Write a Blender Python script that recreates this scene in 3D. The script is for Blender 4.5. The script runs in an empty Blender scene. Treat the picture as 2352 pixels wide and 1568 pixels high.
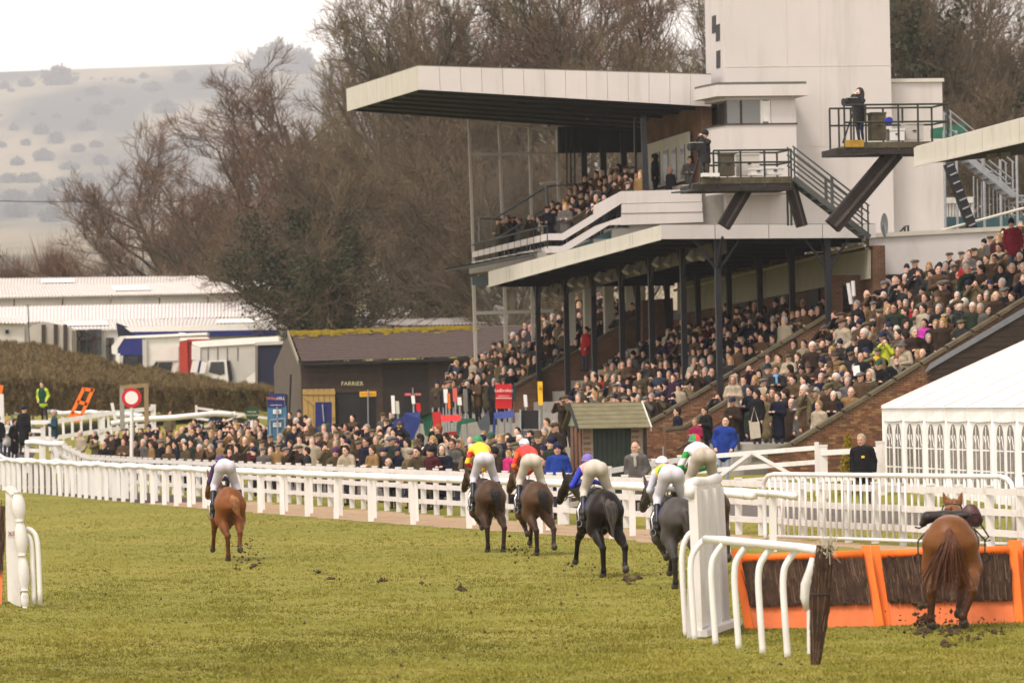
import bpy, math, random
import numpy as np
from mathutils import Vector, Matrix
random.seed(7); RNG = np.random.default_rng(11)
sc = bpy.context.scene
COL = sc.collection
R_ = math.radians
# ------------------------------------------------------------------ camera
FPX = 13067.0                      # focal length in units of a 2352 x 1568 picture
CAM = np.array([0.0, 0.0, 3.3])
PITCH, ROLL = 0.01018, 0.020
_f = np.array([0, math.cos(PITCH), math.sin(PITCH)]); _r = np.array([1.0, 0, 0]); _u = np.array([0, -math.sin(PITCH), math.cos(PITCH)])
CR = math.cos(ROLL) * _r - math.sin(ROLL) * _u
CU = math.cos(ROLL) * _u + math.sin(ROLL) * _r
cam_d = bpy.data.cameras.new('camera'); cam = bpy.data.objects.new('camera', cam_d); COL.objects.link(cam)
cam_d.sensor_width = 36.0; cam_d.lens = 36.0 * FPX / 2352.0
cam_d.clip_start = 1.0; cam_d.clip_end = 40000
cam.matrix_world = Matrix(((CR[0], CU[0], -_f[0], CAM[0]), (CR[1], CU[1], -_f[1], CAM[1]), (CR[2], CU[2], -_f[2], CAM[2]), (0, 0, 0, 1)))
sc.camera = cam
cam_d.dof.use_dof = True; cam_d.dof.focus_distance = 112.0; cam_d.dof.aperture_fstop = 4.5
# ------------------------------------------------------------------ sky, sun, exposure
SUN_EL, SUN_AZ = R_(57), R_(218)      # azimuth measured clockwise from +Y: behind the camera, to its left
w = bpy.data.worlds.new('World'); sc.world = w; w.use_nodes = True
nt = w.node_tree; nt.nodes.clear()
sky = nt.nodes.new('ShaderNodeTexSky'); sky.sky_type = 'NISHITA'; sky.sun_disc = False
sky.sun_elevation = SUN_EL; sky.sun_rotation = SUN_AZ; sky.air_density = 2.0; sky.dust_density = 1.0; sky.ozone_density = 1.0
hsv = nt.nodes.new('ShaderNodeHueSaturation'); hsv.inputs['Saturation'].default_value = 0.12
mixw = nt.nodes.new('ShaderNodeMix'); mixw.data_type = 'RGBA'; mixw.blend_type = 'MULTIPLY'; mixw.inputs['Factor'].default_value = 1.0
mixw.inputs['B'].default_value = (1.0, 0.91, 0.855, 1)
bg = nt.nodes.new('ShaderNodeBackground'); bg.inputs['Strength'].default_value = 0.148
out = nt.nodes.new('ShaderNodeOutputWorld')
nt.links.new(sky.outputs[0], hsv.inputs['Color']); nt.links.new(hsv.outputs[0], mixw.inputs['A']); nt.links.new(mixw.outputs['Result'], bg.inputs[0]); nt.links.new(bg.outputs[0], out.inputs[0])
sun_d = bpy.data.lights.new('sun', 'SUN'); sun_d.energy = 1.5; sun_d.angle = R_(14); sun_d.color = (1.0, 0.90, 0.80)
sun = bpy.data.objects.new('sun', sun_d); COL.objects.link(sun)
_sd = Vector((math.sin(SUN_AZ) * math.cos(SUN_EL), math.cos(SUN_AZ) * math.cos(SUN_EL), math.sin(SUN_EL)))
sun.rotation_euler = _sd.to_track_quat('Z', 'Y').to_euler()
sc.view_settings.view_transform = 'Standard'; sc.view_settings.look = 'None'; sc.view_settings.gamma = 1.0; sc.view_settings.use_curve_mapping = False
sc.view_settings.exposure = 0.97
sc.cycles.use_denoising = True
sc.cycles.max_bounces = 5; sc.cycles.diffuse_bounces = 2; sc.cycles.glossy_bounces = 2; sc.cycles.transmission_bounces = 4
sc.cycles.transparent_max_bounces = 12; sc.cycles.volume_bounces = 0
sc.cycles.use_adaptive_sampling = True; sc.cycles.adaptive_threshold = 0.02

# ------------------------------------------------------------------ geometry of the place
def ray(x, y):
    return _f + (x - 1176.0) / FPX * CR + (784.0 - y) / FPX * CU
def P(x, y, Y):
    v = ray(x, y); return CAM + v * (Y / v[1])
def G(x, y, z=0.0):
    v = ray(x, y); return CAM + v * ((z - CAM[2]) / v[2])
TH = math.atan(0.17)
EU = np.array([math.cos(TH), math.sin(TH), 0.0]); EA = np.array([-math.sin(TH), math.cos(TH), 0.0]); EZ = np.array([0, 0, 1.0])
O_ST = P(1815, 1022, 172.0); O_ST[2] = 0
def S(u, a, z): return O_ST + EU * u + EA * a + EZ * z
def Pa(x, y, a):
    v = ray(x, y); t = (a - np.dot(CAM - O_ST, EA)) / np.dot(v, EA); return CAM + v * t
def Pu(x, y, u):
    v = ray(x, y); t = (u - np.dot(CAM - O_ST, EU)) / np.dot(v, EU); return CAM + v * t
def UAZ(p): q = np.asarray(p) - O_ST; return np.dot(q, EU), np.dot(q, EA), p[2]
# the line of the spectators' fence, X by Y
FENCE = np.array([(15.5, 92), (12.5, 104), (10.3, 114.5), (6.96, 127), (5.7, 133), (3.7, 140.5), (1.74, 147), (-13.8, 217), (-20.8, 255), (-25, 290)])
def fence_x(Y): return np.interp(Y, FENCE[:, 1], FENCE[:, 0])
def sstep(a, b, x):
    t = np.clip((x - a) / (b - a), 0, 1); return t * t * (3 - 2 * t)
def terrain(X, Y):
    X = np.asarray(X, float); Y = np.asarray(Y, float)
    d = np.maximum((X - fence_x(Y)) * 0.97 - 0.4, 0)
    z = 1.15 * (1 - np.exp(-d / 8.0)) * sstep(85, 110, Y)
    left = sstep(0.03, 0.055, -X / np.maximum(Y, 1))
    r1 = np.clip((Y - 240) * 0.05, 0, 1.25) * left + np.clip(Y - 265, 0, 400) * 0.03 * left
    r2 = np.clip(Y - 300, 0, 365) * 0.03 * (1 - left)
    hill = 205 * np.clip((Y - 660) / 6000, 0, 1) ** 1.3 + 500 * sstep(6450, 12000, Y) * (0.965 + 0.035 * np.sin(X / 1050.0 + 0.6)) - 60 * sstep(11900, 13600, Y)
    return z + r1 + r2 + hill
def on_ground(x, Y):
    """point on the terrain at picture column x and distance Y"""
    X = (x - 1176) / FPX * Y
    for _ in range(3):
        z = float(terrain(X, Y)); yy = 917 - 0.02 * (x - 1176) + (3.3 - z) * FPX / Y
        X = P(x, yy, Y)[0]
    return np.array([X, Y, float(terrain(X, Y))])

# ------------------------------------------------------------------ materials
MATS = {}
def mat(name, col, rough=0.7, var=0.12, scale=3.0, bump=0.0, bscale=40.0, spec=0.3, stain=None, st_scale=1.0, st_amt=0.0, metal=0.0, detail=6.0, st_z=0.35):
    if name in MATS: return MATS[name]
    m = bpy.data.materials.new(name); m.use_nodes = True; t = m.node_tree; b = t.nodes['Principled BSDF']
    b.inputs['Roughness'].default_value = rough; b.inputs['Specular IOR Level'].default_value = spec; b.inputs['Metallic'].default_value = metal
    geo = t.nodes.new('ShaderNodeNewGeometry')
    n = t.nodes.new('ShaderNodeTexNoise'); n.inputs['Scale'].default_value = scale; n.inputs['Detail'].default_value = detail; n.inputs['Roughness'].default_value = 0.65
    t.links.new(geo.outputs['Position'], n.inputs['Vector'])
    mx = t.nodes.new('ShaderNodeMix'); mx.data_type = 'RGBA'
    c = np.array(col)
    mx.inputs['A'].default_value = (*np.clip(c * (1 - var), 0, 1), 1); mx.inputs['B'].default_value = (*np.clip(c * (1 + var), 0, 1), 1)
    mr = t.nodes.new('ShaderNodeMapRange'); mr.inputs[1].default_value = 0.3; mr.inputs[2].default_value = 0.7
    t.links.new(n.outputs['Fac'], mr.inputs[0]); t.links.new(mr.outputs[0], mx.inputs['Factor'])
    last = mx.outputs['Result']
    if stain is not None:
        n2 = t.nodes.new('ShaderNodeTexNoise'); n2.inputs['Scale'].default_value = st_scale; n2.inputs['Detail'].default_value = 8; n2.inputs['Roughness'].default_value = 0.7
        mp = t.nodes.new('ShaderNodeVectorMath'); mp.operation = 'MULTIPLY'; mp.inputs[1].default_value = (1, 1, st_z)
        t.links.new(geo.outputs['Position'], mp.inputs[0]); t.links.new(mp.outputs[0], n2.inputs['Vector'])
        r2 = t.nodes.new('ShaderNodeMapRange'); r2.inputs[1].default_value = 0.52; r2.inputs[2].default_value = 0.75; r2.inputs[4].default_value = st_amt
        m2 = t.nodes.new('ShaderNodeMix'); m2.data_type = 'RGBA'; m2.inputs['B'].default_value = (*stain, 1)
        t.links.new(n2.outputs['Fac'], r2.inputs[0]); t.links.new(r2.outputs[0], m2.inputs['Factor']); t.links.new(last, m2.inputs['A']); last = m2.outputs['Result']
    t.links.new(last, b.inputs['Base Color'])
    if bump:
        nb = t.nodes.new('ShaderNodeTexNoise'); nb.inputs['Scale'].default_value = bscale; nb.inputs['Detail'].default_value = 5
        t.links.new(geo.outputs['Position'], nb.inputs['Vector'])
        bp = t.nodes.new('ShaderNodeBump'); bp.inputs['Strength'].default_value = 1.0; bp.inputs['Distance'].default_value = bump
        t.links.new(nb.outputs['Fac'], bp.inputs['Height']); t.links.new(bp.outputs[0], b.inputs['Normal'])
    MATS[name] = m; return m
def cloth_mat(name, var=0.25, rough=0.85, scale=9.0):
    """colour from the object, woven unevenness from noise"""
    if name in MATS: return MATS[name]
    m = bpy.data.materials.new(name); m.use_nodes = True; t = m.node_tree; b = t.nodes['Principled BSDF']
    b.inputs['Roughness'].default_value = rough; b.inputs['Specular IOR Level'].default_value = 0.15
    oi = t.nodes.new('ShaderNodeObjectInfo'); tc = t.nodes.new('ShaderNodeNewGeometry')
    n = t.nodes.new('ShaderNodeTexNoise'); n.inputs['Scale'].default_value = scale; n.inputs['Detail'].default_value = 5
    t.links.new(tc.outputs['Position'], n.inputs['Vector'])
    mr = t.nodes.new('ShaderNodeMapRange'); mr.inputs[1].default_value = 0.3; mr.inputs[2].default_value = 0.7; mr.inputs[3].default_value = 1 - var; mr.inputs[4].default_value = 1 + var
    vm = t.nodes.new('ShaderNodeVectorMath'); vm.operation = 'SCALE'
    t.links.new(n.outputs['Fac'], mr.inputs[0]); t.links.new(oi.outputs['Color'], vm.inputs[0]); t.links.new(mr.outputs[0], vm.inputs['Scale']); t.links.new(vm.outputs[0], b.inputs['Base Color'])
    MATS[name] = m; return m
def ramp_random_mat(name, cols, rough=0.8):
    """one of several real colours by object"""
    if name in MATS: return MATS[name]
    m = bpy.data.materials.new(name); m.use_nodes = True; t = m.node_tree; b = t.nodes['Principled BSDF']; b.inputs['Roughness'].default_value = rough; b.inputs['Specular IOR Level'].default_value = 0.2
    oi = t.nodes.new('ShaderNodeObjectInfo'); r = t.nodes.new('ShaderNodeValToRGB'); r.color_ramp.interpolation = 'CONSTANT'
    el = r.color_ramp.elements
    for i, c in enumerate(cols):
        e = el[i] if i < 2 else el.new(i / len(cols))
        e.position = i / len(cols); e.color = (*c, 1)
    t.links.new(oi.outputs['Random'], r.inputs[0]); t.links.new(r.outputs[0], b.inputs['Base Color'])
    MATS[name] = m; return m
def attr_mat(name, rough=0.85):
    m = bpy.data.materials.new(name); m.use_nodes = True; t = m.node_tree; b = t.nodes['Principled BSDF']; b.inputs['Roughness'].default_value = rough; b.inputs['Specular IOR Level'].default_value = 0.15
    a = t.nodes.new('ShaderNodeAttribute'); a.attribute_name = 'Col'; t.links.new(a.outputs['Color'], b.inputs['Base Color']); MATS[name] = m; return m
def brick_mat(name, c1, c2, mortar):
    """for walls too far off to tell the bricks apart; object coordinates: x or y along the wall, z up"""
    m = bpy.data.materials.new(name); m.use_nodes = True; t = m.node_tree; b = t.nodes['Principled BSDF']; b.inputs['Roughness'].default_value = 0.9; b.inputs['Specular IOR Level'].default_value = 0.1
    tc = t.nodes.new('ShaderNodeTexCoord'); sp = t.nodes.new('ShaderNodeSeparateXYZ'); ad = t.nodes.new('ShaderNodeMath'); cb = t.nodes.new('ShaderNodeCombineXYZ')
    t.links.new(tc.outputs['Object'], sp.inputs[0]); t.links.new(sp.outputs[0], ad.inputs[0]); t.links.new(sp.outputs[1], ad.inputs[1]); t.links.new(ad.outputs[0], cb.inputs[0]); t.links.new(sp.outputs[2], cb.inputs[1])
    bt = t.nodes.new('ShaderNodeTexBrick'); bt.inputs['Scale'].default_value = 1.0; bt.inputs['Brick Width'].default_value = 0.225; bt.inputs['Row Height'].default_value = 0.075; bt.inputs['Mortar Size'].default_value = 0.008
    bt.inputs['Color1'].default_value = (*c1, 1); bt.inputs['Color2'].default_value = (*c2, 1); bt.inputs['Mortar'].default_value = (*mortar, 1)
    t.links.new(cb.outputs[0], bt.inputs['Vector'])
    n = t.nodes.new('ShaderNodeTexNoise'); n.inputs['Scale'].default_value = 0.9; n.inputs['Detail'].default_value = 8; t.links.new(tc.outputs['Object'], n.inputs['Vector'])
    mr = t.nodes.new('ShaderNodeMapRange'); mr.inputs[1].default_value = 0.3; mr.inputs[2].default_value = 0.7; mr.inputs[3].default_value = 0.6; mr.inputs[4].default_value = 1.25
    vm = t.nodes.new('ShaderNodeVectorMath'); vm.operation = 'SCALE'; t.links.new(n.outputs[0], mr.inputs[0]); t.links.new(bt.outputs['Color'], vm.inputs[0]); t.links.new(mr.outputs[0], vm.inputs['Scale']); t.links.new(vm.outputs[0], b.inputs['Base Color'])
    bp = t.nodes.new('ShaderNodeBump'); bp.inputs['Distance'].default_value = 0.01; bp.invert = True; t.links.new(bt.outputs['Fac'], bp.inputs['Height']); t.links.new(bp.outputs[0], b.inputs['Normal'])
    MATS[name] = m; return m
def glass_mat(name, tint=(0.8, 0.85, 0.85), alpha=0.3, rough=0.1):
    m = bpy.data.materials.new(name); m.use_nodes = True; t = m.node_tree; b = t.nodes['Principled BSDF']
    b.inputs['Base Color'].default_value = (*tint, 1); b.inputs['Alpha'].default_value = alpha; b.inputs['Roughness'].default_value = rough; b.inputs['Specular IOR Level'].default_value = 0.6
    MATS[name] = m; return m

# ------------------------------------------------------------------ mesh building
ORG = {}
def mesh_np(name, V, F, mats=(), fm=None, smooth=False):
    me = bpy.data.meshes.new(name)
    V = np.asarray(V, np.float32)
    if isinstance(F, np.ndarray):
        n, k = F.shape
        me.vertices.add(len(V)); me.vertices.foreach_set('co', V.ravel())
        me.loops.add(n * k); me.loops.foreach_set('vertex_index', F.ravel().astype(np.int32))
        me.polygons.add(n); me.polygons.foreach_set('loop_start', np.arange(0, n * k, k, dtype=np.int32))
        me.update(calc_edges=True)
    else:
        me.from_pydata(V.tolist(), [], F); me.update()
    for m in mats: me.materials.append(m)
    if fm is not None: me.polygons.foreach_set('material_index', np.asarray(fm, np.int32))
    if smooth: me.polygons.foreach_set('use_smooth', np.ones(len(me.polygons), bool))
    me.validate(); return me
def link(name, data, parent=None, loc=None, label=None, cat=None, group=None, kind=None, color=None, rotz=None):
    o = bpy.data.objects.new(name, data); COL.objects.link(o)
    if parent is not None: o.parent = parent
    if loc is not None: o.location = [float(c) for c in loc]
    if rotz is not None: o.rotation_euler = (0, 0, rotz)
    if label: o['label'] = label
    if cat: o['category'] = cat
    if group: o['group'] = group
    if kind: o['kind'] = kind
    if color is not None: o.color = (*color, 1)
    return o
def thing(name, label, cat, loc, group=None, rotz=None):
    loc = np.asarray(loc, float); o = link(name, None, None, loc, label, cat, group, kind='thing', rotz=rotz); o.empty_display_size = 0.3
    ORG[o.name] = loc; return o
class MB:
    def __init__(s): s.v = []; s.f = []; s.m = []
    def add(s, V, F, mi=0):
        b = len(s.v); s.v += [tuple(map(float, p)) for p in V]; s.f += [tuple(b + i for i in f) for f in F]; s.m += [mi] * len(F); return s
    def hexa(s, c, mi=0):      # c: 4 bottom (ccw from above) + 4 top
        return s.add(c, [(3, 2, 1, 0), (4, 5, 6, 7), (0, 1, 5, 4), (1, 2, 6, 5), (2, 3, 7, 6), (3, 0, 4, 7)], mi)
    def box(s, c, h, ax=None, mi=0):
        c = np.asarray(c, float); X, Y, Z = ax if ax is not None else (np.array([1., 0, 0]), np.array([0, 1., 0]), np.array([0, 0, 1.]))
        X = X * h[0]; Y = Y * h[1]; Z = Z * h[2]
        return s.hexa([c - X - Y - Z, c + X - Y - Z, c + X + Y - Z, c - X + Y - Z, c - X - Y + Z, c + X - Y + Z, c + X + Y + Z, c - X + Y + Z], mi)
    def sbox(s, u0, u1, a0, a1, z0, z1, mi=0):   # box in the stand's frame
        return s.hexa([S(u0, a0, z0), S(u1, a0, z0), S(u1, a1, z0), S(u0, a1, z0), S(u0, a0, z1), S(u1, a0, z1), S(u1, a1, z1), S(u0, a1, z1)], mi)
    def beam(s, p0, p1, wd, ht, up=(0, 0, 1), mi=0):
        p0 = np.asarray(p0, float); p1 = np.asarray(p1, float); d = p1 - p0; L = np.linalg.norm(d); d /= L
        up = np.asarray(up, float); x = np.cross(d, up)
        if np.linalg.norm(x) < 1e-4: x = np.cross(d, np.array([1., 0, 0]))
        x /= np.linalg.norm(x); y = np.cross(x, d)
        return s.box((p0 + p1) / 2, (wd / 2, L / 2, ht / 2), (x, d, y), mi)
    def tube(s, pts, r, k=8, mi=0, cap=True):
        pts = np.asarray(pts, float); n = len(pts); r = np.broadcast_to(np.asarray(r, float), (n,))
        T = np.gradient(pts, axis=0); T /= np.linalg.norm(T, axis=1)[:, None] + 1e-9
        ref = np.array([0.31, 0.17, 0.93]) if abs(T[0][2]) < 0.9 else np.array([0.93, 0.21, 0.1])
        V = []
        for i in range(n):
            x = np.cross(T[i], ref); x /= np.linalg.norm(x); y = np.cross(T[i], x)
            for j in range(k):
                a = 2 * math.pi * j / k; V.append(pts[i] + r[i] * (math.cos(a) * x + math.sin(a) * y))
        F = [(i * k + j, (i + 1) * k + j, (i + 1) * k + (j + 1) % k, i * k + (j + 1) % k) for i in range(n - 1) for j in range(k)]
        if cap: F += [tuple(range(k)), tuple((n - 1) * k + j for j in reversed(range(k)))]
        return s.add(V, F, mi)
    def prism(s, poly, vec, mi=0):
        poly = [np.asarray(p, float) for p in poly]; vec = np.asarray(vec, float); n = len(poly)
        nrm = np.zeros(3)
        for i in range(n): nrm += np.cross(poly[i], poly[(i + 1) % n])
        if np.dot(nrm, vec) > 0: poly = poly[::-1]
        V = poly + [p + vec for p in poly]
        F = [tuple(range(n)), tuple(range(2 * n - 1, n - 1, -1))] + [(i, i + n, (i + 1) % n + n, (i + 1) % n) for i in range(n)]
        return s.add(V, F, mi)
    def pan(s, pix, a, th, mi=0):                 # a panel drawn in the plane a = const of the stand, th thick away from the viewer
        return s.prism([Pa(x, y, a) for x, y in pix], EA * th, mi)
    def build(s, name, m, parent=None, smooth=False, **kw):
        root = parent
        while root is not None and root.parent is not None: root = root.parent
        org = ORG[root.name] if root is not None else kw.pop('org', np.zeros(3))
        V = np.array(s.v) - org
        ms = m if isinstance(m, (list, tuple)) else [m]
        me = mesh_np(name, V, s.f, ms, s.m, smooth)
        o = link(name, me, parent, loc=(None if parent is not None else org), **kw)
        if parent is None: ORG[o.name] = np.asarray(org, float)
        return o
def copy_at(o, loc, parent=None, rot=None, scale=None):
    c = o.copy(); COL.objects.link(c); c.parent = parent if parent is not None else o.parent; c.location = [float(x) for x in loc]
    if rot is not None: c.rotation_euler = rot
    if scale is not None: c.scale = scale
    return c
def text_mesh(txt, size, name='lettering', extrude=0.004, spacing=1.0):
    cu = bpy.data.curves.new(name, 'FONT'); cu.body = txt; cu.size = size; cu.extrude = extrude; cu.align_x = 'CENTER'; cu.align_y = 'CENTER'; cu.space_character = spacing; cu.resolution_u = 2
    o = bpy.data.objects.new(name, cu); COL.objects.link(o); dg = bpy.context.evaluated_depsgraph_get(); dg.update()
    me = bpy.data.meshes.new_from_object(o.evaluated_get(dg)); bpy.data.objects.remove(o); return me
def lettering(txt, size, center, xdir, updir, m, parent, label=None, spacing=1.0, bold=0.0):
    me = text_mesh(txt, size, spacing=spacing); me.materials.clear(); me.materials.append(m)
    root = parent
    while root.parent is not None: root = root.parent
    X = np.asarray(xdir, float); X /= np.linalg.norm(X); U = np.asarray(updir, float); U -= X * np.dot(U, X); U /= np.linalg.norm(U); N = np.cross(X, U)
    o = link('lettering', me, parent, label=label)
    c = np.asarray(center) - ORG[root.name]
    o.matrix_local = Matrix(((X[0], U[0], N[0], c[0]), (X[1], U[1], N[1], c[1]), (X[2], U[2], N[2], c[2]), (0, 0, 0, 1)))
    return o
# ------------------------------------------------------------------ organic bodies: one continuous skin round a set of bones
def surface_nets(Fd, org, h):
    nx, ny, nz = Fd.shape; Sg = Fd < 0
    c = np.zeros((nx - 1, ny - 1, nz - 1, 3), np.float32); n = np.zeros((nx - 1, ny - 1, nz - 1), np.float32)
    cor = [(i, j, k) for i in (0, 1) for j in (0, 1) for k in (0, 1)]
    sl = lambda o: (slice(o[0], nx - 1 + o[0]), slice(o[1], ny - 1 + o[1]), slice(o[2], nz - 1 + o[2]))
    for p in cor:
        for ax in range(3):
            if p[ax]: continue
            q = list(p); q[ax] = 1
            fp, fq = Fd[sl(p)], Fd[sl(tuple(q))]; m = (fp < 0) != (fq < 0)
            if not m.any(): continue
            t = fp[m] / (fp[m] - fq[m]); add = np.tile(np.array(p, np.float32), (len(t), 1)); add[:, ax] += t
            c[m] += add; n[m] += 1
    act = n > 0; idx = -np.ones(act.shape, np.int64); idx[act] = np.arange(act.sum())
    cells = np.argwhere(act); V = (cells + c[act] / n[act][:, None]) * h + org
    Q = []
    for ax in range(3):
        b, d = [(1, 2), (2, 0), (0, 1)][ax]
        s0 = [slice(None)] * 3; s1 = [slice(None)] * 3; s0[ax] = slice(0, -1); s1[ax] = slice(1, None)
        A, B = Sg[tuple(s0)], Sg[tuple(s1)]; e = np.argwhere(A != B)
        e = e[(e[:, b] > 0) & (e[:, d] > 0) & (e[:, b] < Fd.shape[b] - 1) & (e[:, d] < Fd.shape[d] - 1)]
        fl = A[tuple(e.T)]
        def at(db, dd):
            q = e.copy(); q[:, b] += db; q[:, d] += dd; return idx[tuple(q.T)]
        quad = np.stack([at(-1, -1), at(0, -1), at(0, 0), at(-1, 0)], 1)
        quad[~fl] = quad[~fl][:, ::-1]; Q.append(quad)
    return V, np.concatenate(Q)
def sdf_body(prims, h, k=0.04, pad=0.06):
    """prims: (p0, p1, r0, r1, label[, (sx,sy,sz)[, k]]) tapered bones, fused smoothly; returns verts, quads, label of each face"""
    lo = np.min([np.minimum(np.array(p[0]) - p[2] * 1.5, np.array(p[1]) - p[3] * 1.5) for p in prims], 0) - pad
    hi = np.max([np.maximum(np.array(p[0]) + p[2] * 1.5, np.array(p[1]) + p[3] * 1.5) for p in prims], 0) + pad
    n = np.ceil((hi - lo) / h).astype(int) + 1
    gx, gy, gz = [(lo[i] + h * np.arange(n[i])).astype(np.float32) for i in range(3)]
    D = np.full(n, 9.0, np.float32); best = np.full(n, 9.0, np.float32); lab = np.zeros(n, np.int16)
    for p in prims:
        p0, p1 = np.array(p[0], float), np.array(p[1], float); r0, r1, lb = p[2], p[3], p[4]
        s = np.array(p[5]) if len(p) > 5 and p[5] is not None else np.ones(3); kk = p[6] if len(p) > 6 else k
        c = (p0 + p1) / 2; ext = np.abs(p1 - p0) / 2 + max(r0, r1) * np.maximum(s, 1) + 0.25
        i0 = np.maximum(((c - ext - lo) / h).astype(int), 0); i1 = np.minimum(((c + ext - lo) / h).astype(int) + 2, n)
        sl = tuple(slice(a, b) for a, b in zip(i0, i1))
        q = np.stack(np.meshgrid(gx[sl[0]], gy[sl[1]], gz[sl[2]], indexing='ij'), -1)
        q = (q - c) / s; a0 = (p0 - c) / s; ab = (p1 - p0) / s; L2 = max(float(ab @ ab), 1e-9)
        t = np.clip(((q - a0) @ ab) / L2, 0, 1)
        di = (np.linalg.norm(q - a0 - t[..., None] * ab, axis=-1) - (r0 + (r1 - r0) * t)) * float(np.min(s))
        cur = D[sl]; hh = np.maximum(kk - np.abs(cur - di), 0) / max(kk, 1e-6)
        D[sl] = np.minimum(cur, di) - hh * hh * kk * 0.25
        b = best[sl]; l = lab[sl]; m = di < b; b[m] = di[m]; l[m] = lb
    V, Q = surface_nets(D, lo, h)
    fc = V[Q].mean(1); ii = np.clip(np.rint((fc - lo) / h).astype(int), 0, n - 1)
    return V, Q, lab[tuple(ii.T)]
# ================================================================== materials shared by many things
WHITE = mat('white_paint', (0.64, 0.615, 0.59), 0.55, 0.05, 2.0, stain=(0.36, 0.31, 0.23), st_scale=2.6, st_amt=0.6, spec=0.35)
WHITE_PVC = mat('white_plastic_rail', (0.70, 0.68, 0.655), 0.4, 0.04, 1.5, stain=(0.44, 0.39, 0.30), st_scale=2.2, st_amt=0.5, spec=0.45)
RENDER = mat('white_render', (0.53, 0.49, 0.47), 0.85, 0.04, 0.5, stain=(0.33, 0.30, 0.25), st_scale=1.1, st_amt=0.5, spec=0.2, st_z=0.10)
CREAM = mat('cream_panel', (0.52, 0.49, 0.43), 0.7, 0.05, 0.8, stain=(0.30, 0.28, 0.20), st_scale=2.0, st_amt=0.6, st_z=0.15)
GREYPANEL = mat('grey_panel', (0.46, 0.43, 0.41), 0.7, 0.06, 0.8, stain=(0.28, 0.26, 0.22), st_scale=1.0, st_amt=0.4)
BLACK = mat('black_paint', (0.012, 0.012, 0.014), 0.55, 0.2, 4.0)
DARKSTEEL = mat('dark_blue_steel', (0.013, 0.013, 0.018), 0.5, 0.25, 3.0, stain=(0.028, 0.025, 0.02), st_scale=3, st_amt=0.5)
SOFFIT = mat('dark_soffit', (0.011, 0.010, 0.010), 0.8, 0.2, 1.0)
RUSTSTEEL = mat('rusty_brown_steel', (0.026, 0.019, 0.017), 0.75, 0.3, 5.0, stain=(0.02, 0.018, 0.016), st_scale=4, st_amt=0.8)
GALV = mat('galvanised_steel', (0.30, 0.31, 0.33), 0.45, 0.15, 6.0, metal=0.4)
GREENRAIL = mat('dark_green_rail', (0.026, 0.03, 0.024), 0.6, 0.25, 5.0)
TEAL = mat('teal_cladding', (0.035, 0.09, 0.10), 0.6, 0.15, 1.5)
MOSSWOOD = mat('mossy_timber', (0.075, 0.062, 0.04), 0.95, 0.35, 3.0, stain=(0.11, 0.115, 0.03), st_scale=2.5, st_amt=0.9, bump=0.01)
MOSSCOPE = mat('mossy_coping', (0.11, 0.09, 0.06), 0.95, 0.35, 3.0, stain=(0.10, 0.10, 0.035), st_scale=1.8, st_amt=0.8, bump=0.01)
DARKWOOD = mat('dark_stained_boards', (0.042, 0.029, 0.023), 0.85, 0.22, 2.0, bump=0.004)
PINE = mat('new_pine_boards', (0.34, 0.22, 0.075), 0.75, 0.12, 4.0)
CONC = mat('concrete', (0.27, 0.25, 0.22), 0.9, 0.15, 2.0, bump=0.004)
BRICKFAR = brick_mat('brick_far', (0.16, 0.075, 0.04), (0.11, 0.05, 0.028), (0.20, 0.16, 0.11))
BRICKA = mat('brick_red', (0.17, 0.075, 0.04), 0.9, 0.35, 9.0, bump=0.004)
BRICKB = mat('brick_brown', (0.11, 0.055, 0.032), 0.9, 0.35, 9.0, bump=0.004)
BRICKC = mat('brick_buff', (0.23, 0.13, 0.06), 0.9, 0.3, 9.0, bump=0.004)
MORTAR = mat('mortar', (0.20, 0.165, 0.12), 0.95, 0.2, 6.0)
GREENDOOR = mat('dark_green_boards', (0.016, 0.026, 0.018), 0.6, 0.25, 4.0)
TARP_BLUE = mat('blue_tarpaulin', (0.02, 0.035, 0.16), 0.5, 0.3, 6.0)
TARP_RED = mat('red_canvas', (0.45, 0.02, 0.02), 0.6, 0.15, 6.0)
TARP_GREEN = mat('green_canvas', (0.02, 0.11, 0.07), 0.6, 0.25, 6.0)
ORANGE = mat('orange_hurdle_paint', (0.85, 0.16, 0.012), 0.55, 0.08, 5.0, stain=(0.45, 0.10, 0.03), st_scale=6, st_amt=0.5)
ORANGE2 = mat('faded_orange_board', (0.66, 0.16, 0.05), 0.7, 0.1, 4.0, stain=(0.25, 0.09, 0.03), st_scale=5, st_amt=0.5)
OCHRE = mat('ochre_board', (0.34, 0.20, 0.025), 0.8, 0.3, 5)
YELLOW = mat('yellow_board', (0.75, 0.42, 0.02), 0.5, 0.05)
BLUEBOARD = mat('blue_board', (0.015, 0.02, 0.12), 0.45, 0.1)
SKYBLUE = mat('light_blue_board', (0.05, 0.15, 0.26), 0.5, 0.1)
REDSIGN = mat('red_sign', (0.50, 0.012, 0.02), 0.45, 0.06)
DARKGLASS = mat('dark_glass', (0.015, 0.017, 0.018), 0.12, 0.1, spec=0.6)
BARK = mat('bark', (0.075, 0.058, 0.042), 0.95, 0.3, 2.0)
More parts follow.
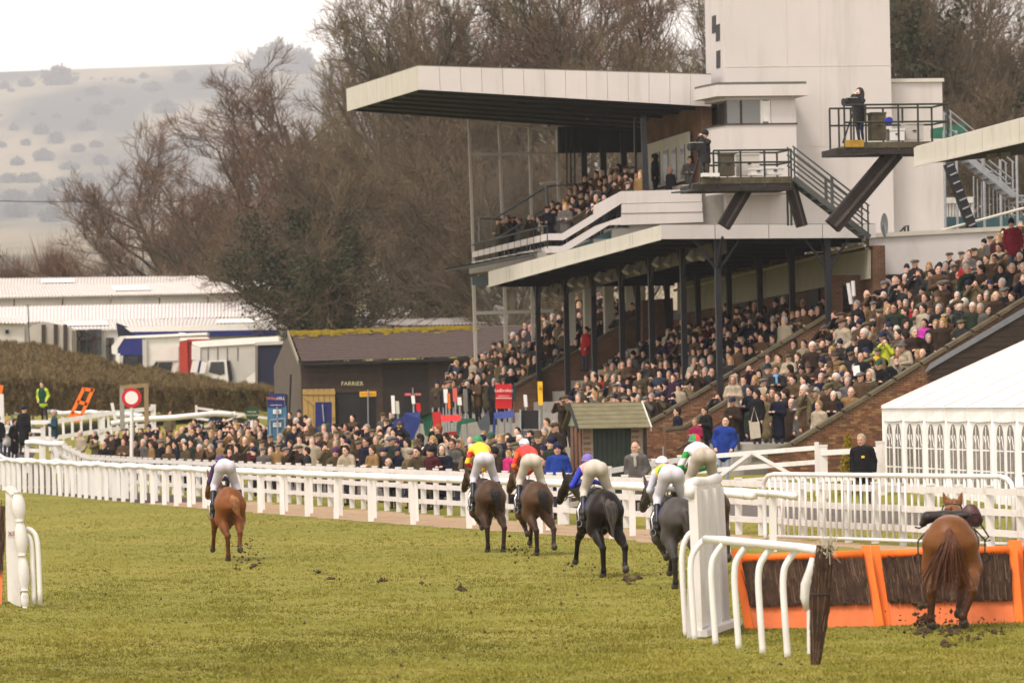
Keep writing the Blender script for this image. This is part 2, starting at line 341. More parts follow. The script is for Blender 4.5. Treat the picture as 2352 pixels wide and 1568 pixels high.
# ================================================================== ground
def ground_mat():
    m = bpy.data.materials.new('turf'); m.use_nodes = True; t = m.node_tree; b = t.nodes['Principled BSDF']; b.inputs['Roughness'].default_value = 0.95; b.inputs['Specular IOR Level'].default_value = 0.1
    geo = t.nodes.new('ShaderNodeNewGeometry')
    def noise(scale, sx, sy, lo, hi, det=5):
        mp = t.nodes.new('ShaderNodeVectorMath'); mp.operation = 'MULTIPLY'; mp.inputs[1].default_value = (sx, sy, 1); t.links.new(geo.outputs['Position'], mp.inputs[0])
        n = t.nodes.new('ShaderNodeTexNoise'); n.inputs['Scale'].default_value = scale; n.inputs['Detail'].default_value = det; n.inputs['Roughness'].default_value = 0.65; t.links.new(mp.outputs[0], n.inputs['Vector'])
        r = t.nodes.new('ShaderNodeMapRange'); r.inputs[1].default_value = lo; r.inputs[2].default_value = hi; t.links.new(n.outputs['Fac'], r.inputs[0]); return r.outputs[0]
    def mix(fac, A, Bc):
        x = t.nodes.new('ShaderNodeMix'); x.data_type = 'RGBA'; t.links.new(fac, x.inputs['Factor'])
        if isinstance(A, tuple): x.inputs['A'].default_value = (*A, 1)
        else: t.links.new(A, x.inputs['A'])
        x.inputs['B'].default_value = (*Bc, 1); return x.outputs['Result']
    c = mix(noise(0.13, .8, 0.9, 0.36, 0.64), (0.150, 0.147, 0.020), (0.225, 0.194, 0.036))
    c = mix(noise(1.6, 1, 0.45, 0.45, 0.75), c, (0.15, 0.155, 0.022))
    c = mix(noise(7.0, 1, 0.5, 0.48, 0.8), c, (0.26, 0.215, 0.07))
    c = mix(noise(0.9, 1, 0.7, 0.60, 0.78), c, (0.12, 0.095, 0.032))
    t.links.new(c, b.inputs['Base Color'])
    nb = t.nodes.new('ShaderNodeTexNoise'); nb.inputs['Scale'].default_value = 25; nb.inputs['Detail'].default_value = 6; t.links.new(geo.outputs['Position'], nb.inputs['Vector'])
    bp = t.nodes.new('ShaderNodeBump'); bp.inputs['Distance'].default_value = 0.02; bp.inputs['Strength'].default_value = 0.5; t.links.new(nb.outputs['Fac'], bp.inputs['Height']); t.links.new(bp.outputs[0], b.inputs['Normal'])
    return m
TURF = ground_mat()
def grid_sheet(name, Ys, half, ncol, m, zoff=0.0, kind='structure'):
    fr = np.linspace(-1, 1, ncol); fr = np.sign(fr) * (0.25 * np.abs(fr) + 0.75 * np.abs(fr) ** 3)
    XX = np.array([fr * half(y) for y in Ys]); YY = np.repeat(np.array(Ys)[:, None], ncol, 1)
    Z = terrain(XX, YY) + zoff
    V = np.stack([XX, YY, Z], -1).reshape(-1, 3); n, k = len(Ys), ncol
    i, j = np.meshgrid(np.arange(n - 1), np.arange(k - 1), indexing='ij'); a = (i * k + j).ravel()
    Q = np.stack([a, a + 1, a + k + 1, a + k], 1)
    return link(name, mesh_np(name, V, Q, [m], smooth=True), kind=kind)
Yg = list(np.arange(-80, 50, 10)) + list(np.arange(50, 160, 1.0)) + list(np.arange(160, 330, 3.0)) + list(np.arange(330, 640, 12.0))
grid_sheet('ground', Yg, lambda y: 300 + 0.6 * max(y, 0), 181, TURF)
# the chalk downs behind
def hill_mat():
    m = bpy.data.materials.new('downland'); m.use_nodes = True; t = m.node_tree; b = t.nodes['Principled BSDF']; b.inputs['Roughness'].default_value = 1.0; b.inputs['Specular IOR Level'].default_value = 0.0
    geo = t.nodes.new('ShaderNodeNewGeometry'); mp = t.nodes.new('ShaderNodeVectorMath'); mp.operation = 'MULTIPLY'; mp.inputs[1].default_value = (1, 0.12, 1); t.links.new(geo.outputs['Position'], mp.inputs[0])
    n = t.nodes.new('ShaderNodeTexNoise'); n.inputs['Scale'].default_value = 0.004; n.inputs['Detail'].default_value = 8; n.inputs['Roughness'].default_value = 0.6; t.links.new(mp.outputs[0], n.inputs['Vector'])
    r = t.nodes.new('ShaderNodeValToRGB'); r.color_ramp.elements[0].position = 0.40; r.color_ramp.elements[0].color = (0.06, 0.06, 0.05, 1); r.color_ramp.elements[1].position = 0.55; r.color_ramp.elements[1].color = (0.25, 0.205, 0.13, 1)
    t.links.new(n.outputs[0], r.inputs[0]); t.links.new(r.outputs[0], b.inputs['Base Color']); return m
grid_sheet('hill', list(np.arange(620, 6500, 140.0)) + list(np.arange(6500, 12400, 75.0)) + list(np.arange(12400, 13700, 250.0)), lambda y: 600 + 0.35 * y, 141, hill_mat())
# rails' line and the track beside them
RAIL = np.array([(-30, 275), (-24.5, 250), (-19.5, 226), (-14.6, 203), (-10.7, 186), (-6.7, 169), (-2.9, 153), (0.3, 141), (3.0, 130), (4.9, 115.5)])
def rail_x(Y): return np.interp(Y, RAIL[::-1, 1][::-1] if RAIL[0, 1] < RAIL[-1, 1] else RAIL[::-1, 1], RAIL[::-1, 0])
def strip(name, x0f, x1f, Ys, m, zoff):
    nc = 9; V = []
    for y in Ys:
        a, b = x0f(y), x1f(y); a += 0.25 * math.sin(y * 1.3) * 0.5 + 0.12 * math.sin(y * 3.7)
        for i in range(nc):
            x = a + (b - a) * i / (nc - 1); V.append((x, y, float(terrain(x, y)) + zoff))
    n = len(Ys); Q = np.array([(i * nc + j, i * nc + j + 1, (i + 1) * nc + j + 1, (i + 1) * nc + j) for i in range(n - 1) for j in range(nc - 1)])
    return link(name, mesh_np(name, V, Q, [m], smooth=True), kind='structure')
GRAVEL = mat('gravel', (0.37, 0.255, 0.155), 0.95, 0.28, 5.0, bump=0.02, bscale=60, stain=(0.13, 0.09, 0.06), st_scale=0.8, st_amt=0.8)
SOIL = mat('dark_soil', (0.055, 0.036, 0.034), 0.95, 0.35, 4.0, bump=0.03, bscale=20)
strip('gravel_path', lambda y: max(rail_x(y) - 0.15, fence_x(y) - 1.5) if y < 126 else rail_x(y) - 0.15, lambda y: fence_x(y) - 0.15, list(np.arange(100, 196, 1.0)), GRAVEL, 0.006)
strip('soil_strip', lambda y: rail_x(y) + 0.1, lambda y: fence_x(y) - 0.1, list(np.arange(195, 276, 1.5)), SOIL, 0.006)
TARMAC = mat('tarmac', (0.10, 0.085, 0.075), 0.9, 0.2, 4.0, bump=0.01)
strip('tarmac_path', lambda y: fence_x(y) + 2.2, lambda y: fence_x(y) + 4.4, list(np.arange(128, 215, 1.5)), TARMAC, 0.008)
# short turf standing up from the sheet
def grass():
    N = 150000
    Y = 62 * (158 / 62.0) ** RNG.random(N); Y = 1 / (1 / 62.0 + (1 / 240.0 - 1 / 62.0) * RNG.random(N))
    X = (RNG.random(N) * 2 - 1) * 0.105 * Y
    keep = ~((X > rail_x(Y) - 0.2) & (X < fence_x(Y) + 0.1) & (Y > 100)); keep &= ~((X > fence_x(Y) + 0.2) & (Y > 140))
    X, Y = X[keep], Y[keep]; n = len(X); Z = terrain(X, Y)
    clump = np.sin(X * 2.1 + np.sin(Y * 0.7) * 2) * np.sin(Y * 0.9 + X * 0.6); hgt = (0.020 + 0.02 * RNG.random(n)) * (1 + 0.45 * clump)
    V = np.zeros((n, 3, 3, 3)); base = np.stack([X, Y, Z - 0.004], -1)
    for b in range(3):
        an = RNG.random(n) * 2 * np.pi; wd = 0.006 + 0.006 * RNG.random(n); off = np.stack([RNG.normal(0, .03, n), RNG.normal(0, .05, n), np.zeros(n)], -1)
        side = np.stack([np.cos(an) * wd, np.sin(an) * wd, np.zeros(n)], -1); lean = np.stack([RNG.normal(0, .02, n), RNG.normal(0, .02, n), hgt * (0.6 + 0.7 * RNG.random(n))], -1)
        V[:, b, 0] = base + off - side; V[:, b, 1] = base + off + side; V[:, b, 2] = base + off + lean
    F = np.arange(n * 9).reshape(-1, 3)
    m = bpy.data.materials.new('grass_blades'); m.use_nodes = True; t = m.node_tree; b = t.nodes['Principled BSDF']; b.inputs['Roughness'].default_value = 0.8; b.inputs['Specular IOR Level'].default_value = 0.15
    geo = t.nodes.new('ShaderNodeNewGeometry'); nz = t.nodes.new('ShaderNodeTexNoise'); nz.inputs['Scale'].default_value = 0.45; nz.inputs['Detail'].default_value = 8; nz.inputs['Roughness'].default_value = 0.7; t.links.new(geo.outputs['Position'], nz.inputs['Vector'])
    r = t.nodes.new('ShaderNodeValToRGB'); e = r.color_ramp.elements; e[0].position = 0.30; e[0].color = (0.130, 0.130, 0.016, 1); e[1].position = 0.72; e[1].color = (0.24, 0.198, 0.044, 1); q = e.new(0.5); q.color = (0.178, 0.160, 0.025, 1)
    t.links.new(nz.outputs[0], r.inputs[0])
    n2 = t.nodes.new('ShaderNodeTexNoise'); n2.inputs['Scale'].default_value = 0.11; n2.inputs['Detail'].default_value = 4; t.links.new(geo.outputs['Position'], n2.inputs['Vector']); r2 = t.nodes.new('ShaderNodeMapRange'); r2.inputs[1].default_value = .36; r2.inputs[2].default_value = .64; r2.inputs[3].default_value = .78; r2.inputs[4].default_value = 1.2; vm = t.nodes.new('ShaderNodeVectorMath'); vm.operation = 'SCALE'; t.links.new(n2.outputs[0], r2.inputs[0]); t.links.new(r.outputs[0], vm.inputs[0]); t.links.new(r2.outputs[0], vm.inputs['Scale']); t.links.new(vm.outputs[0], b.inputs['Base Color'])
    link('grass', mesh_np('grass', V.reshape(-1, 3), F, [m]), kind='stuff', label='short olive green turf of the racecourse', cat='grass')
grass()
# mud kicked out of the turf: lumps that lie about or fly
def clods():
    mud = mat('mud', (0.05, 0.032, 0.016), 0.95, 0.35, 8.0, bump=0.01)
    spots = []
    for (x, y, n, sx, sy, zmax, s) in [(575, 1290, 26, 22, 14, 0.28, .035), (560, 1268, 30, 14, 16, .35, .022), (727, 1312, 3, 3, 2, .1, .05), (768, 1330, 4, 8, 1, .02, .045), (885, 1336, 6, 8, 2, .02, .05), (980, 1342, 4, 8, 2, .02, .03), (1065, 1355, 4, 10, 2, .02, .045),
                                  (1176, 1265, 18, 16, 12, .4, .03), (1215, 1268, 16, 14, 14, .35, .022), (1440, 1335, 10, 24, 5, .02, .045), (1350, 1300, 10, 24, 12, .1, .03), (1500, 1300, 14, 30, 20, .1, .022), (1330, 1290, 8, 20, 14, .1, .02),
                                  (2115, 1428, 60, 11, 12, .34, .04), (2160, 1445, 80, 50, 14, .34, .02), (2240, 1450, 40, 40, 10, .24, .016), (2160, 1452, 40, 40, 6, .02, .035), (2240, 1470, 8, 30, 4, .02, .03), (2165, 1483, 8, 12, 2, .02, .04), (2290, 1455, 10, 18, 3, .02, .04), (1310, 1392, 6, 18, 3, .02, .02),
                                  (690, 1435, 4, 26, 3, .01, .02), (1100, 1500, 5, 200, 10, .01, .018), (420, 1390, 6, 90, 14, .01, .02), (1000, 1400, 10, 260, 30, .01, .016)]:
        for _ in range(n):
            px, py = random.gauss(x, sx), random.gauss(y, sy); g = G(px, max(py, y - 6) + 6 if zmax > .05 else py); z = random.random() ** 2 * zmax if zmax > 0.05 else 0.0
            spots.append((g[0], g[1], z + 0.01, s * random.uniform(0.5, 1.5)))
    for _ in range(420):
        Yc = 66 + 110 * random.random() ** 1.5; Xc = random.uniform(-.085, .06) * Yc
        if Xc < rail_x(Yc) - .6: spots.append((Xc, Yc, -.004, random.uniform(.01, .034)))
    ico = [(0, 0, 1), (.9, 0, .2), (.3, .85, .3), (-.7, .5, .2), (-.7, -.6, .25), (.3, -.9, .2), (0, 0, -.6)]
    fc = [(0, 1, 2), (0, 2, 3), (0, 3, 4), (0, 4, 5), (0, 5, 1), (6, 2, 1), (6, 3, 2), (6, 4, 3), (6, 5, 4), (6, 1, 5)]
    mb = MB()
    for (X, Y, z, s) in spots:
        sc3 = [random.uniform(.6, 1.6) * s for _ in range(3)]; a = random.random() * 6.3
        mb.add([(X + (v[0] * math.cos(a) - v[1] * math.sin(a)) * sc3[0] * random.uniform(.7, 1.3), Y + (v[0] * math.sin(a) + v[1] * math.cos(a)) * sc3[1], z + v[2] * sc3[2] * random.uniform(.7, 1.3)) for v in ico], fc)
    mb.build('mud', mud, kind='stuff', label='dark clods of mud and turf thrown up by the hooves', cat='mud')
clods()
# ================================================================== fences and rails
def along(poly, step, s0=0.0):
    poly = np.asarray(poly, float); seg = np.linalg.norm(np.diff(poly, axis=0), axis=1); cum = np.concatenate([[0], np.cumsum(seg)])
    s = np.arange(s0, cum[-1] + (0.6 * step if cum[-1] < 3 * step else 0), step); s = np.minimum(s, cum[-1]); return np.stack([np.interp(s, cum, poly[:, i]) for i in range(poly.shape[1])], 1)
def yaw_of(v): return math.atan2(v[1], v[0])
def running_rail(name, label, poly, step, hgt, wavy, post_w=0.15, rr=0.075, group=None, mm=None, spread=False):
    pts = along(poly, step)
    if spread:
        q = [pts[0]]; fine = along(poly, 0.2)
        for p in fine:
            if np.linalg.norm(p - q[-1]) >= step * np.interp(p[1], (140, 165, 190, 205), (4.2, 2.3, 1.4, 1.0)): q.append(p)
        pts = np.array(q)
    root = thing(name, label, 'rail', [*pts[0], float(terrain(*pts[0]))], group); org = ORG[root.name]
    mb = MB(); mb.box((0, 0, hgt / 2), (post_w / 2, 0.035, hgt / 2)); proto = None
    me = mesh_np('post', mb.v, mb.f, [mm or WHITE_PVC])
    d = np.gradient(pts, axis=0)
    for i, p in enumerate(pts):
        z = float(terrain(*p)); o = link('post', me, root, np.array([p[0], p[1], z - 0.02]) - org); o.rotation_euler = (random.gauss(0, .012), random.gauss(0, .012), random.gauss(0.0, .12)); 
    fine = along(poly, step / 2.0); n = len(fine)
    tp = np.array([[p[0], p[1], float(terrain(*p)) + hgt + 0.05 + wavy * float(np.interp(p[1], (165, 205), (.25, 1))) * (math.sin(i * 1.5) * .6 + math.sin(i * .57 + 1) * .6)] for i, p in enumerate(fine)])
    i = 0
    while i < n - 1:                    # sleeves of rail, each a part
        j = min(i + 8, n - 1); q = tp[i:j + 1]
        # resample smoothly
        tt = np.linspace(0, len(q) - 1, 3 * (len(q) - 1) + 1); qq = np.stack([np.interp(tt, np.arange(len(q)), q[:, k]) for k in range(3)], 1)
        MB().tube(qq, rr, 10).build('rail', mm or WHITE_PVC, root, smooth=True); MB().tube([qq[-1] - (qq[-1] - qq[-2]) * .12, qq[-1] + (qq[-1] - qq[-2]) * .12], rr * 1.13, 10).build('joint_sleeve', mm or WHITE, root, smooth=True); i = j
    return root
running_rail('running_rail', 'white plastic running rail along the turf, nearest the galloping horses', RAIL, 1.62, 1.18, 0.035, spread=True)
running_rail('running_rail', 'second white running rail just behind the first, beside the gravel path', RAIL + np.array([[0.95, 0.4]]), 1.9, 1.16, 0.03, spread=True)
def post_rail(name, label, poly, step, hgt, rails, pw=0.16, pd=0.12, rh=0.14, group=None, cat='fence', z_of=None, lean=0.0):
    pts = along(poly, step); zf = z_of or (lambda x, y: float(terrain(x, y)))
    root = thing(name, label, cat, [*pts[0][:2], zf(*pts[0][:2])], group); org = ORG[root.name]
    mb = MB(); mb.box((0, 0, hgt / 2), (pw / 2, pd / 2, hgt / 2)); mb.box((0, 0, hgt + 0.02), (pw / 2 + .012, pd / 2 + .012, .02)); me = mesh_np('post', mb.v, mb.f, [WHITE])
    for p in pts:
        o = link('post', me, root, np.array([p[0], p[1], zf(p[0], p[1]) - 0.03]) - org); o.rotation_euler = (random.gauss(0, .006), random.gauss(lean, .006), random.gauss(0, .05))
    for a, b in zip(pts[:-1], pts[1:]):
        pa = np.array([a[0], a[1], zf(*a[:2])]); pb = np.array([b[0], b[1], zf(*b[:2])]); dd = (pb - pa)[:2]; L = np.linalg.norm(dd); nx = np.array([-dd[1], dd[0], 0]) / L * (pd / 2 + 0.012)
        if nx[1] > 0: nx = -nx
        sh = (pb - pa) * 0.004
        for r in rails:
            MB().beam(pa + nx + sh + EZ * (r + random.gauss(0, .006)), pb + nx - sh + EZ * (r + random.gauss(0, .006)), 0.035, rh).build('rail', WHITE, root)
    return root
FP = FENCE[::-1]; FPm = FENCE[(FENCE[:, 1] < 258) & (FENCE[:, 1] > 95)]
post_rail('post_and_rail_fence', 'white three-rail wooden fence in front of the spectators and the grandstand', FPm, 1.85, 1.34, (0.38, 0.80, 1.22))
def pix_fence(name, label, pts, step, hgt, rails, **kw):
    poly = [on_ground(x, Y)[:2] for x, Y in pts]; return post_rail(name, label, poly, step, hgt, rails, **kw)
pix_fence('post_and_rail_fence', 'white two-rail fence in front of the hedge, left of the field gate', [(-90, 268), (105, 266), (440, 268)], 2.45, 1.55, (0.62, 1.38), pw=0.24, pd=.2, rh=.2)
pix_fence('post_and_rail_fence', 'short white fence end meeting the spectators at the picture edge', [(-60, 262), (100, 259)], 2.6, 1.5, (0.45, 1.35), pw=0.2, rh=.17)
pix_fence('post_and_rail_fence', 'white fence beside the gravel in front of the brick kiosk', [(1290, 149), (1420, 150), (1568, 151)], 1.5, 1.36, (0.5, 1.25), pw=.2)
pix_fence('post_and_rail_fence', 'white fence behind the man in the black jacket by the marquee', [(1892, 147), (2025, 146)], 2.0, 1.38, (0.5, 1.18), pw=.22)
def gate(label, pa, pb, hgt, n, group=None):
    root = thing('field_gate', label, 'gate', pa, group); d = (pb - pa); up = EZ
    for e in (pa, pb): MB().beam(e, e + up * (hgt + .08), .11, .09, up=(0, 1, 0)).build('stile', WHITE, root)
    for r in n: MB().beam(pa + up * r + d * .006, pb + up * r - d * .006, .05, .12).build('bar', WHITE, root)
    off = np.array([0, -0.06, 0]); mid = pa + d * .5
    for q0, q1 in ((pa + up * .18, mid + up * (hgt - .05)), (pb + up * .18, mid + up * (hgt - .05))): MB().beam(q0 + off, q1 + off, .03, .09).build('brace', WHITE, root)
    return root
gate('white barred gate with cross braces below the brick steps', on_ground(1582, 151), on_ground(1878, 149), 1.34, (.2, .55, .9, 1.27))
gate('long white gate with cross braces beside the round green sign', on_ground(452, 268), on_ground(672, 268), 1.25, (.25, .72, 1.2))
# the far running rails on the left
def pix_rail(label, pts, step, hgt, **kw):
    poly = np.array([P(x, y, Y)[:2] for x, y, Y in pts]); return running_rail('running_rail', label, poly, step, hgt, 0.05, **kw)
pix_rail('white running rail curving away before the hedge at the picture edge', [(-60, 900, 292), (10, 905, 288), (122, 930, 280), (213, 955, 272), (330, 975, 262)], 1.9, 1.25, rr=0.12, post_w=.12)
pix_rail('low white running rail behind the heads of the fence crowd', [(255, 968, 258), (424, 979, 258), (560, 985, 259)], 1.9, 1.3, rr=0.13, post_w=.13)
pix_rail('short white rail behind the dark-coated people at the picture edge', [(60, 1020, 250), (150, 1020, 249)], 0.8, 1.25, rr=.12, post_w=.2)
# tall tubular barrier on the right
def barrier():
    pL = np.array([*P(1757, 1242, 128)[:2], 0.0]); pR = np.array([*P(2330, 1262, 117)[:2], 0.0]); zL, zR = float(terrain(*pL[:2])), float(terrain(*pR[:2])); pL[2] = 0.06; pR[2] = 0.06
    root = thing('tubular_barrier', 'tall white tubular barrier with close upright bars behind the orange hurdles', 'barrier', pL); d = pR - pL; H = 1.45
    q = lambda s, z: pL + d * s + EZ * z
    arc = [q(0.006, 0.0), q(0.0, .12), q(0, H - .25), q(.006, H - .12), q(.02, H - .035), q(.045, H)] + [q(s, H) for s in np.linspace(.1, .9, 9)] + [q(.955, H), q(.98, H - .05), q(.994, H - .14), q(1, H - .3), q(1, 0)]
    MB().tube(arc, .052, 10).build('frame', WHITE_PVC, root, smooth=True)
    MB().tube([q(0.02, .06), q(.5, .06), q(.99, .06)], .04, 8).build('bottom_bar', WHITE_PVC, root, smooth=True)
    n = 39
    for i in range(1, n): MB().tube([q(i / n, .07), q(i / n, H - .02)], .028, 6).build('upright_bar', WHITE_PVC, root, smooth=True)
    e = pR + np.array([0.12, -.1, -.06]); MB().tube([e, e + EZ * 1.5], .085, 10).build('end_post', WHITE_PVC, root, smooth=True)
barrier()
# ================================================================== the grandstand
A_C, A_B, A_A, A_L = 0.0, 26.0, 62.0, 84.0
def line_of(p0, p1):
    (u0, _, z0), (u1, _, z1) = UAZ(p0), UAZ(p1); m = (z1 - z0) / (u1 - u0); return (u0, z0, m)
LINES = [(A_C, line_of(Pa(1815, 1022, A_C), Pa(2352, 690, A_C))), (A_B, line_of(Pa(1475, 985, A_B), Pa(1901, 729, A_B))), (A_A, line_of(Pa(1181, 891, A_A), Pa(1462, 732, A_A)))]
def cope_z(u, a):
    la = [l[0] for l in LINES]; zz = [l[1][1] + l[1][2] * (u - l[1][0]) for l in LINES]
    return float(np.interp(a, la, zz))
def row_u(z, a):
    la = [l[0] for l in LINES]; uu = [l[1][0] + (z + 1.0 - l[1][1]) / l[1][2] for l in LINES]
    return float(np.interp(a, la, uu))
RISE = 0.42
def GZ(u, a): p = S(u, a, 0); return float(terrain(p[0], p[1]))
def terrace(label, a0, a1, z0, n):
    root = thing('terrace', label, 'terrace', S(row_u(z0, a0), a0, z0))
    for k in range(n):
        z = z0 + k * RISE; u0, u1 = row_u(z, a0), row_u(z, a1); e = 12.0 if k == n - 1 else 1.6
        zb = z - 0.5 if k else z - 1.6
        MB().hexa([S(u0, a0, zb), S(u0 + e, a0, zb), S(u1 + e, a1, zb), S(u1, a1, zb), S(u0, a0, z), S(u0 + e, a0, z), S(u1 + e, a1, z), S(u1, a1, z)]).build('step', CONC, root)
    return root
R_ROWS, M_ROWS, L_ROWS = (1.15, 15), (1.5, 11), (2.3, 12)
terrace('open concrete terrace of steps packed with standing racegoers, beside the marquee', A_C + .36, A_B - .05, *R_ROWS)
terrace('covered concrete terrace of steps under the lower canopy', A_B + .36, A_A - .05, *M_ROWS)
terrace('far end of the terrace beyond the canopy, above the bookmakers', A_A + .36, A_L, *L_ROWS)
# ------------------------------------------------------------------ brick walls
BR = [mesh_np('brick', *(lambda m: (m.v, m.f))(MB().box((0, 0, 0), (0.1075, 0.03, 0.0325))), [mm]) for mm in (BRICKA, BRICKB, BRICKC, BRICKA)]
def brickwork(root, poly_uz, a_face, most=300, du=0.0):
    """bricks standing 8 mm proud of their mortar in the plane a = a_face; inside the polygon given in u, z"""
    poly = np.array(poly_uz); lo, hi = poly.min(0), poly.max(0); org = ORG[root.name]
    def inside(x, y):
        c = False; n = len(poly)
        for i in range(n):
            x0, y0 = poly[i]; x1, y1 = poly[i - 1]
            if (y0 > y) != (y1 > y) and x < (x1 - x0) * (y - y0) / (y1 - y0) + x0: c = not c
        return c
    cells = []
    r = 0; z = lo[1] + 0.0375
    while z < hi[1]:
        u = lo[0] + (0.1125 if r % 2 else 0)
        while u < hi[0] + .1:
            if inside(u - .09, z + .02) and inside(u + .09, z + .02) and inside(u, z - .02): cells.append((u, z))
            u += 0.225
        z += 0.075; r += 1
    vis = cells
    random.shuffle(vis)
    for (u, z) in vis[:most]:
        o = link('brick', random.choice(BR), root, S(u, a_face - .008 + random.uniform(-.003, .003) + .03, z) - org, rotz=TH + random.gauss(0, .004))
    if len(vis) > most:
        mb = MB()
        for (u, z) in vis[most:]: mb.box(S(u, a_face - .008 + random.uniform(-.003, .003) + .03, z), (.1075, .03, .0325), (EU, EA, EZ), mi=random.randrange(3))
        o = mb.build('bricks', [BRICKA, BRICKB, BRICKC], root); o['kind'] = 'stuff'
def uz(p): q = UAZ(p); return (q[0], q[2])
def slope_wall(name, label, pix, a, coping_pix, th=0.34, bricks=None, coping_w=0.46, coping_h=0.10, most=300):
    """a brick wall in a plane across the stand, its sloping top under a stone coping"""
    pts = [Pa(x, y, a) for x, y in pix]; root = thing(name, label, 'wall', pts[0]); org = ORG[root.name]
    o = MB(); P2 = [uz(p) for p in pts]
    me_b = MB(); me_b.prism([np.array([u, 0, z]) for u, z in P2], np.array([0, th, 0]))
    base = S(0, a, 0); me = mesh_np('brick_core', np.array(me_b.v), me_b.f, [BRICKFAR]); link('brick_core', me, root, base - org, rotz=TH)
    for (p, q) in zip(coping_pix[:-1], coping_pix[1:]):
        A, B = Pa(*p, a), Pa(*q, a); n = max(1, int(np.linalg.norm(B - A) / 0.9))
        for i in range(n):
            s0, s1 = i / n + .004, (i + 1) / n - .004
            c = EA * (th / 2); MB().beam(A + (B - A) * s0 + c + EZ * (coping_h * .4 + random.gauss(0, .006)), A + (B - A) * s1 + c + EZ * (coping_h * .4 + random.gauss(0, .006)), coping_w, coping_h).build('coping_stone', MOSSCOPE, root)
    if bricks: brickwork(root, [uz(Pa(x, y, a)) for x, y in bricks], a, most)
    return root
WC = slope_wall('terrace_wall', 'brick wall with mossy sloping coping beside the marquee', [(1768, 1105), (1768, 1042), (1818, 1025), (2352, 694), (2480, 615), (2480, 1105)], A_C, [(1764, 1042), (1818, 1023), (2352, 691), (2480, 612)],
           bricks=[(1772, 1100), (1772, 1050), (1820, 1033), (2128, 848), (2128, 1100)])
# hung boards and a lead flashing on its upper part
for i in range(15):
    y0 = 700 + i * 12.2
    xl = 2128 + max(0, (852 - y0 - 12) * 1.45)
    if xl < 2470: MB().pan([(xl, y0 + 12.2), (xl + 14, y0 + .8), (2478, y0 - 5), (2478, y0 + 7)], A_C - .05 - .012 * (i % 2), .035).build('weatherboard', DARKWOOD, WC)
MB().pan([(2124, 855), (2352, 722), (2480, 647), (2480, 634), (2352, 707), (2136, 835)], A_C - .11, .04).build('lead_flashing', mat('lead', (0.19, 0.20, 0.23), .55, .12, 4, metal=.3), WC)
slope_wall('terrace_wall', 'brick wall with sloping coping rising under the canopy columns, behind the brick kiosk', [(1476, 1078), (1476, 986), (1901, 731), (2300, 731), (2300, 1078)], A_B, [(1474, 984), (1901, 727)], bricks=[(1480, 1075), (1480, 992), (1560, 944), (1700, 858), (1700, 1075)])
slope_wall('terrace_wall', 'far brick wall with sloping coping above the red betting board', [(1181, 1010), (1181, 893), (1462, 734), (1560, 734), (1560, 1010)], A_A, [(1179, 891), (1464, 731)])
slope_wall('stair_wall', 'low brick stair wall in front of the steps, below the dark-jacketed man', [(1529, 1085), (1529, 989), (1570, 985), (1611, 961), (1684, 916), (1692, 922), (1692, 1085)], 13.0, [(1527, 988), (1570, 984), (1690, 912)], th=.3, coping_w=.36, bricks=[(1531, 1080), (1531, 993), (1570, 990), (1612, 965), (1688, 925), (1688, 1080)], most=260)
MB().tube([Pa(1553, 1034, 12.8), Pa(1612, 997, 12.8), Pa(1668, 962, 12.8)], .025, 6).build('handrail', BLACK, bpy.data.objects['stair_wall'])
# entrance steps
st = thing('entrance_steps', 'concrete entrance steps with people beside the near brick wall', 'steps', Pa(1720, 1085, 4))
for i in range(6):
    a = 2.0; z0 = float(Pa(1720, 1092, a)[2]) + i * .19; u0 = UAZ(Pa(1690 + i * 9, 1060, a))[0]
    MB().sbox(u0, u0 + 5.5 - i * .1, a, a + 10, z0 - .35, z0).build('step', CONC, st)
# ------------------------------------------------------------------ lower canopy
NLt, NLb = Pa(1518, 517, 25), Pa(1519, 549, 25); NRt, NRb = Pa(2012, 515, 25), Pa(2012, 546, 25); FLt, FLb = Pa(1121, 624, A_A), Pa(1122, 658, A_A)
CAN = thing('canopy', 'lower white-edged canopy roof on black columns over the terrace', 'canopy', NLt)
def fascia(p0t, p1t, p1b, p0b, nrm, n, m, root, th=.06, name='fascia_panel', gap=.003):
    for i in range(n):
        s0, s1 = i / n + gap / 2, (i + 1) / n - gap / 2; L = lambda a, b, s: a + (b - a) * s
        MB().prism([L(p0t, p1t, s0), L(p0t, p1t, s1), L(p0b, p1b, s1), L(p0b, p1b, s0)], -np.asarray(nrm) * th).build(name, m, root)
fascia(NLt, FLt, FLb, NLb, -EU, 7, CREAM, CAN); fascia(NLt, NRt, NRb, NLb, -EA, 4, GREYPANEL, CAN)
MB().beam(NLb + EZ * .0 - EU * .03, FLb - EU * .03, .05, .07).build('gutter', CREAM, CAN)
w_ = NRt - NLt
soff = lambda p: p + EZ * .06 + EU * .07
ins = [NLb + EU * .08 + EA * .08 + EZ * .05, NRb + EA * .08 + EZ * .05, FLb + w_ + EZ * .05, FLb + EU * .08 + EZ * .05]
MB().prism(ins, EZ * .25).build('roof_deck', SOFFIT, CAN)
MB().prism([NLt + EZ * .0 + EU * .1 + EA * .1 - EZ * .02, NRt + EA * .1 - EZ * .02, FLt + w_ - EZ * .02, FLt + EU * .1 - EZ * .02], EZ * .05).build('roof_sheet', mat('roof_felt', (.16, .15, .14), .9, .2, 2), CAN)
for i in range(12):            # joists under the deck
    s = (i + .5) / 12; q = ins[0] + (ins[3] - ins[0]) * s; MB().beam(q + EU * .1 - EZ * .07, q + (ins[1] - ins[0]) * .98 - EZ * .07, .09, .14).build('joist', SOFFIT, CAN)
COLX = [1652, 1572, 1498, 1430, 1365, 1302, 1237]; COLX2 = [1905, 1822, 1748, 1677, 1605, 1535, 1467]
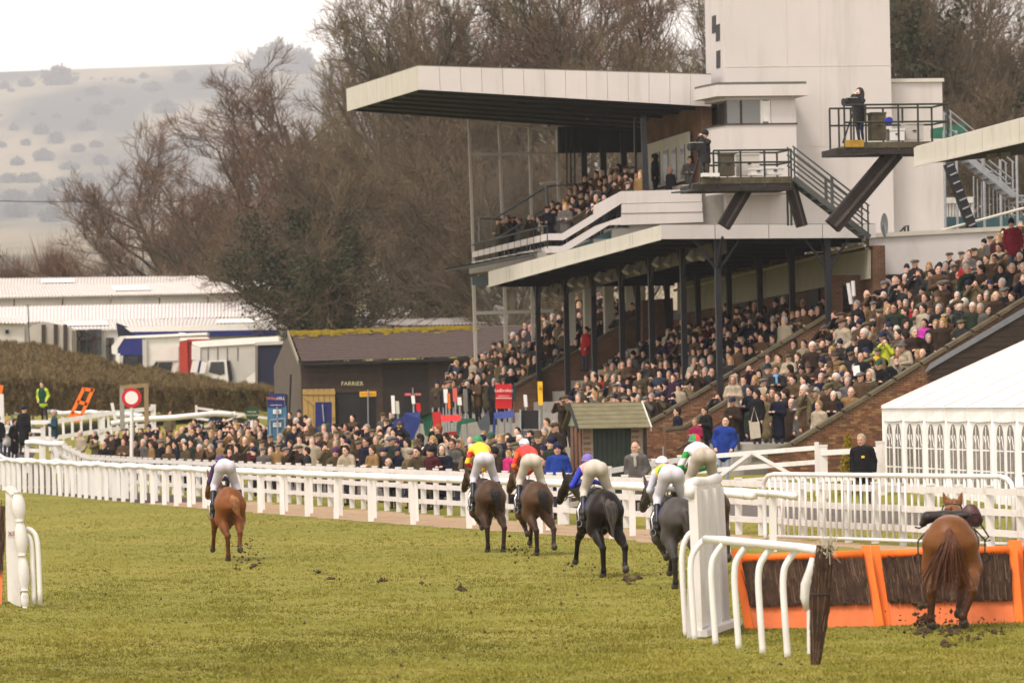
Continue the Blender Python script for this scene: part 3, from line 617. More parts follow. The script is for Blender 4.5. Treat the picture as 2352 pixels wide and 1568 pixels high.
for row, xs in ((0, COLX), (1, COLX2)):
    for i, x in enumerate(xs):
        a = 25.35 + (A_A - 25.6) * i / 6.0; s = (a - 25) / (A_A - 25); zt = (NLb + (FLb - NLb) * s)[2] + .05
        u = UAZ(Pa(x, 800, a))[0]; zb = max(GZ(u, a) - .1, cope_z(u, a) - 1.6) if row else GZ(u, a) - .1
        if row and i == 0: zb = cope_z(u, a) - .6
        c = MB(); c.sbox(u - .1, u + .1, a - .1, a + .1, zb, zt); col = c.build('column', DARKSTEEL if i < 2 else BLACK, CAN)
        for sg in (-1, 1) if i == 0 else (): MB().beam(S(u + sg * .1, a, zt - 1.05), S(u + sg * .85, a, zt - .02), .08, .08).build('knee_brace', DARKSTEEL if i < 2 else BLACK, CAN)
        for sg in (-1, 1) if not row else (1,): MB().beam(S(u, a + sg * .1, zt - 1.05), S(u, a + sg * .95, zt - .02), .08, .08).build('knee_brace', BLACK, CAN)
ub = UAZ(Pa(1652, 800, 25.35))[0]; ue = UAZ(Pa(1237, 800, A_A - .25))[0]
MB().beam(S(ub + .35, 25.6, NLb[2] - .28), S(ue + .35, A_A - .3, FLb[2] - .28), .08, .5).build('downstand_beam', mat('brown_beam', (.10, .085, .07), .8, .2, 2), CAN)
# yellow board strapped to the far column
MB().pan([(1234, 876), (1245, 876), (1247, 925), (1236, 925)], A_A - 1.4, .03).build('yellow_plate', YELLOW, CAN)
WLAMP = mat('lamp_housing', (.24, .215, .19), .5, .1)
for i, (x, y) in enumerate([(1270, 662), (1330, 640), (1393, 627), (1458, 610), (1527, 593), (1606, 578)]):
    a = 56 - i * 5.6; c = Pa(x, y, a); r = thing('twin_floodlight', ['first', 'second', 'third', 'fourth', 'fifth', 'sixth'][i] + ' twin floodlight from the far end under the lower canopy', 'floodlight', c, 'floodlights under the canopy')
    for k, dx in ((0, -.22), (1, .2)):
        MB().tube([c + EU * dx, c + EU * (dx - .16) - EZ * .26 - EA * .1], (.10, .15), 10).build('lamp', WLAMP, r, smooth=False)
    MB().tube([c + EZ * .02, S(*UAZ(c)[:2], (NLb + (FLb - NLb) * ((a - 25) / 37))[2])], .025, 5).build('hanger', BLACK, r)
# ------------------------------------------------------------------ back wall of the covered terrace
UB = UAZ(Pa(1995, 600, 25.2))[0]
BW = thing('back_wall', 'cream panelled band over a brick wall at the back of the covered terrace', 'wall', Pa(1995, 640, 25.2))
far_t, far_b = Pu(1555, 650, UB), Pu(1555, 722, UB); nr_t, nr_b = Pa(1995, 573, 25.2), Pa(1995, 640, 25.2)
fascia(nr_t, far_t, far_b, nr_b, -EU, 6, mat('cream_stained', (.30, .28, .22), .8, .08, 1.2, stain=(.22, .2, .13), st_scale=2.2, st_amt=.6), BW, th=.1, name='cream_panel')
MB().tube([nr_t - EU * .12 + EZ * .02 + EZ * .12, far_t - EU * .12 - EZ * .3], .05, 6).build('pipe', CREAM, BW)
base = S(UB + .15, 25.2, 0); _, fa, _ = UAZ(far_b)
me = MB(); me.box((.2, (fa - 25.2) / 2, 5.2), (.2, (fa - 25.2) / 2 + .2, 3.2)); link('brick_core', mesh_np('brick_core', me.v, me.f, [BRICKFAR]), BW, base - ORG[BW.name], rotz=TH)
for i, (x, y0, y1) in enumerate([(1700, 690, 770), (1790, 675, 760), (1860, 665, 745)]):
    t0 = Pu(x, y0, UB + .1); t1 = Pu(x + 22, y0 - 3, UB + .1); MB().prism([t0, t1, t1 - EZ * 2.2, t0 - EZ * 2.2], -EU * .05).build('doorway', BLACK, BW)
for i, (x, w2) in enumerate([(1314, 9), (1350, 8), (1400, 12), (1450, 12)]):
    p = Pa(x, 720, A_A + 3 - i * .6); u, a, z = UAZ(p); MB().sbox(u - w2 / 62, u + w2 / 62, a, a + .4, z - 2.5, 9.3).build('white_pier', CREAM, BW)
MB().pan([(1476, 690), (1546, 684), (1548, 800), (1476, 800)], A_A - 6, .4).build('brick_pier', BRICKB, BW)
# ------------------------------------------------------------------ end wall to the right of the canopy
EW = thing('end_wall', 'grey rendered parapet over brick, at the top of the open terrace', 'wall', Pa(2010, 640, 26.4))
MB().pan([(1996, 545), (2420, 523), (2420, 628), (1999, 630)], 26.2, .5).build('grey_parapet', GREYPANEL, EW)
MB().pan([(1996, 536), (2420, 514), (2420, 524), (1996, 546)], 26.1, .7).build('parapet_coping', mat('pale_coping', (.42, .39, .33), .9, .1, 2, stain=(.2, .19, .1), st_scale=2, st_amt=.7), EW)
mb = MB(); q = [uz(Pa(x, y, 26.45)) for x, y in [(1900, 632), (2420, 630), (2420, 800), (1900, 800)]]; mb.prism([np.array([u, 0, z]) for u, z in q], np.array([0, .4, 0]))
link('brick_core', mesh_np('brick_core', mb.v, mb.f, [BRICKFAR]), EW, S(0, 26.45, 0) - ORG[EW.name], rotz=TH)
for x in (1945, 2002): MB().pan([(x - 8, 652), (x + 8, 651), (x + 8, 715), (x - 8, 716)], 26.38, .08).build('slit_window', DARKGLASS, EW)
MB().tube([Pa(1997, 575, 25.9), Pa(1999, 628, 25.9), Pa(2004, 632, 25.9), Pa(2042, 646, 25.9), Pa(2047, 655, 25.9), Pa(2048, 690, 25.9)], .065, 8).build('drainpipe', mat('grey_pipe', (.40, .39, .38), .5, .06), EW, smooth=True)
MB().sbox(*[f for f in (UAZ(Pa(1990, 575, 25.8))[0], UAZ(Pa(2004, 575, 25.8))[0])], 25.7, 26.0, Pa(1990, 577, 25.8)[2], Pa(1990, 568, 25.8)[2]).build('hopper', CREAM, EW)
ht = thing('patio_heater_lamp', 'upright white twin-tube lamp by the slit windows of the brick end wall', 'lamp', Pa(1962, 730, 25.2))
MB().tube([Pa(1962, 735, 25.2), Pa(1960, 680, 25.2)], .035, 6).build('pole', GALV, ht); 
for p, q in (((1948, 650), (1955, 698)), ((1959, 645), (1961, 680))): MB().tube([Pa(*p, 25.1), Pa(*q, 25.1)], .07, 8).build('tube', WHITE, ht)
# ------------------------------------------------------------------ upper deck
A1, A2 = 52.0, 72.0
UD = thing('upper_grandstand', 'upper grandstand deck with white balcony, black columns and glazed end', 'grandstand', Pa(1426, 517, A1))
B = lambda px, py: (1065.75 + .2344 * px, 269.5 + .2344 * py)
# solid white balcony, in three boards with shadow joints
MB().pan([B(1540, 725), B(2330, 704), B(2330, 826), B(1540, 845)], A1, .18).build('balcony_board', RENDER, UD)
MB().pan([B(1545, 850), B(2335, 831), B(2335, 925), B(1548, 940)], A1 - .03, .18).build('balcony_board', RENDER, UD)
MB().pan([B(1548, 946), B(2340, 931), B(2345, 1026), B(1545, 1055)], A1, .18).build('balcony_board', RENDER, UD)
MB().pan([B(1270, 868), B(1540, 725), B(1540, 845), B(1275, 945 + 70)], A1 - .01, .16).build('balcony_ramp', RENDER, UD)
MB().pan([B(815, 1138), B(965, 1138), B(1270, 948), B(1275, 1018), B(975, 1203), B(815, 1203)], A1 + .01, .12).build('white_band', RENDER, UD)
MB().pan([B(815, 1262), B(960, 1262), B(1285, 1065), B(1545, 975), B(1545, 1052), B(1420, 1056), B(1005, 1310), B(960, 1328), B(815, 1328)], A1 + .03, .12).build('white_band', RENDER, UD)
UF = UAZ(Pa(1257, 560, A1))[0]
def uquad(y0n, y1n, xf, y0f, y1f, th, m, nm):     # along the front of the deck
    a, b = Pa(1257, y0n, A1), Pa(1257, y1n, A1); c, d = Pa(xf, y0f, A2), Pa(xf, y1f, A2); MB().prism([a, c, d, b], EU * th).build(nm, m, UD)
uquad(536.3, 551.5, 1085, 579, 591.5, .1, RENDER, 'white_band'); uquad(565.5, 581, 1180, 585, 596, .1, RENDER, 'white_band')
MB().tube([Pa(1085, 562.5, A2), Pa(1257, 518, A1)], .035, 6).build('handrail', GREENRAIL, UD)
MB().tube([Pa(1292, 515, A1), Pa(1363, 473, A1)], .03, 6).build('handrail', GREENRAIL, UD)
MB().tube([Pa(1085, 604, A2), Pa(1225, 577, A1 + 3)], .04, 6).build('foot_rail', CREAM, UD)
for i in range(13):
    s = i / 12.0; t = Pa(1085, 562.5, A2) * (1 - s) + Pa(1257, 518, A1) * s; b = Pa(1086, 604, A2) * (1 - s) + Pa(1257, 570, A1) * s; MB().tube([b, t], .022, 5).build('baluster', GREENRAIL, UD)
# lattice walkway under the front edge
for i in range(10):
    s = i / 9.0; p = Pa(1060, 617, A2) * (1 - s) + Pa(1225, 584, A1 + 3) * s; MB().beam(p - EU * .7, p + EU * .9 + EZ * .15, .05, .05).build('walkway_bar', BLACK, UD)
for d in (-.7, 0, .7): MB().beam(Pa(1060, 619, A2) + EU * d + EZ * .07 * d, Pa(1225, 586, A1 + 3) + EU * d + EZ * .07 * d, .05, .06).build('walkway_rail', BLACK, UD)
MB().pan([(1084, 636), (1123, 632), (1123, 655), (1085, 658)], A2 + 1, .3).build('grey_edge_panel', mat('blue_grey_panel', (.12, .15, .17), .7, .1), UD)
# green wall under the balcony, deck floor and its tiers
MB().pan([(1300, 578), (1430, 516), (1660, 508), (1700, 560), (1300, 600)], A1 + .5, .1).build('teal_wall', TEAL, UD)
un, zn = uz(Pa(1257, 575, A1)); 
for k in range(8):
    z = zn + .02 + max(0, k - 1) * .42; u = UF + .1 + (1.1 if k else 0) + max(0, k - 1) * .72
    MB().sbox(u, u + (9 - k * .7), A1 + .25, A2 - .1, z - .45, z - .02).build('tier', CONC, UD)
# stair rails in the stand
for off in (0, -.0):
    pts = [Pa(1101, 555, 70), Pa(1101, 502, 70), Pa(1135, 502, 70), Pa(1258, 428, 70), Pa(1328, 424, 70), Pa(1330, 470, 70)]
    MB().tube(pts, .05, 6).build('stair_rail', GALV, UD)
    MB().tube([Pa(1140, 548, 68), Pa(1270, 470, 68), Pa(1300, 470, 68)], .05, 6).build('stair_rail', GALV, UD)
    MB().beam(Pa(1255, 428, 69), Pa(1258, 475, 69), .25, .1).build('newel', GALV, UD)
MB().pan([(1242, 419), (1288, 413), (1290, 418), (1246, 424)], 68.8, .5).build('lit_sign_top', RENDER, UD)
# glazed end screen with its frame
GL = glass_mat('screen_glass', (.30, .31, .30), .07, .05)
vx = [(1077, 1086), (1146.6, 1155), (1215.8, 1221), (1280, 1283)]
for i in range(3):
    (t0, b0), (t1, b1) = vx[i], vx[i + 1]; y0, y1 = 276 + i * 6.5, 282 + i * 6.5
    MB().pan([(t0 + 4, y0 + 3), (t1 - 4, y1 + 3), ((t1 + b1) / 2 - 4, 352), ((t0 + b0) / 2 + 4, 352)], A2, .02).build('pane', GL, UD)
    MB().pan([((t0 + b0) / 2 + 4, 359), ((t1 + b1) / 2 - 4, 359), (b1 - 2, 575 - i * 45), (b0 + 5, 600 - i * 45)], A2, .02).build('pane', GL, UD)
FR = mat('frame_pale', (.50, .46, .42), .6, .06, 2)
for i, (t, b) in enumerate(vx): MB().beam(Pa(t, 274 + i * 6, A2), Pa(b + (1 if i else 2), [610, 585, 540, 500][i], A2), .11, .11, up=EA).build('mullion', FR, UD)
MB().beam(Pa(1079, 355.5, A2), Pa(1282, 352, A2), .1, .12, up=EZ).build('transom', FR, UD); MB().beam(Pa(1076, 278, A2), Pa(1282, 297, A2), .1, .1).build('transom', FR, UD)
# lower glazed screen
LS = thing('glass_screen', 'tall pale-framed glass screen at the far end of the terrace', 'screen', Pa(1090, 820, 70))
for t, b in ((1088, 1093), (1159, 1162), (1222, 1225)): MB().beam(Pa(t, 655, 70), Pa(b, 830 if t < 1100 else 790, 70), .13, .13, up=EA).build('mullion', FR, LS)
MB().beam(Pa(1090, 719, 70), Pa(1270, 714, 70), .1, .14).build('transom', FR, LS)
for x0, x1 in ((1094, 1155), (1166, 1219)):
    MB().pan([(x0, 662), (x1, 660), (x1, 712), (x0, 714)], 70, .02).build('pane', GL, LS); MB().pan([(x0, 724), (x1, 721), (x1, 785), (x0, 800)], 70, .02).build('pane', GL, LS)
# black upper back wall, openings, columns and the brick end
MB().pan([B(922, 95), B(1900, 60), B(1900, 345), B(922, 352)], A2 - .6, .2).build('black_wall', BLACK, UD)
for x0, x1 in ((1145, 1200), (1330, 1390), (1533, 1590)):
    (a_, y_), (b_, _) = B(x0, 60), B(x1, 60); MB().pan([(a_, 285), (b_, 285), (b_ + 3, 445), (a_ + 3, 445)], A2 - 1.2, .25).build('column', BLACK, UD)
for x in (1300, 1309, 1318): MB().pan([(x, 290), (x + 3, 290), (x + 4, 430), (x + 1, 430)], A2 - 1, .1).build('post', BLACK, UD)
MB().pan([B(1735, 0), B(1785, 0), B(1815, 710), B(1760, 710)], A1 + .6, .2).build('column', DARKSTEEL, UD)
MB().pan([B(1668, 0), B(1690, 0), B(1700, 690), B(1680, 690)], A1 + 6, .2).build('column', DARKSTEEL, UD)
UB2 = UAZ(Pa(1600, 350, A1 + 1))[0]
mb = MB(); mb.box((.2, 6, -.6), (.2, 6, 2.6)); pz = Pa(1600, 350, A1 + 1)[2]
link('brick_core', mesh_np('brick_core', mb.v, mb.f, [BRICKFAR]), UD, S(UB2 + .1, A1 + .3, pz) - ORG[UD.name], rotz=TH)
c0, c1 = Pu(1490, 332, UB2), Pu(1585, 302, UB2); MB().prism([c0, c1, c1 - EZ * 1.9, c0 - EZ * 1.9], -EU * .06).build('white_door_unit', CREAM, UD)
for s in (.2, .4, .6, .8):
    q = c0 + (c1 - c0) * s; MB().prism([q - EZ * .45, q + (c1 - c0) * .11 - EZ * .45, q + (c1 - c0) * .11 - EZ * 1.8, q - EZ * 1.8], -EU * .09).build('door_pane', DARKGLASS, UD)
# ------------------------------------------------------------------ the big roof
RF = thing('roof', 'big white cantilever roof over the upper grandstand', 'roof', Pa(960, 152, A1))
nlt, nlb, nrt, nrb = Pa(960, 152, A1), Pa(963, 206, A1), Pa(1634, 172, A1), Pa(1634, 245, A1); flt, flb = Pa(795, 205, A2), Pa(797, 256, A2)
fascia(nlt, nrt, nrb, nlb, -EA, 14, RENDER, RF, gap=.0012, name='fascia_panel'); fascia(nlt, flt, flb, nlb, -EU, 8, CREAM, RF, gap=.0008, name='fascia_panel')
ww = nrt - nlt; frb = Pa(1470, 303, A2)
sb = [nlb + EU * .08 + EA * .08 + EZ * .03, nrb + EA * .08 + EZ * .03, frb + (frb - flb) * .6 + EZ * .03, flb + EU * .08 + EZ * .03]
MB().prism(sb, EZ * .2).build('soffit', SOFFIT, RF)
tp = [nlt + EU * .02 + EA * .02 - EZ * .06, nrt + EA * .02 - EZ * .06, flt + ww - EZ * .06, flt + EU * .02 - EZ * .06]; MB().prism(tp, EZ * .1).build('roof_sheet', mat('mossy_roof', (.15, .14, .10), .95, .25, 2), RF)
for i in range(6):
    s = (i + .5) / 6; MB().beam(sb[0] + (sb[3] - sb[0]) * s + EU * .1 - EZ * .05, sb[1] + (sb[2] - sb[1]) * s - EZ * .05, .15, .1).build('purlin', BLACK, RF)
for (x, y) in ((1356, 262), (1405, 256)):
    c = Pa(x, y, 64); r = thing('spotlight', 'small spotlight under the big roof, ' + ('farther' if x < 1380 else 'nearer') + ' of two', 'spotlight', c); MB().tube([c, c - EZ * .15 - EU * .2], (.08, .12), 8).build('lamp', WLAMP, r); MB().tube([c, c + EZ * .4], .02, 5).build('hanger', BLACK, r)
# ------------------------------------------------------------------ tower
TW = thing('tower', 'tall white rendered tower of the grandstand with small dark windows', 'tower', Pa(1700, 530, 51.6))
AT = 51.6; uL, uR = UAZ(Pa(1667, 300, AT))[0], UAZ(Pa(2049, 300, AT))[0]; zT = Pa(1700, -160, AT)[2]
MB().sbox(uL, uR, AT, AT + 3.6, 9.4, zT).build('wall', RENDER, TW)
uR2 = UAZ(Pa(2166, 300, AT + .8))[0]; z2 = Pa(2100, 181, AT + .8)[2]
MB().sbox(uR + .003, uR2, AT + .8, AT + 4.4, 9.4, z2 - .14).build('side_block', RENDER, TW); MB().sbox(uR + .003, uR2 + .06, AT + .7, AT + 4.5, z2 - .14, z2).build('side_block_coping', CREAM, TW)
def uslit(x0, y0, y1):   # windows in the face toward the track
    t = Pu(x0, y0, uL); b = Pu(x0, y1, uL); MB().prism([t, t - EA * .75, b - EA * .75, b], -EU * .02).build('window', BLACK, TW)
uslit(1636, 38, 78); uslit(1645, 58, 96); uslit(1646, 118, 158)
for y in (158, ): MB().pan([(1668, y - 5), (2048, y - 9), (2048, y - 7.5), (1668, y - 3)], AT - .012, .015).build('render_joint', CREAM, TW)
for x in (1805, 1880): MB().pan([(x, -20), (x + 1.2, -20), (x + 7, 330), (x + 5.8, 330)], AT - .01, .012).build('render_joint', CREAM, TW)
MB().pan([(1838, 335), (2140, 326), (2140, 328), (1838, 337.5)], AT - .011, .013).build('render_joint', CREAM, TW)
# commentary box
CB = thing('commentary_box', 'white commentary box with a wide window projecting from the tower', 'commentary box', Pa(1670, 440, 48.5))
AF = 48.6
def foot(x): return UAZ(Pa(x, 300, AF))[0]
uf0, uf1 = foot(1668), foot(1829); ub0 = UAZ(Pa(1618, 300, AT))[0]
def prow(z0, z1, grow, nm, m, root=CB, half=False):
    poly = [S(uf0 - grow, AF - grow, z0), S(uf1 + grow, AF - grow, z0), S(uf1 + grow, AT - .01, z0), S(ub0 - grow, AT - .01, z0), S(ub0 - grow, AT - .8, z0)]; return MB().prism(poly, EZ * (z1 - z0)).build(nm, m, root)
zz = lambda y: Pa(1700, y, AF)[2]
prow(zz(443), zz(286), 0, 'wall', RENDER); prow(zz(230), zz(222.5), -.02, 'head', RENDER); prow(zz(222), zz(196), .42, 'roof_fascia', RENDER); prow(zz(195.5), zz(190), .36, 'roof_top', mat('roof_felt2', (.10, .10, .085), .9, .2, 2))
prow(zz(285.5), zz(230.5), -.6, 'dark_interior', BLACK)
prow(zz(287), zz(284), .05, 'sill', DARKWOOD)
uw = foot(1772); MB().sbox(uw, uf1, AF, AF + .3, zz(284), zz(230.5)).build('wall_pier', RENDER, CB)
for x in (1668, 1703, 1750, 1768): u = foot(x); MB().sbox(u - .04, u + .04, AF, AF + .06, zz(284), zz(231)).build('window_post', WHITE if x > 1740 else DARKWOOD, CB)
MB().sbox(uf0 + .04, uw, AF + .02, AF + .035, zz(284), zz(230.5)).build('pane', glass_mat('box_glass', (.25, .25, .25), .55, .05), CB)
MB().sbox(foot(1752), foot(1766), AF - .02, AF + .02, zz(280), zz(233)).build('casement', WHITE, CB)
# the roof and the commentary box belong to the deck and the tower
for part_, whole_ in ((RF, UD), (CB, TW)):
    part_.location = [float(v) for v in ORG[part_.name] - ORG[whole_.name]]; part_.parent = whole_
    for k_ in ('category', 'kind'): del part_[k_]
# ------------------------------------------------------------------ camera platforms
def platform(label, a, x0, x1, yd0, yd1, ytop, posts, strut, rail_pts=None, dep=2.2):
    u0, u1 = UAZ(Pa(x0, yd0, a))[0], UAZ(Pa(x1, yd0, a))[0]; zt, zb = Pa((x0 + x1) / 2, yd0, a)[2], Pa((x0 + x1) / 2, yd1, a)[2]; zr = Pa((x0 + x1) / 2, ytop, a)[2]
    root = thing('camera_platform', label, 'platform', S(u0, a, zb))
    zm = zb + (zt - zb) * .55
    n = 5
    for i in range(n): MB().sbox(u0 + (u1 - u0) * i / n + .004, u0 + (u1 - u0) * (i + 1) / n - .004, a, a + .08, zm, zt + .02).build('toe_board', MOSSWOOD, root)
    MB().sbox(u0, u1, a + .085, a + dep, zm, zt - .1).build('deck', MOSSWOOD, root); MB().sbox(u0 - .3, u1 - .02, a + .02, a + dep, zb, zm - .004).build('deck_beam', RUSTSTEEL, root)
    for aa in (a + .03, a + dep):
        for x in posts:
            u = UAZ(Pa(x, yd0, a))[0]; MB().tube([S(u, aa, zb + .1), S(u, aa, zr)], .035, 6).build('rail_post', GREENRAIL, root)
        for z in (zr, (zr + zt) / 2 + .05): MB().tube([S(UAZ(Pa(posts[0], yd0, a))[0], aa, z), S(u1, aa, z)], .035, 6).build('guard_rail', GREENRAIL, root)
    for z in (zr, (zr + zt) / 2 + .05): MB().tube([S(u1 - .03, a + .03, z), S(u1 - .03, a + dep, z)], .035, 6).build('guard_rail', GREENRAIL, root)
    for (p, q, wd) in strut: MB().beam(Pa(*p, a + .8), Pa(*q, a + .8), wd, wd * .8, up=EA).build('strut', RUSTSTEEL, root); MB().beam(Pa(p[0] + 3, p[1], a + .8) - EA * wd * .45, Pa(q[0] + 3, q[1], a + .8) - EA * wd * .45, wd * .2, .03, up=EA).build('strut_web', mat('worn_steel', (.07, .055, .048), .6, .3, 6), root)
    return root, u0, u1, zt, zr
A_P1, A_P2 = 17.0, 15.0
pf1, *q1 = platform('lower mossy camera platform with green railings in front of the commentary box', A_P1, 1612, 1820, 408, 438, 345, (1640, 1652, 1702, 1757, 1818), [((1712, 436), (1662, 520), .42), ((1816, 426), (1842, 520), .36)])
MB().beam(Pa(1560, 442, A_P1 - .3), Pa(1650, 430, A_P1 + 1), .7, .05).build('grating', GREENRAIL, pf1); MB().beam(Pa(1612, 402, A_P1), Pa(1650, 402, A_P1), .4, .12).build('white_ledge', WHITE, pf1)
pf2, *q2 = platform('upper mossy camera platform with green railings beside the tower', A_P2, 1941, 2180, 327, 354, 240, (1941, 1962, 1990, 2065, 2110, 2178), [((2056, 350), (1912, 520), .55)])
MB().beam(Pa(1895, 360, A_P2), Pa(1990, 354, A_P2), .5, .05).build('grating', GREENRAIL, pf2); MB().sbox(UAZ(Pa(1941, 330, A_P2))[0], UAZ(Pa(1984, 330, A_P2))[0], A_P2 - .02, A_P2 - .004, Pa(1950, 338, A_P2)[2], Pa(1950, 322, A_P2)[2]).build('yellow_toe_board', OCHRE, pf2)
def equip(root_label, items):
    pass
def crate(label, name, cat, x0, x1, y0, y1, a, m, dep=.6):
    p0, p1 = Pa(x0, y1, a), Pa(x1, y1, a); r = thing(name, label, cat, p0); u0, u1 = UAZ(p0)[0], UAZ(p1)[0]; zb, zt = p0[2], Pa(x0, y0, a)[2]
    MB().sbox(u0, u1, a, a + dep, zb, zt - .06).build('body', m, r); MB().sbox(u0 - .02, u1 + .02, a - .02, a + dep + .02, zt - .06, zt).build('lid', m, r); MB().sbox((u0 + u1) / 2 - .06, (u0 + u1) / 2 + .06, a - .03, a - .003, (zb + zt) / 2, (zb + zt) / 2 + .04).build('handle', BLACK, r)
CRT = mat('pale_case', (.42, .39, .35), .6, .08); WCRT = mat('white_case', (.68, .66, .63), .5, .05)
crate('tall brown cable cabinet on the lower camera platform', 'cable_cabinet', 'cabinet', 1658, 1688, 352, 404, A_P1 + 1, MOSSWOOD); crate('pale grey equipment case on the lower camera platform', 'equipment_case', 'case', 1698, 1745, 352, 404, A_P1 + 1.3, CRT)
crate('low white equipment case on the lower camera platform', 'equipment_case', 'case', 1762, 1800, 384, 402, A_P1 + .9, WCRT); crate('flat white case beside the grey one on the lower platform', 'equipment_case', 'case', 1726, 1758, 386, 403, A_P1 + .6, WCRT)
crate('tall brown cable cabinet on the upper camera platform', 'cable_cabinet', 'cabinet', 2003, 2036, 258, 322, A_P2 + 1, MOSSWOOD); crate('pale grey equipment case on the upper camera platform', 'equipment_case', 'case', 2080, 2122, 282, 322, A_P2 + 1.3, CRT); crate('white case beside the brown cabinet on the upper platform', 'equipment_case', 'case', 2044, 2078, 296, 323, A_P2 + 1.1, WCRT)
bb = thing('cable_drum', 'small blue cable drum hung on the upper platform rail', 'cable drum', Pa(2041, 278, A_P2 + .3)); c = Pa(2041, 278, A_P2 + .3); MB().tube([c - EA * .1, c + EA * .1], .13, 14).build('drum', mat('blue_plastic', (.02, .03, .35), .4, .1), bb)
# stairs down from the platforms
def stair(label, a, x0, y0, x1, y1, n, m, rails):
    p0, p1 = Pa(x0, y0, a), Pa(x1, y1, a); r = thing('steel_stair', label, 'stair', p1)
    for da in (0, .9): MB().beam(p0 + EA * da, p1 + EA * da, .06, .18).build('stringer', m, r)
    for i in range(n):
        q = p0 + (p1 - p0) * (i + .5) / n; MB().box(q + EA * .45, (.14, .44, .02), (EU, EA, EZ)).build('tread', m, r)
    for da in (0, .9):
        for h in rails: MB().tube([p0 + EA * da + EZ * h, p1 + EA * da + EZ * h], .03, 6).build('handrail', m, r)
        for s in (.02, .5, .52, .98): q = p0 + (p1 - p0) * s + EA * da; MB().tube([q, q + EZ * rails[-1]], .03, 6).build('rail_post', m, r)
    return r
GST = mat('green_grey_steel', (.085, .095, .088), .55, .15, 4)
stair('green-grey steel stair running down from the lower camera platform', A_P1 + .3, 1822, 408, 1998, 545, 10, GST, (.45, .8, 1.05)); stair('galvanised stair behind the near canopy, down from the upper platform', A_P2 + .5, 2182, 330, 2330, 450, 10, GALV, (.5, 1.1))
for x in (1808, 1816): MB().tube([Pa(x, 438, A_P1 + 1.8), Pa(x + 2, 518, A_P1 + 1.8)], .04, 6).build('leg', GST, pf1)
# dish and small handrail on the canopy end
dsh = thing('satellite_dish', 'grey satellite dish beside the end of the lower canopy', 'dish', Pa(2024, 535, 24)); c = Pa(2024, 517, 24)
V = []; 
for i in range(5):
    for j in range(16):
        rr = .42 * i / 4; an = 2 * math.pi * j / 16; V.append(c + EU * (rr * math.cos(an) * .45 + .12 * (i / 4) ** 2) + EZ * rr * math.sin(an) + EA * rr * math.cos(an) * .6)
MB().add(V, [(i * 16 + j, i * 16 + (j + 1) % 16, (i + 1) * 16 + (j + 1) % 16, (i + 1) * 16 + j) for i in range(4) for j in range(16)]).build('dish', mat('dish_grey', (.22, .22, .23), .5, .1), dsh); MB().tube([c + EU * .1, c + EU * .15 - EZ * .4], .04, 6).build('mast', GALV, dsh)
hr = thing('hatch_rail', 'small dark hatch rail on the flat roof below the tower', 'handrail', Pa(2062, 537, 27)); MB().tube([Pa(2064, 536, 27), Pa(2078, 521, 27), Pa(2086, 518, 27), Pa(2086, 536, 27)], .04, 6).build('rail', GREENRAIL, hr); MB().tube([Pa(2078, 521, 27), Pa(2078, 536, 27)], .04, 6).build('post', GREENRAIL, hr)
# ------------------------------------------------------------------ near canopy on the right
N0t, N0b = Pa(2098, 340, 9), Pa(2100, 382, 9); UN = UAZ(N0t)[0]; N1t, N1b = Pu(2352, 271, UN), Pu(2352, 325, UN)
N2t = N0t + (N1t - N0t) * 1.6; N2b = N0b + (N1b - N0b) * 1.6
NC = thing('canopy', 'near white-edged canopy cut off by the picture edge above the open terrace', 'canopy', N0t)
fascia(N0t, N2t, N2b, N0b, -EU, 5, CREAM, NC); MB().beam(N0b - EU * .03, N2b - EU * .03, .05, .08).build('gutter', CREAM, NC)
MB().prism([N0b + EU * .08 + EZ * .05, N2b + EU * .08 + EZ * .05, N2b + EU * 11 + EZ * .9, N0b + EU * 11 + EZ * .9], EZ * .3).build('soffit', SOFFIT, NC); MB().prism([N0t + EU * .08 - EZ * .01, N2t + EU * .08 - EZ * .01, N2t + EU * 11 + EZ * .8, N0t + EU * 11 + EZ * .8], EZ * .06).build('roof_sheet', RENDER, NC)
p, q = Pa(2178, 376, 30), Pa(2246, 560, 30); MB().beam(p, q, .36, .2, up=EA).build('leaning_column', BLACK, NC)
for i in range(9): c = p + (q - p) * (i + .4) / 9.5; MB().beam(c - EU * .12 - EA * .13, c + EU * .12 - EA * .13 + EZ * .1, .05, .03, up=EA).build('lattice_bar', GALV, NC)
for x, y in ((2278, 352), (2308, 350)):
    c = Pa(x, y, 5); r = thing('floodlight', ('left' if x < 2300 else 'right') + ' one of two square floodlights under the near canopy', 'floodlight', c); MB().box(c, (.2, .12, .16), (EU * .8 + EZ * .3, EA, EZ)).build('lamp', WLAMP, r); MB().tube([c, c + EZ * .5], .03, 5).build('hanger', BLACK, r)
# scaffold stairs and teal building behind the open terrace
SCF = thing('scaffold_stair', 'galvanised scaffold and sloping rails behind the top of the open terrace', 'scaffold', Pa(2200, 535, 31))
for x in (2172, 2200, 2262, 2300, 2338): MB().tube([Pa(x, 540, 31), Pa(x - 4, 300, 31)], .05, 6).build('pole', GALV, SCF)
for i in range(4): MB().tube([Pa(2240 + i * 8, 370 + i * 6, 32 + i * .4), Pa(2360 + i * 8, 470 + i * 6, 32 + i * .4)], .045, 6).build('stair_rail', GALV, SCF)
for i in range(7): MB().box(Pa(2262 + i * 17, 395 + i * 14, 32.4), (.3, .5, .03), (EU, EA, EZ)).build('tread', GALV, SCF)
for i in range(14): MB().tube([Pa(2236 + i * 9, 405 + i * 6, 33), Pa(2237 + i * 9, 500, 33)], .025, 5).build('baluster', GALV, SCF)
MB().tube([Pa(2160, 530, 30), Pa(2352, 478, 30)], .05, 6).build('handrail', CREAM, SCF)
TB = thing('teal_building', 'low green building with a white balcony fence behind the stand', 'building', Pa(2146, 560, 60))
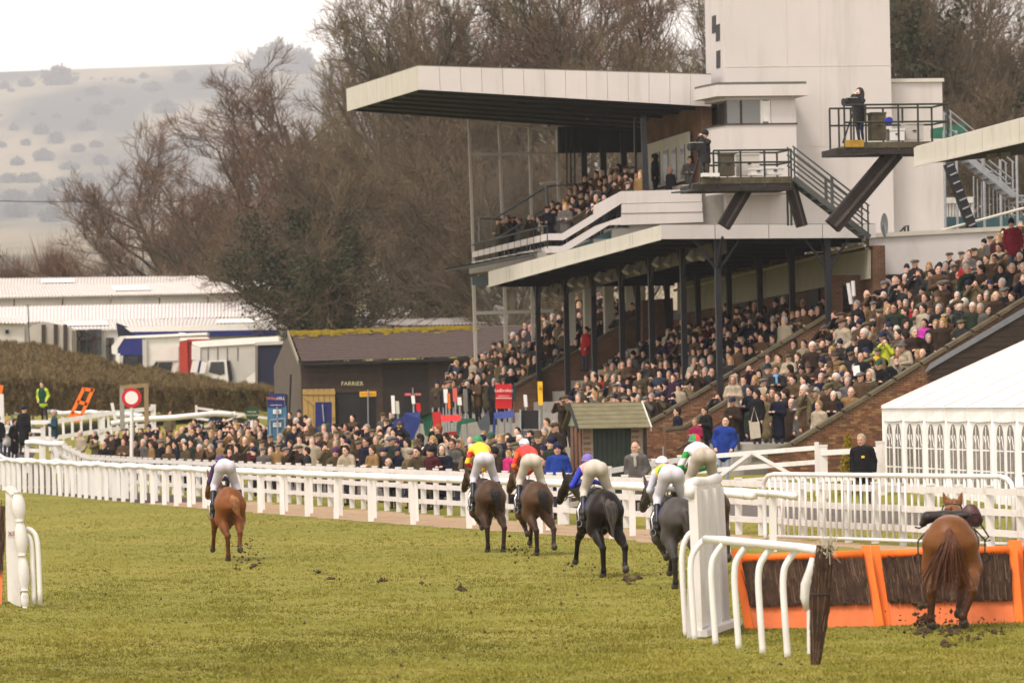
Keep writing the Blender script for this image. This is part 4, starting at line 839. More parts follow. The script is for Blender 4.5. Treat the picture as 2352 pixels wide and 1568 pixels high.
MB().pan([(2140, 500), (2400, 494), (2400, 560), (2140, 560)], 60, 4).build('wall', TEAL, TB); MB().pan([(2140, 455), (2235, 452), (2235, 466), (2140, 468)], 60, .2).build('white_board', WHITE, TB)
for i in range(13): MB().pan([(2144 + i * 7.2, 468), (2149 + i * 7.2, 468), (2149 + i * 7.2, 498), (2144 + i * 7.2, 498)], 60.1, .1).build('fence_board', WHITE, TB)
MB().pan([(2140, 296), (2215, 283), (2225, 318), (2140, 318)], 40, .2).build('green_awning', TARP_GREEN, TB)
# ------------------------------------------------------------------ brick kiosk with a green door
AK = -14.0
KI = thing('kiosk', 'small brick kiosk with a mossy felt roof and dark green door', 'kiosk', Pa(1340, 1085, AK))
ku0, ku1 = UAZ(Pa(1339, 1000, AK))[0], UAZ(Pa(1476, 1000, AK))[0]; kz0 = GZ(ku0, AK) - .1; kze = Pa(1339, 978, AK)[2]; kzr = Pa(1316, 931, AK + 1.0)[2]; kd0 = UAZ(Pa(1362, 1000, AK))[0]; kd1 = UAZ(Pa(1450, 1000, AK))[0]
for nm, a_, b_ in (('brick_pier', ku0, kd0), ('brick_pier', kd1, ku1)):
    o = MB().sbox(a_, b_, AK + .005, AK + .3, kz0, kze).build(nm, MORTAR, KI); 
    zz_ = kz0 + .04; r = 0
    while zz_ < kze - .04:
        u = a_ + (.11 if r % 2 else .055)
        while u < b_ - .03:
            wd = min(.1075, (b_ - u), (u - a_) + .0001) if False else .1
            if u - wd >= a_ - .02 and u + wd <= b_ + .03: link('brick', random.choice(BR), o, S(u, AK + .02 - .004, zz_) - ORG[KI.name], rotz=TH)
            u += .225
        zz_ += .075; r += 1
for i in range(8):
    s0, s1 = kd0 + (kd1 - kd0) * i / 8 + .004, kd0 + (kd1 - kd0) * (i + 1) / 8 - .004; MB().sbox(s0, s1, AK + .08, AK + .12, kz0, kze - .06).build('door_board', GREENDOOR, KI)
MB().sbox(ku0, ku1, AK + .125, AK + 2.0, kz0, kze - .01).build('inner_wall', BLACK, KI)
for i in range(3):
    a0 = AK + .25 + i * .6; mb = MB(); mb.sbox(ku0 - .02, ku0 + .2, a0, a0 + .34, kz0, kze); mb.build('side_pier', BRICKA, KI)
MB().sbox(ku0 - .01, ku1, AK - .03, AK + .02, kze - .07, kze).build('lintel', BLACK, KI)
gl = [S(ku0 - .04, AK - .05, kze), S(ku0 - .04, AK + 1.05, kzr - .05), S(ku0 - .04, AK + 2.1, kze)]; MB().prism(gl, EU * .06).build('gable_boards', mat('pale_green_boards', (.20, .23, .17), .8, .12, 5), KI)
KROOF = mat('mossy_felt', (.145, .13, .075), .95, .2, 3, stain=(.10, .095, .045), st_scale=2, st_amt=.6, bump=.006)
for k in range(6):    # courses of felt, lapped, on both slopes
    for sg in (1, -1):
        ac = AK + 1.05; s0, s1 = k / 6, (k + 1) / 6 + .02; lift = .03 + .012
        f = lambda s, dz: (ac + sg * (-1.28) * (1 - s), kze - .13 + (kzr + .13 - kze) * s + dz)
        (a0, z0), (a1, z1) = f(s0, .05), f(s1, .03); MB().prism([S(ku0 - .16, a0, z0), S(ku1 + .2, a0, z0), S(ku1 + .2, a1, z1), S(ku0 - .16, a1, z1)], EZ * .03).build('roof_course', KROOF, KI)
for uu in (ku0 - .18, ku1 + .2): MB().beam(S(uu, AK - .25, kze - .12), S(uu, AK + 1.05, kzr + .03), .04, .14).build('bargeboard', BLACK if uu < ku1 else CREAM, KI)
MB().tube([S(ku1 + .06, AK - .02, kze), S(ku1 + .06, AK - .02, kz0)], .05, 6).build('downpipe', BLACK, KI)
# ------------------------------------------------------------------ marquee
MQ0 = np.array([*P(2030, 1000, 150)[:2], 0]); MQ1 = np.array([*P(2352, 1000, 132)[:2], 0]); md = (MQ1 - MQ0); mL = np.linalg.norm(md); md /= mL; mn = np.array([-md[1], md[0], 0]); mn = mn if mn[0] > 0 else -mn
PVC = mat('marquee_canvas', (.80, .78, .76), .5, .04, 1.5, stain=(.55, .5, .46), st_scale=1.5, st_amt=.3, bump=.03, bscale=2.5); PANE = mat('marquee_window', (.16, .145, .13), .25, .35, 6, stain=(.45, .42, .40), st_scale=8, st_amt=.7, spec=.5)
MQ = thing('marquee', 'white marquee with scalloped valance and arched windows', 'marquee', [*MQ0[:2], float(terrain(*MQ0[:2]))])
zE = 2.84; bay = 2.9; nb = 8
mp = lambda s, n, z: MQ0 + md * s + mn * n + EZ * z
for i in range(nb):
    s0, s1 = i * bay, (i + 1) * bay; zg = .4
    MB().prism([mp(s0 + .01, 0, zg), mp(s1 - .01, 0, zg), mp(s1 - .01, 0, zE), mp(s0 + .01, 0, zE)], mn * .02).build('wall_panel', PVC, MQ)
    # valance with a scalloped edge, billowing a little
    pts = [mp(s0 + .01, -.03, zE + .06)] + [mp(s0 + bay * t, -.03 - .02 * math.sin(math.pi * t), zE - .30 + .025 * abs(math.sin(9 * math.pi * t)) - .03 * math.sin(math.pi * t)) for t in np.linspace(.004, .996, 37)] + [mp(s1 - .01, -.03, zE + .06)]
    MB().prism(pts, mn * .015).build('valance', PVC, MQ)
    MB().tube([mp(s0, -.005, zg), mp(s0, -.005, zE)], .035, 8).build('pole', PVC, MQ)
    MB().tube([mp(s0 + .12 + .03 * math.sin(k * 1.1 + i), -.012, zE - .2 - k * .25) for k in range(9)], [.03, .035, .03, .02, .03, .035, .03, .03, .035], 8).build('gathered_curtain', PVC, MQ, smooth=True)
    for j in range(2):
        c = s0 + bay * (.30 + .42 * j); hw = .40; zb = .95; zs = 2.05; ar = [mp(c - hw, -.012, zb), mp(c + hw, -.012, zb), mp(c + hw, -.012, zs)] + [mp(c + hw * math.cos(t), -.012, zs + .42 * math.sin(t) ** .8) for t in np.linspace(.25, math.pi - .25, 9)] + [mp(c - hw, -.012, zs)]
        wn = MB().prism(ar, mn * .01).build('window', PANE, MQ)
        for z in (1.35, 1.85): MB().beam(mp(c - hw, -.015, z), mp(c + hw, -.015, z), .006, .035).build('glazing_bar', PVC, wn)
        MB().beam(mp(c, -.0145, zb), mp(c, -.0145, zs + .38), .06, .006, up=mn).build('glazing_bar', PVC, wn)
        for sg in (-1, 1): MB().tube([mp(c + sg * hw, -.014, 1.9), mp(c + sg * hw * .55, -.014, 2.2), mp(c, -.014, 2.02)], .01, 5).build('tracery', PVC, wn)
    # roof skins with a seam and a sag between rafters
    rise = .43; Lr = 6.0; nA = 6; V = []; 
    for t in np.linspace(0, 1, 7):
        for n in np.linspace(-.08, Lr, nA + 1): V.append(mp(s0 + .008 + (bay - .016) * t, n, zE + .075 + rise * n - .07 * math.sin(math.pi * t) * math.sin(math.pi * min(n / Lr, 1))))
    k = nA + 1; MB().add(V, [(i2 * k + j2, i2 * k + j2 + 1, (i2 + 1) * k + j2 + 1, (i2 + 1) * k + j2) for i2 in range(6) for j2 in range(nA)]).build('roof_panel', PVC, MQ, smooth=True)
    MB().tube([mp(s0, -.05, zE + .08), mp(s0, Lr, zE + .075 + rise * Lr)], .03, 6).build('rafter_seam', mat('pinkish_seam', (.62, .50, .47), .6, .05), MQ)
MB().prism([mp(0, .03, .4), mp(0, Lr, .4), mp(0, Lr, zE + rise * Lr), mp(0, .03, zE)], md * .02).build('end_wall', PVC, MQ)
# ================================================================== stables, shed, hedge and lorries at the back
CORR = mat('corrugated_asbestos', (.50, .46, .43), .85, .07, 1.0, stain=(.30, .27, .23), st_scale=1.0, st_amt=.5); SKYL = mat('rooflight_sheet', (.70, .68, .62), .5, .04); SHW = mat('stable_wall', (.36, .33, .29), .85, .1, 1, stain=(.22, .19, .15), st_scale=1, st_amt=.6); STW = mat('stable_white', (.55, .52, .49), .8, .07, 1)
def corr_roof(root, e0, e1, r0, r1, pitch=.24, amp=.04, m=None, name='roof_sheet', lights=()):
    """a corrugated slope from the eave e0-e1 up to the ridge r0-r1, sheet by sheet"""
    e0, e1, r0, r1 = map(np.asarray, (e0, e1, r0, r1)); L = np.linalg.norm(e1 - e0); nsh = max(1, int(L / 4.2)); nn = np.cross(e1 - e0, r0 - e0); nn /= np.linalg.norm(nn); nn = nn if nn[2] > 0 else -nn
    for k in range(nsh):
        n = max(8, int(L / nsh / pitch * 6)); V = []
        for i in range(n + 1):
            s = (k + i / n) / nsh; h = amp * math.sin(2 * math.pi * s * L / pitch)
            a, b = e0 + (e1 - e0) * s + nn * h, r0 + (r1 - r0) * s + nn * h; V += [a, b, a - EZ * .03, b - EZ * .03]
        F = []
        for i in range(n): q = 4 * i; F += [(q, q + 4, q + 5, q + 1), (q + 2, q + 3, q + 7, q + 6), (q, q + 2, q + 6, q + 4)]
        MB().add(V, F).build(name, m or CORR, root, smooth=False)
        if k in lights:
            s0, s1 = (k + .25) / nsh, (k + .8) / nsh; f = lambda s, t: (e0 + (e1 - e0) * s) * (1 - t) + (r0 + (r1 - r0) * s) * t + nn * (amp + .02)
            MB().prism([f(s0, .3), f(s1, .3), f(s1, .72), f(s0, .72)], nn * .02).build('rooflight', SKYL, root)
def stable(name, label, Y0, dep, xe0, ye0, xe1, ye1, xr0, yr0, xr1, yr1, wall_y, m=SHW, lights=(1, 3, 5), bands=None, mr=None):
    e0, e1, r0, r1 = P(xe0, ye0, Y0), P(xe1, ye1, Y0), P(xr0, yr0, Y0 + dep), P(xr1, yr1, Y0 + dep)
    root = thing(name, label, 'stable block', P(xe0, wall_y, Y0))
    corr_roof(root, e0, e1, r0, r1, lights=lights, m=mr)
    n = max(2, int(np.linalg.norm(e1 - e0) / 3.4)); back = np.array([0, .25, 0]); hz = e0[2] - P(xe0, wall_y, Y0)[2]
    for i in range(n):
        a, b = e0 + (e1 - e0) * (i / n + .002) + back, e0 + (e1 - e0) * ((i + 1) / n - .002) + back; MB().prism([a - EZ * .1, b - EZ * .1, b - EZ * hz, a - EZ * hz], np.array([0, .2, 0])).build('wall_panel', m, root)
    return root, e0, e1, r0, r1
stable('stable_block', 'farthest long grey corrugated stable roof below the bare trees', 430, 9, -80, 660, 480, 650, -80, 640, 480, 633, 690, lights=(1, 4, 7))
stable('stable_block', 'second grey corrugated stable roof, its end running behind the ivy tree', 412, 10, -80, 684, 700, 668, -80, 658, 650, 644, 712, lights=(2, 5, 9))
stable('stable_block', 'third corrugated stable roof with a pale panelled fascia above the lorries', 392, 12, -80, 742, 760, 722, -80, 706, 760, 690, 770, m=STW, lights=(), mr=mat('corrugated_pale', (.56, .52, .50), .8, .06, 1))
r_, e0, e1, r0, r1 = stable('stable_block', 'nearest low stable with dark windows, behind the blue and white horsebox', 372, 7, 120, 757, 620, 748, 96, 736, 640, 728, 860, m=STW, lights=(0, 2))
for x0, x1, y0, y1 in ((166, 198, 757, 815), (200, 233, 756, 815), (243, 262, 775, 830)):
    f = MB().prism([P(x0, y0, 371.9), P(x1, y0, 371.9), P(x1, y1, 371.9), P(x0, y1, 371.9)], np.array([0, .15, 0])).build('window', DARKGLASS, r_)
    MB().beam(P((x0 + x1) / 2, y0, 371.8), P((x0 + x1) / 2, y1, 371.8), .15, .1, up=(0, 1, 0)).build('window_bar', DARKWOOD, f); MB().beam(P(x0, (y0 + y1) / 2 - 8, 371.8), P(x1, (y0 + y1) / 2 - 8, 371.8), .1, .15).build('window_bar', DARKWOOD, f)
sh = thing('outbuilding', 'white end-gabled outbuilding at the picture edge beyond the hedge', 'outbuilding', P(0, 790, 365))
MB().prism([P(-60, 742, 366), P(56, 742, 366), P(56, 800, 366), P(-60, 800, 366)], np.array([0, 5, 0])).build('wall', STW, sh); corr_roof(sh, P(-60, 740, 365.5), P(62, 742, 365.5), P(-60, 727, 369), P(50, 728, 369))
MB().prism([P(12, 757, 365.8), P(20, 757, 365.8), P(20, 766, 365.8), P(12, 766, 365.8)], np.array([0, .1, 0])).build('vent', BLACK, sh)
sh = thing('outbuilding', 'brown panelled lean-to shed between the white outbuilding and the stable', 'outbuilding', P(66, 800, 362))
MB().prism([P(64, 752, 362), P(100, 738, 362), P(150, 748, 362), P(165, 758, 362), P(165, 815, 362), P(64, 800, 362)], np.array([0, 4, 0])).build('wall', SHW, sh)
for x in (100, 128, 150): MB().beam(P(x, 745, 361.9), P(x, 812, 361.9), .25, .1, up=(0, 1, 0)).build('post', DARKWOOD, sh)
r_, *_x = stable('stable_block', 'pale corrugated roof seen under the ivy tree behind the farrier shed', 400, 8, 820, 726, 1300, 705, 880, 683, 1300, 668, 770, m=STW, lights=(1,)); stable('stable_block', 'low bright lean-to roof behind the farrier shed ridge', 350, 6, 800, 752, 1300, 735, 860, 735, 1300, 722, 790, m=STW, lights=())
# ------------------------------------------------------------------ farrier's shed
AYF = 264.0
FS = thing('farrier_shed', 'dark boarded farrier shed with a brown shingle roof and mossy ridge', 'shed', P(672, 960, AYF))
e0, e1 = P(693, 832, AYF - .4), P(1240, 815, AYF - .4); rg0, rg1 = P(668, 766, AYF + 3.2), P(1240, 748, AYF + 3.2); bz = P(700, 985, AYF)[2]
SHING = mat('brown_shingles', (.066, .045, .039), .9, .22, 6, stain=(.05, .038, .034), st_scale=2, st_amt=.6)
nc = 12
for k in range(nc):
    s0, s1 = k / nc, (k + 1) / nc + .012; L = lambda a, b, s: a + (b - a) * s
    a, b, c, d = L(e0, rg0, s0), L(e1, rg1, s0), L(e1, rg1, s1), L(e0, rg0, s1); MB().prism([a + EZ * .045, b + EZ * .045, c + EZ * .02, d + EZ * .02], EZ * .03).build('shingle_course', SHING, FS)
mossm = mat('yellow_moss', (.26, .19, .02), .95, .35, 5, bump=.02)
mb = MB()
for i in range(420):
    s = random.random() ** 1.5 * .75; q = rg0 + (rg1 - rg0) * s + EZ * random.uniform(.05, .12) + np.array([0, -abs(random.gauss(0, .25)), 0]) * np.array([1, 1, 1]) ; q[2] += (q[1] - rg0[1]) * .38; mb.box(q, (random.uniform(.05, .16), random.uniform(.04, .1), random.uniform(.02, .05)))
o = mb.build('ridge_moss', mossm, FS); o['kind'] = 'stuff'
for k in range(13):
    z0 = bz + (e0[2] - bz) * k / 13; z1 = bz + (e0[2] - bz) * (k + 1) / 13
    for (xa, xb) in ((693, 768), (826, 880), (985, 1240)) if k < 7 else ((693, 880), (985, 1240)):
        a, b = P(xa, 900, AYF), P(xb, 900, AYF); MB().prism([[a[0], AYF, z0], [b[0], AYF, z0], [b[0], AYF, z1 - .01], [a[0], AYF, z1 - .01]], np.array([0, .06 + .004 * (k % 2), 0])).build('board', DARKWOOD, FS)
ax = P(693, 900, AYF)[0]; bx = P(1240, 900, AYF)[0]
MB().prism([[ax, AYF + .07, bz], [bx, AYF + .07, bz], [bx, AYF + .07, e0[2]], [ax, AYF + .07, e0[2]]], np.array([0, .1, 0])).build('back_boarding', BLACK, FS)
# gable end toward the lorries
gx = P(660, 900, AYF + 3)[0]
MB().prism([[ax - .05, AYF, bz], [ax - .05, AYF, e0[2] - .1], [gx, AYF + 3.2, rg0[2] - .15], [gx - .75, AYF + 6.4, e0[2] - .1], [gx - .75, AYF + 6.4, bz]], np.array([.05, 0, 0])).build('gable_boards', mat('grey_brown_boards', (.10, .08, .065), .85, .15, 3), FS)
MB().beam(e0 + np.array([-.15, -.05, 0]), rg0 + np.array([-.15, 0, .06]), .05, .22).build('bargeboard', mat('pale_barge', (.25, .21, .16), .8, .1), FS); MB().beam(P(642, 842, AYF + 6.4), rg0 + np.array([-.2, 0, .03]), .08, .25).build('bargeboard', BLACK, FS)
MB().tube([P(668, 860, AYF), P(664, 960, AYF)], .05, 6).build('downpipe', BLACK, FS)
dz0, dz1 = P(730, 893, AYF)[2], bz
dd = thing('stable_door', 'open pine stable door beside the farrier doorway', 'door', P(730, 960, AYF - .3))
for i in range(6):
    a, b = P(695 + i * 12.5, 900, AYF - .2), P(707 + i * 12.5, 900, AYF - .2); MB().prism([[a[0], AYF - .2, bz], [b[0] - .01, AYF - .2, bz], [b[0] - .01, AYF - .2, dz0], [a[0], AYF - .2, dz0]], np.array([0, .05, 0])).build('plank', PINE, dd)
p_, q_ = P(695, 902, AYF - .23), P(770, 902, AYF - .23); MB().beam(p_, q_, .03, .16).build('ledge', PINE, dd); MB().beam(P(700, 910, AYF - .23), P(766, 960, AYF - .23), .03, .16).build('brace', PINE, dd)
dd.location = [float(v) for v in ORG[dd.name] - ORG[FS.name]]; dd.parent = FS
for k_ in ('category', 'kind'): del dd[k_]
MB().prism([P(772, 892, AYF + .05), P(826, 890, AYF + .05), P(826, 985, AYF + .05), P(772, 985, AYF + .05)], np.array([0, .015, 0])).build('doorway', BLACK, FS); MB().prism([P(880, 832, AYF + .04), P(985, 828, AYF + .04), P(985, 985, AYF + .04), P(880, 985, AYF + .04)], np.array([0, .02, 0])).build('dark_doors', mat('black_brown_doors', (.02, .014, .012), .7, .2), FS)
lettering('FARRIER', .27, P(809, 881, AYF - .04), (1, 0, -.02), (0, 0, 1), mat('cream_letter', (.62, .58, .36), .7, .05), FS, spacing=1.05)
MB().beam(P(693, 836, AYF - .45), P(1240, 819, AYF - .45), .12, .12).build('gutter', BLACK, FS)
# ------------------------------------------------------------------ hedge: a clipped body with twiggy skin
def hedge():
    prof = [(-120, 785, 868, 940), (0, 786, 868, 938), (90, 793, 872, 938), (200, 818, 876, 936), (270, 838, 880, 936), (340, 850, 884, 936), (420, 862, 888, 934), (500, 878, 892, 932), (560, 886, 896, 930), (625, 893, 902, 930), (660, 898, 906, 930)]
    xs = np.arange(-120, 661, 6.0); pr = np.array(prof); Yf = 281.0; rows = []
    back = np.interp(xs, pr[:, 0], pr[:, 1]); mid = np.interp(xs, pr[:, 0], pr[:, 2]); bot = np.interp(xs, pr[:, 0], pr[:, 3]) + 14
    V = []; n = len(xs)
    for i, x in enumerate(xs):
        lump = 3.0 * math.sin(x * .05) + 2.2 * math.sin(x * .13 + 1) + 1.5 * math.sin(x * .31)
        col = [P(x, bot[i], Yf)] + [P(x, bot[i] + (mid[i] + lump * .5 - bot[i]) * t, Yf + .15 * math.sin(x * .2 + t * 5)) for t in (.35, .7, .95)] + [P(x, mid[i] + lump - (mid[i] - back[i]) * t, Yf + .5 + 17 * t) for t in (.06, .3, .55, .8, 1.0)] + [P(x, back[i] + 6, Yf + 19)]
        V += [p + RNG.normal(0, .07, 3) for p in col]
    k = 10; F = [(i * k + j, (i + 1) * k + j, (i + 1) * k + j + 1, i * k + j + 1) for i in range(n - 1) for j in range(k - 1)]
    root = thing('hedge', 'long clipped brown winter hedge in front of the lorries', 'hedge', P(0, 940, Yf))
    hm = mat('hedge_body', (.10, .072, .032), .95, .35, 1.5, stain=(.055, .055, .018), st_scale=.35, st_amt=.8)
    MB().add(V, F).build('body', hm, root, smooth=True)
    V = np.array(V); Fq = np.array(F); nT = 60000; f = Fq[RNG.integers(0, len(Fq), nT)]; a, b = RNG.random((nT, 1)), RNG.random((nT, 1))
    Pt = (V[f[:, 0]] * (1 - a) + V[f[:, 1]] * a) * (1 - b) + (V[f[:, 3]] * (1 - a) + V[f[:, 2]] * a) * b
    dr = RNG.normal(0, .5, (nT, 3)) + np.array([0, -.35, .75]); dr /= np.linalg.norm(dr, axis=1)[:, None]; ln = (.10 + .22 * RNG.random((nT, 1))); sd = np.cross(dr, RNG.normal(0, 1, (nT, 3))); sd /= np.linalg.norm(sd, axis=1)[:, None]; wd = .022
    T = np.stack([Pt - sd * wd, Pt + sd * wd, Pt + dr * ln], 1).reshape(-1, 3) - ORG[root.name]
    tm = mat('hedge_twigs', (.15, .105, .045), .9, .45, 1.2, stain=(.07, .085, .02), st_scale=.5, st_amt=.6)
    o = link('twigs', mesh_np('twigs', T, np.arange(nT * 3).reshape(-1, 3), [tm]), root); o['kind'] = 'stuff'
hedge()
# ------------------------------------------------------------------ horseboxes
LW = mat('lorry_white', (.60, .575, .54), .4, .05, 1.5, stain=(.4, .36, .3), st_scale=1.5, st_amt=.4, spec=.5); LB = mat('lorry_blue', (.012, .016, .13), .4, .12); LR = mat('lorry_red', (.34, .035, .022), .45, .12); LG = mat('lorry_grey', (.40, .375, .34), .55, .08, 1.5); LTOP = mat('lorry_roof', (.74, .71, .67), .6, .05); NAVY = mat('navy_curtain', (.008, .010, .028), .7, .3, 2)
def lorry(label, Y, parts):
    base = P(parts[0][1][0][0], 930, Y); root = thing('horsebox', label, 'horsebox', base)
    for nm, pix, dy, th, m in parts:
        MB().prism([P(x, y, Y + dy) for x, y in pix], np.array([0, th, 0])).build(nm, m, root)
    for x in (parts[0][1][0][0] + 20, parts[0][1][0][0] + 90):
        c = P(x, 925, Y + .2); w_ = MB().tube([c, c + np.array([0, .35, 0])], .5, 14).build('wheel', BLACK, root)
    return root
DG = DARKGLASS
lorry('tall horsebox with a blue band and long white roof, behind the others', 352, [('body', [(440, 757), (628, 748), (628, 900), (440, 900)], .5, 2.4, LW), ('roof_edge', [(286, 752), (620, 741), (640, 752), (640, 757), (300, 762)], 0, 2.6, LTOP), ('blue_band', [(300, 762), (640, 757), (636, 769), (360, 775), (310, 772)], -.05, 2.3, LB), ('spoiler', [(266, 741), (290, 750), (310, 760), (306, 775), (272, 775)], .2, 1.4, NAVY)])
lorry('blue and white horsebox with a peaked cab-over, nearest the stable windows', 338, [('body', [(336, 776), (476, 770), (476, 905), (336, 905)], .3, 2.4, LW), ('luton', [(260, 800), (276, 778), (326, 776), (334, 786), (334, 800)], .1, 2.4, LB), ('luton_front', [(256, 795), (275, 772), (288, 772), (270, 800), (270, 815), (257, 812)], .05, 2.4, LW), ('blue_side', [(268, 800), (332, 798), (332, 815), (268, 816)], .09, 2.4, LB), ('cab_side', [(283, 816), (332, 815), (332, 905), (276, 905)], .12, 2.3, NAVY), ('cab_window', [(288, 818), (318, 817), (318, 845), (286, 846)], .08, .03, DG), ('mirror', [(267, 812), (276, 811), (274, 838), (265, 839)], -.3, .15, LW), ('roof', [(276, 772), (476, 763), (476, 769), (336, 775.5), (276, 777.5)], .1, 2.5, LTOP), ('corner_strip', [(327, 778), (337, 782), (338, 905), (329, 905)], .05, .2, LG), ('roof_hump', [(400, 772), (412, 764), (424, 764), (434, 771)], .6, 1, LTOP)])
lorry('white motor horsebox with a rounded cab roof between blue and red boxes', 330, [('cab_roof', [(350, 829), (352, 820), (362, 806), (380, 797), (410, 795), (410, 828)], 0, 2.2, LW), ('cab', [(347, 843), (357, 830), (410, 829), (410, 905), (347, 905)], .1, 2.0, LW), ('cab_window', [(366, 832), (396, 831), (392, 852), (360, 850)], .04, .03, DG), ('windscreen', [(350, 842), (358, 831), (364, 831), (358, 850), (348, 850)], .02, .03, DG), ('mirror', [(402, 834), (412, 833), (402, 858), (392, 858)], -.3, .15, LW)])
lorry('red horsebox seen end-on between the white and the grey boxes', 326, [('body', [(412, 784), (430, 783), (434, 905), (412, 905)], 0, 4, LR), ('red_side', [(431, 783), (446, 786), (446, 905), (435, 905)], .1, 3.8, mat('lorry_dark_red', (.20, .012, .015), .5, .1)), ('roof_edge', [(430, 779), (480, 778), (478, 784), (432, 785)], -.05, 3.8, LR), ('roof', [(414, 776), (470, 774), (478, 778), (430, 781), (412, 783)], 0, 3.6, LTOP)])
gl_ = lorry('grey panelled horsebox with a white cab in front of the dark trailer', 318, [('body', [(446, 795), (588, 789), (588, 920), (446, 905)], .3, 2.4, LG), ('roof', [(441, 784), (560, 776), (640, 772), (640, 786), (460, 797), (441, 791)], .2, 2.6, LTOP), ('front_end', [(440, 792), (460, 797), (460, 828), (440, 826)], .2, 2.2, LW), ('cab', [(478, 828), (520, 826), (528, 905), (474, 895)], .05, 2.2, LW), ('cab_window', [(484, 831), (514, 830), (516, 858), (506, 861), (480, 854)], -.0, .03, DG), ('mirror', [(442, 828), (458, 828), (452, 855), (437, 855)], -.35, .2, LW), ('mirror_stripe', [(458, 829), (463, 828), (458, 855), (453, 855)], -.34, .15, LB), ('mirror', [(463, 830), (476, 832), (470, 857), (458, 857)], -.35, .2, LW), ('exhaust_stack', [(521, 828), (528, 828), (534, 870), (528, 880)], .0, .3, BLACK), ('windscreen_post', [(566, 868), (588, 852), (588, 885), (570, 885)], -.3, .2, LW)])
for x in (478, 500, 522, 546): MB().beam(P(x, 797, 318.27), P(x, 828, 318.27), .05, .03, up=(0, 1, 0)).build('panel_joint', mat('joint_dark', (.12, .11, .1), .7, .1), gl_)
lorry('dark navy curtain-sided trailer beside the farrier shed gable', 312, [('body', [(592, 792), (664, 790), (664, 925), (592, 925)], .2, 2.4, NAVY), ('corner_post', [(586, 793), (592, 793), (592, 925), (586, 925)], .1, .3, mat('trailer_post', (.16, .13, .11), .7, .1)), ('roof', [(586, 786), (664, 782), (664, 790), (586, 793)], .1, 2.5, LG)])
cr = thing('parked_car', 'white car roof showing over the hedge by the stable windows', 'car', P(215, 850, 330)); c = [(196, 826), (203, 821), (222, 820), (236, 826), (240, 833), (196, 833)]
MB().prism([P(x, y, 330) for x, y in c], np.array([0, 1.6, 0])).build('roof', mat('car_white', (.75, .75, .74), .3, .03), cr); MB().prism([P(x, y, 330.1) for x, y in [(196, 833.4), (240, 833.4), (244, 846), (190, 846)]], np.array([0, 1.5, 0])).build('windows', DG, cr)
# overhead wire and the poles it hangs from
ow = thing('overhead_wire', 'thin overhead wire across the hillside at the picture edge', 'wire', P(-150, 700, 480)); MB().tube([P(-150, 458, 480), P(60, 463, 480), P(250, 464, 480), P(420, 462, 480)], .035, 4).build('wire', BLACK, ow)
for x in (-150, 420): MB().tube([P(x, 700, 480), P(x, 455, 480)], (.16, .12), 8).build('pole', BARK, ow)
mst = thing('aerial_mast', 'thin dark aerial mast standing in front of the stable roofs', 'mast', P(66, 800, 340)); MB().tube([P(68, 800, 340), P(64, 700, 340)], .035, 5).build('mast', BLACK, mst); MB().beam(P(60, 701, 340), P(68, 700, 340), .03, .03).build('crossbar', BLACK, mst)
# ------------------------------------------------------------------ signs, finish post, bookmakers
fp = thing('winning_post', 'red and white round winning post disc on a white pole', 'post', on_ground(302, 226)); c = P(302, 913, 226)
def disc(cn, r, th, m, nm, root, k=32): return MB().tube([cn, cn + np.array([0, th, 0])], r, k).build(nm, m, root)
disc(c, .39, .06, REDSIGN, 'red_ring', fp); disc(c + np.array([0, -.012, 0]), .262, .011, mat('sign_white', (.70, .66, .62), .5, .03), 'white_centre', fp); MB().tube([c - EZ * .36 + np.array([0, .08, 0]), on_ground(302, 226)], .075, 8).build('pole', WHITE, fp)
wf = thing('timber_frame', 'pale timber goal-shaped frame behind the winning post', 'frame', P(340, 980, 255))
MB().beam(P(280, 890, 255), P(281, 985, 255), .2, .14, up=(0, 1, 0)).build('upright', CONC, wf); MB().beam(P(336, 884, 255), P(337, 985, 255), .2, .14, up=(0, 1, 0)).build('upright', mat('tan_timber', (.24, .17, .09), .8, .15), wf); MB().beam(P(276, 889, 255), P(341, 884, 255), .12, .18).build('crossbar', MATS['tan_timber'], wf)
MB().beam(P(257, 925, 254), P(266, 968, 254), .14, .1, up=(0, 1, 0)).build('leaning_post', WHITE, wf)
hs = thing('folded_hurdle', 'bare orange hurdle frame leaning behind the white fence', 'hurdle', P(180, 965, 270))
for a, b in (((193, 890), (160, 960)), ((214, 892), (182, 965)), ((193, 893), (214, 896)), ((178, 922), (200, 928)), ((165, 948), (188, 955))): MB().beam(P(*a, 270), P(*b, 270), .16, .1, up=(0, 1, 0)).build('bar', ORANGE, hs)
MB().prism([P(165, 950, 269.8), P(186, 950, 269.8), P(183, 968, 269.8), P(160, 968, 269.8)], np.array([0, .05, 0])).build('toe_board', ORANGE, hs)
hs = thing('folded_hurdle', 'sliver of an orange marker board at the picture edge by the hedge', 'hurdle', P(0, 960, 268)); MB().prism([P(-20, 880, 268), P(8, 885, 268), P(4, 905, 268), P(-20, 930, 268)], np.array([0, .05, 0])).build('board', ORANGE, hs)
MB().beam(P(2, 905, 268), P(4, 975, 268), .25, .1, up=(0, 1, 0)).build('post', WHITE, hs)
gs = thing('enclosure_sign', 'round dark green sign with cream lettering on a white post', 'sign', on_ground(579, 236)); c = P(579, 949, 236)
disc(c, .29, .05, mat('sign_green', (.012, .05, .028), .5, .1), 'green_disc', gs); MB().tube([c + np.array([0, .08, -.25]), on_ground(579, 236)], .085, 8).build('pole', WHITE, gs)
lt = MATS['cream_letter']
lettering('PREMIER', .10, c + np.array([0, -.012, .055]), (1, 0, 0), (0, 0, 1), lt, gs); lettering('ENCLOSURE', .10, c + np.array([0, -.012, -.075]), (1, 0, 0), (0, 0, 1), lt, gs)
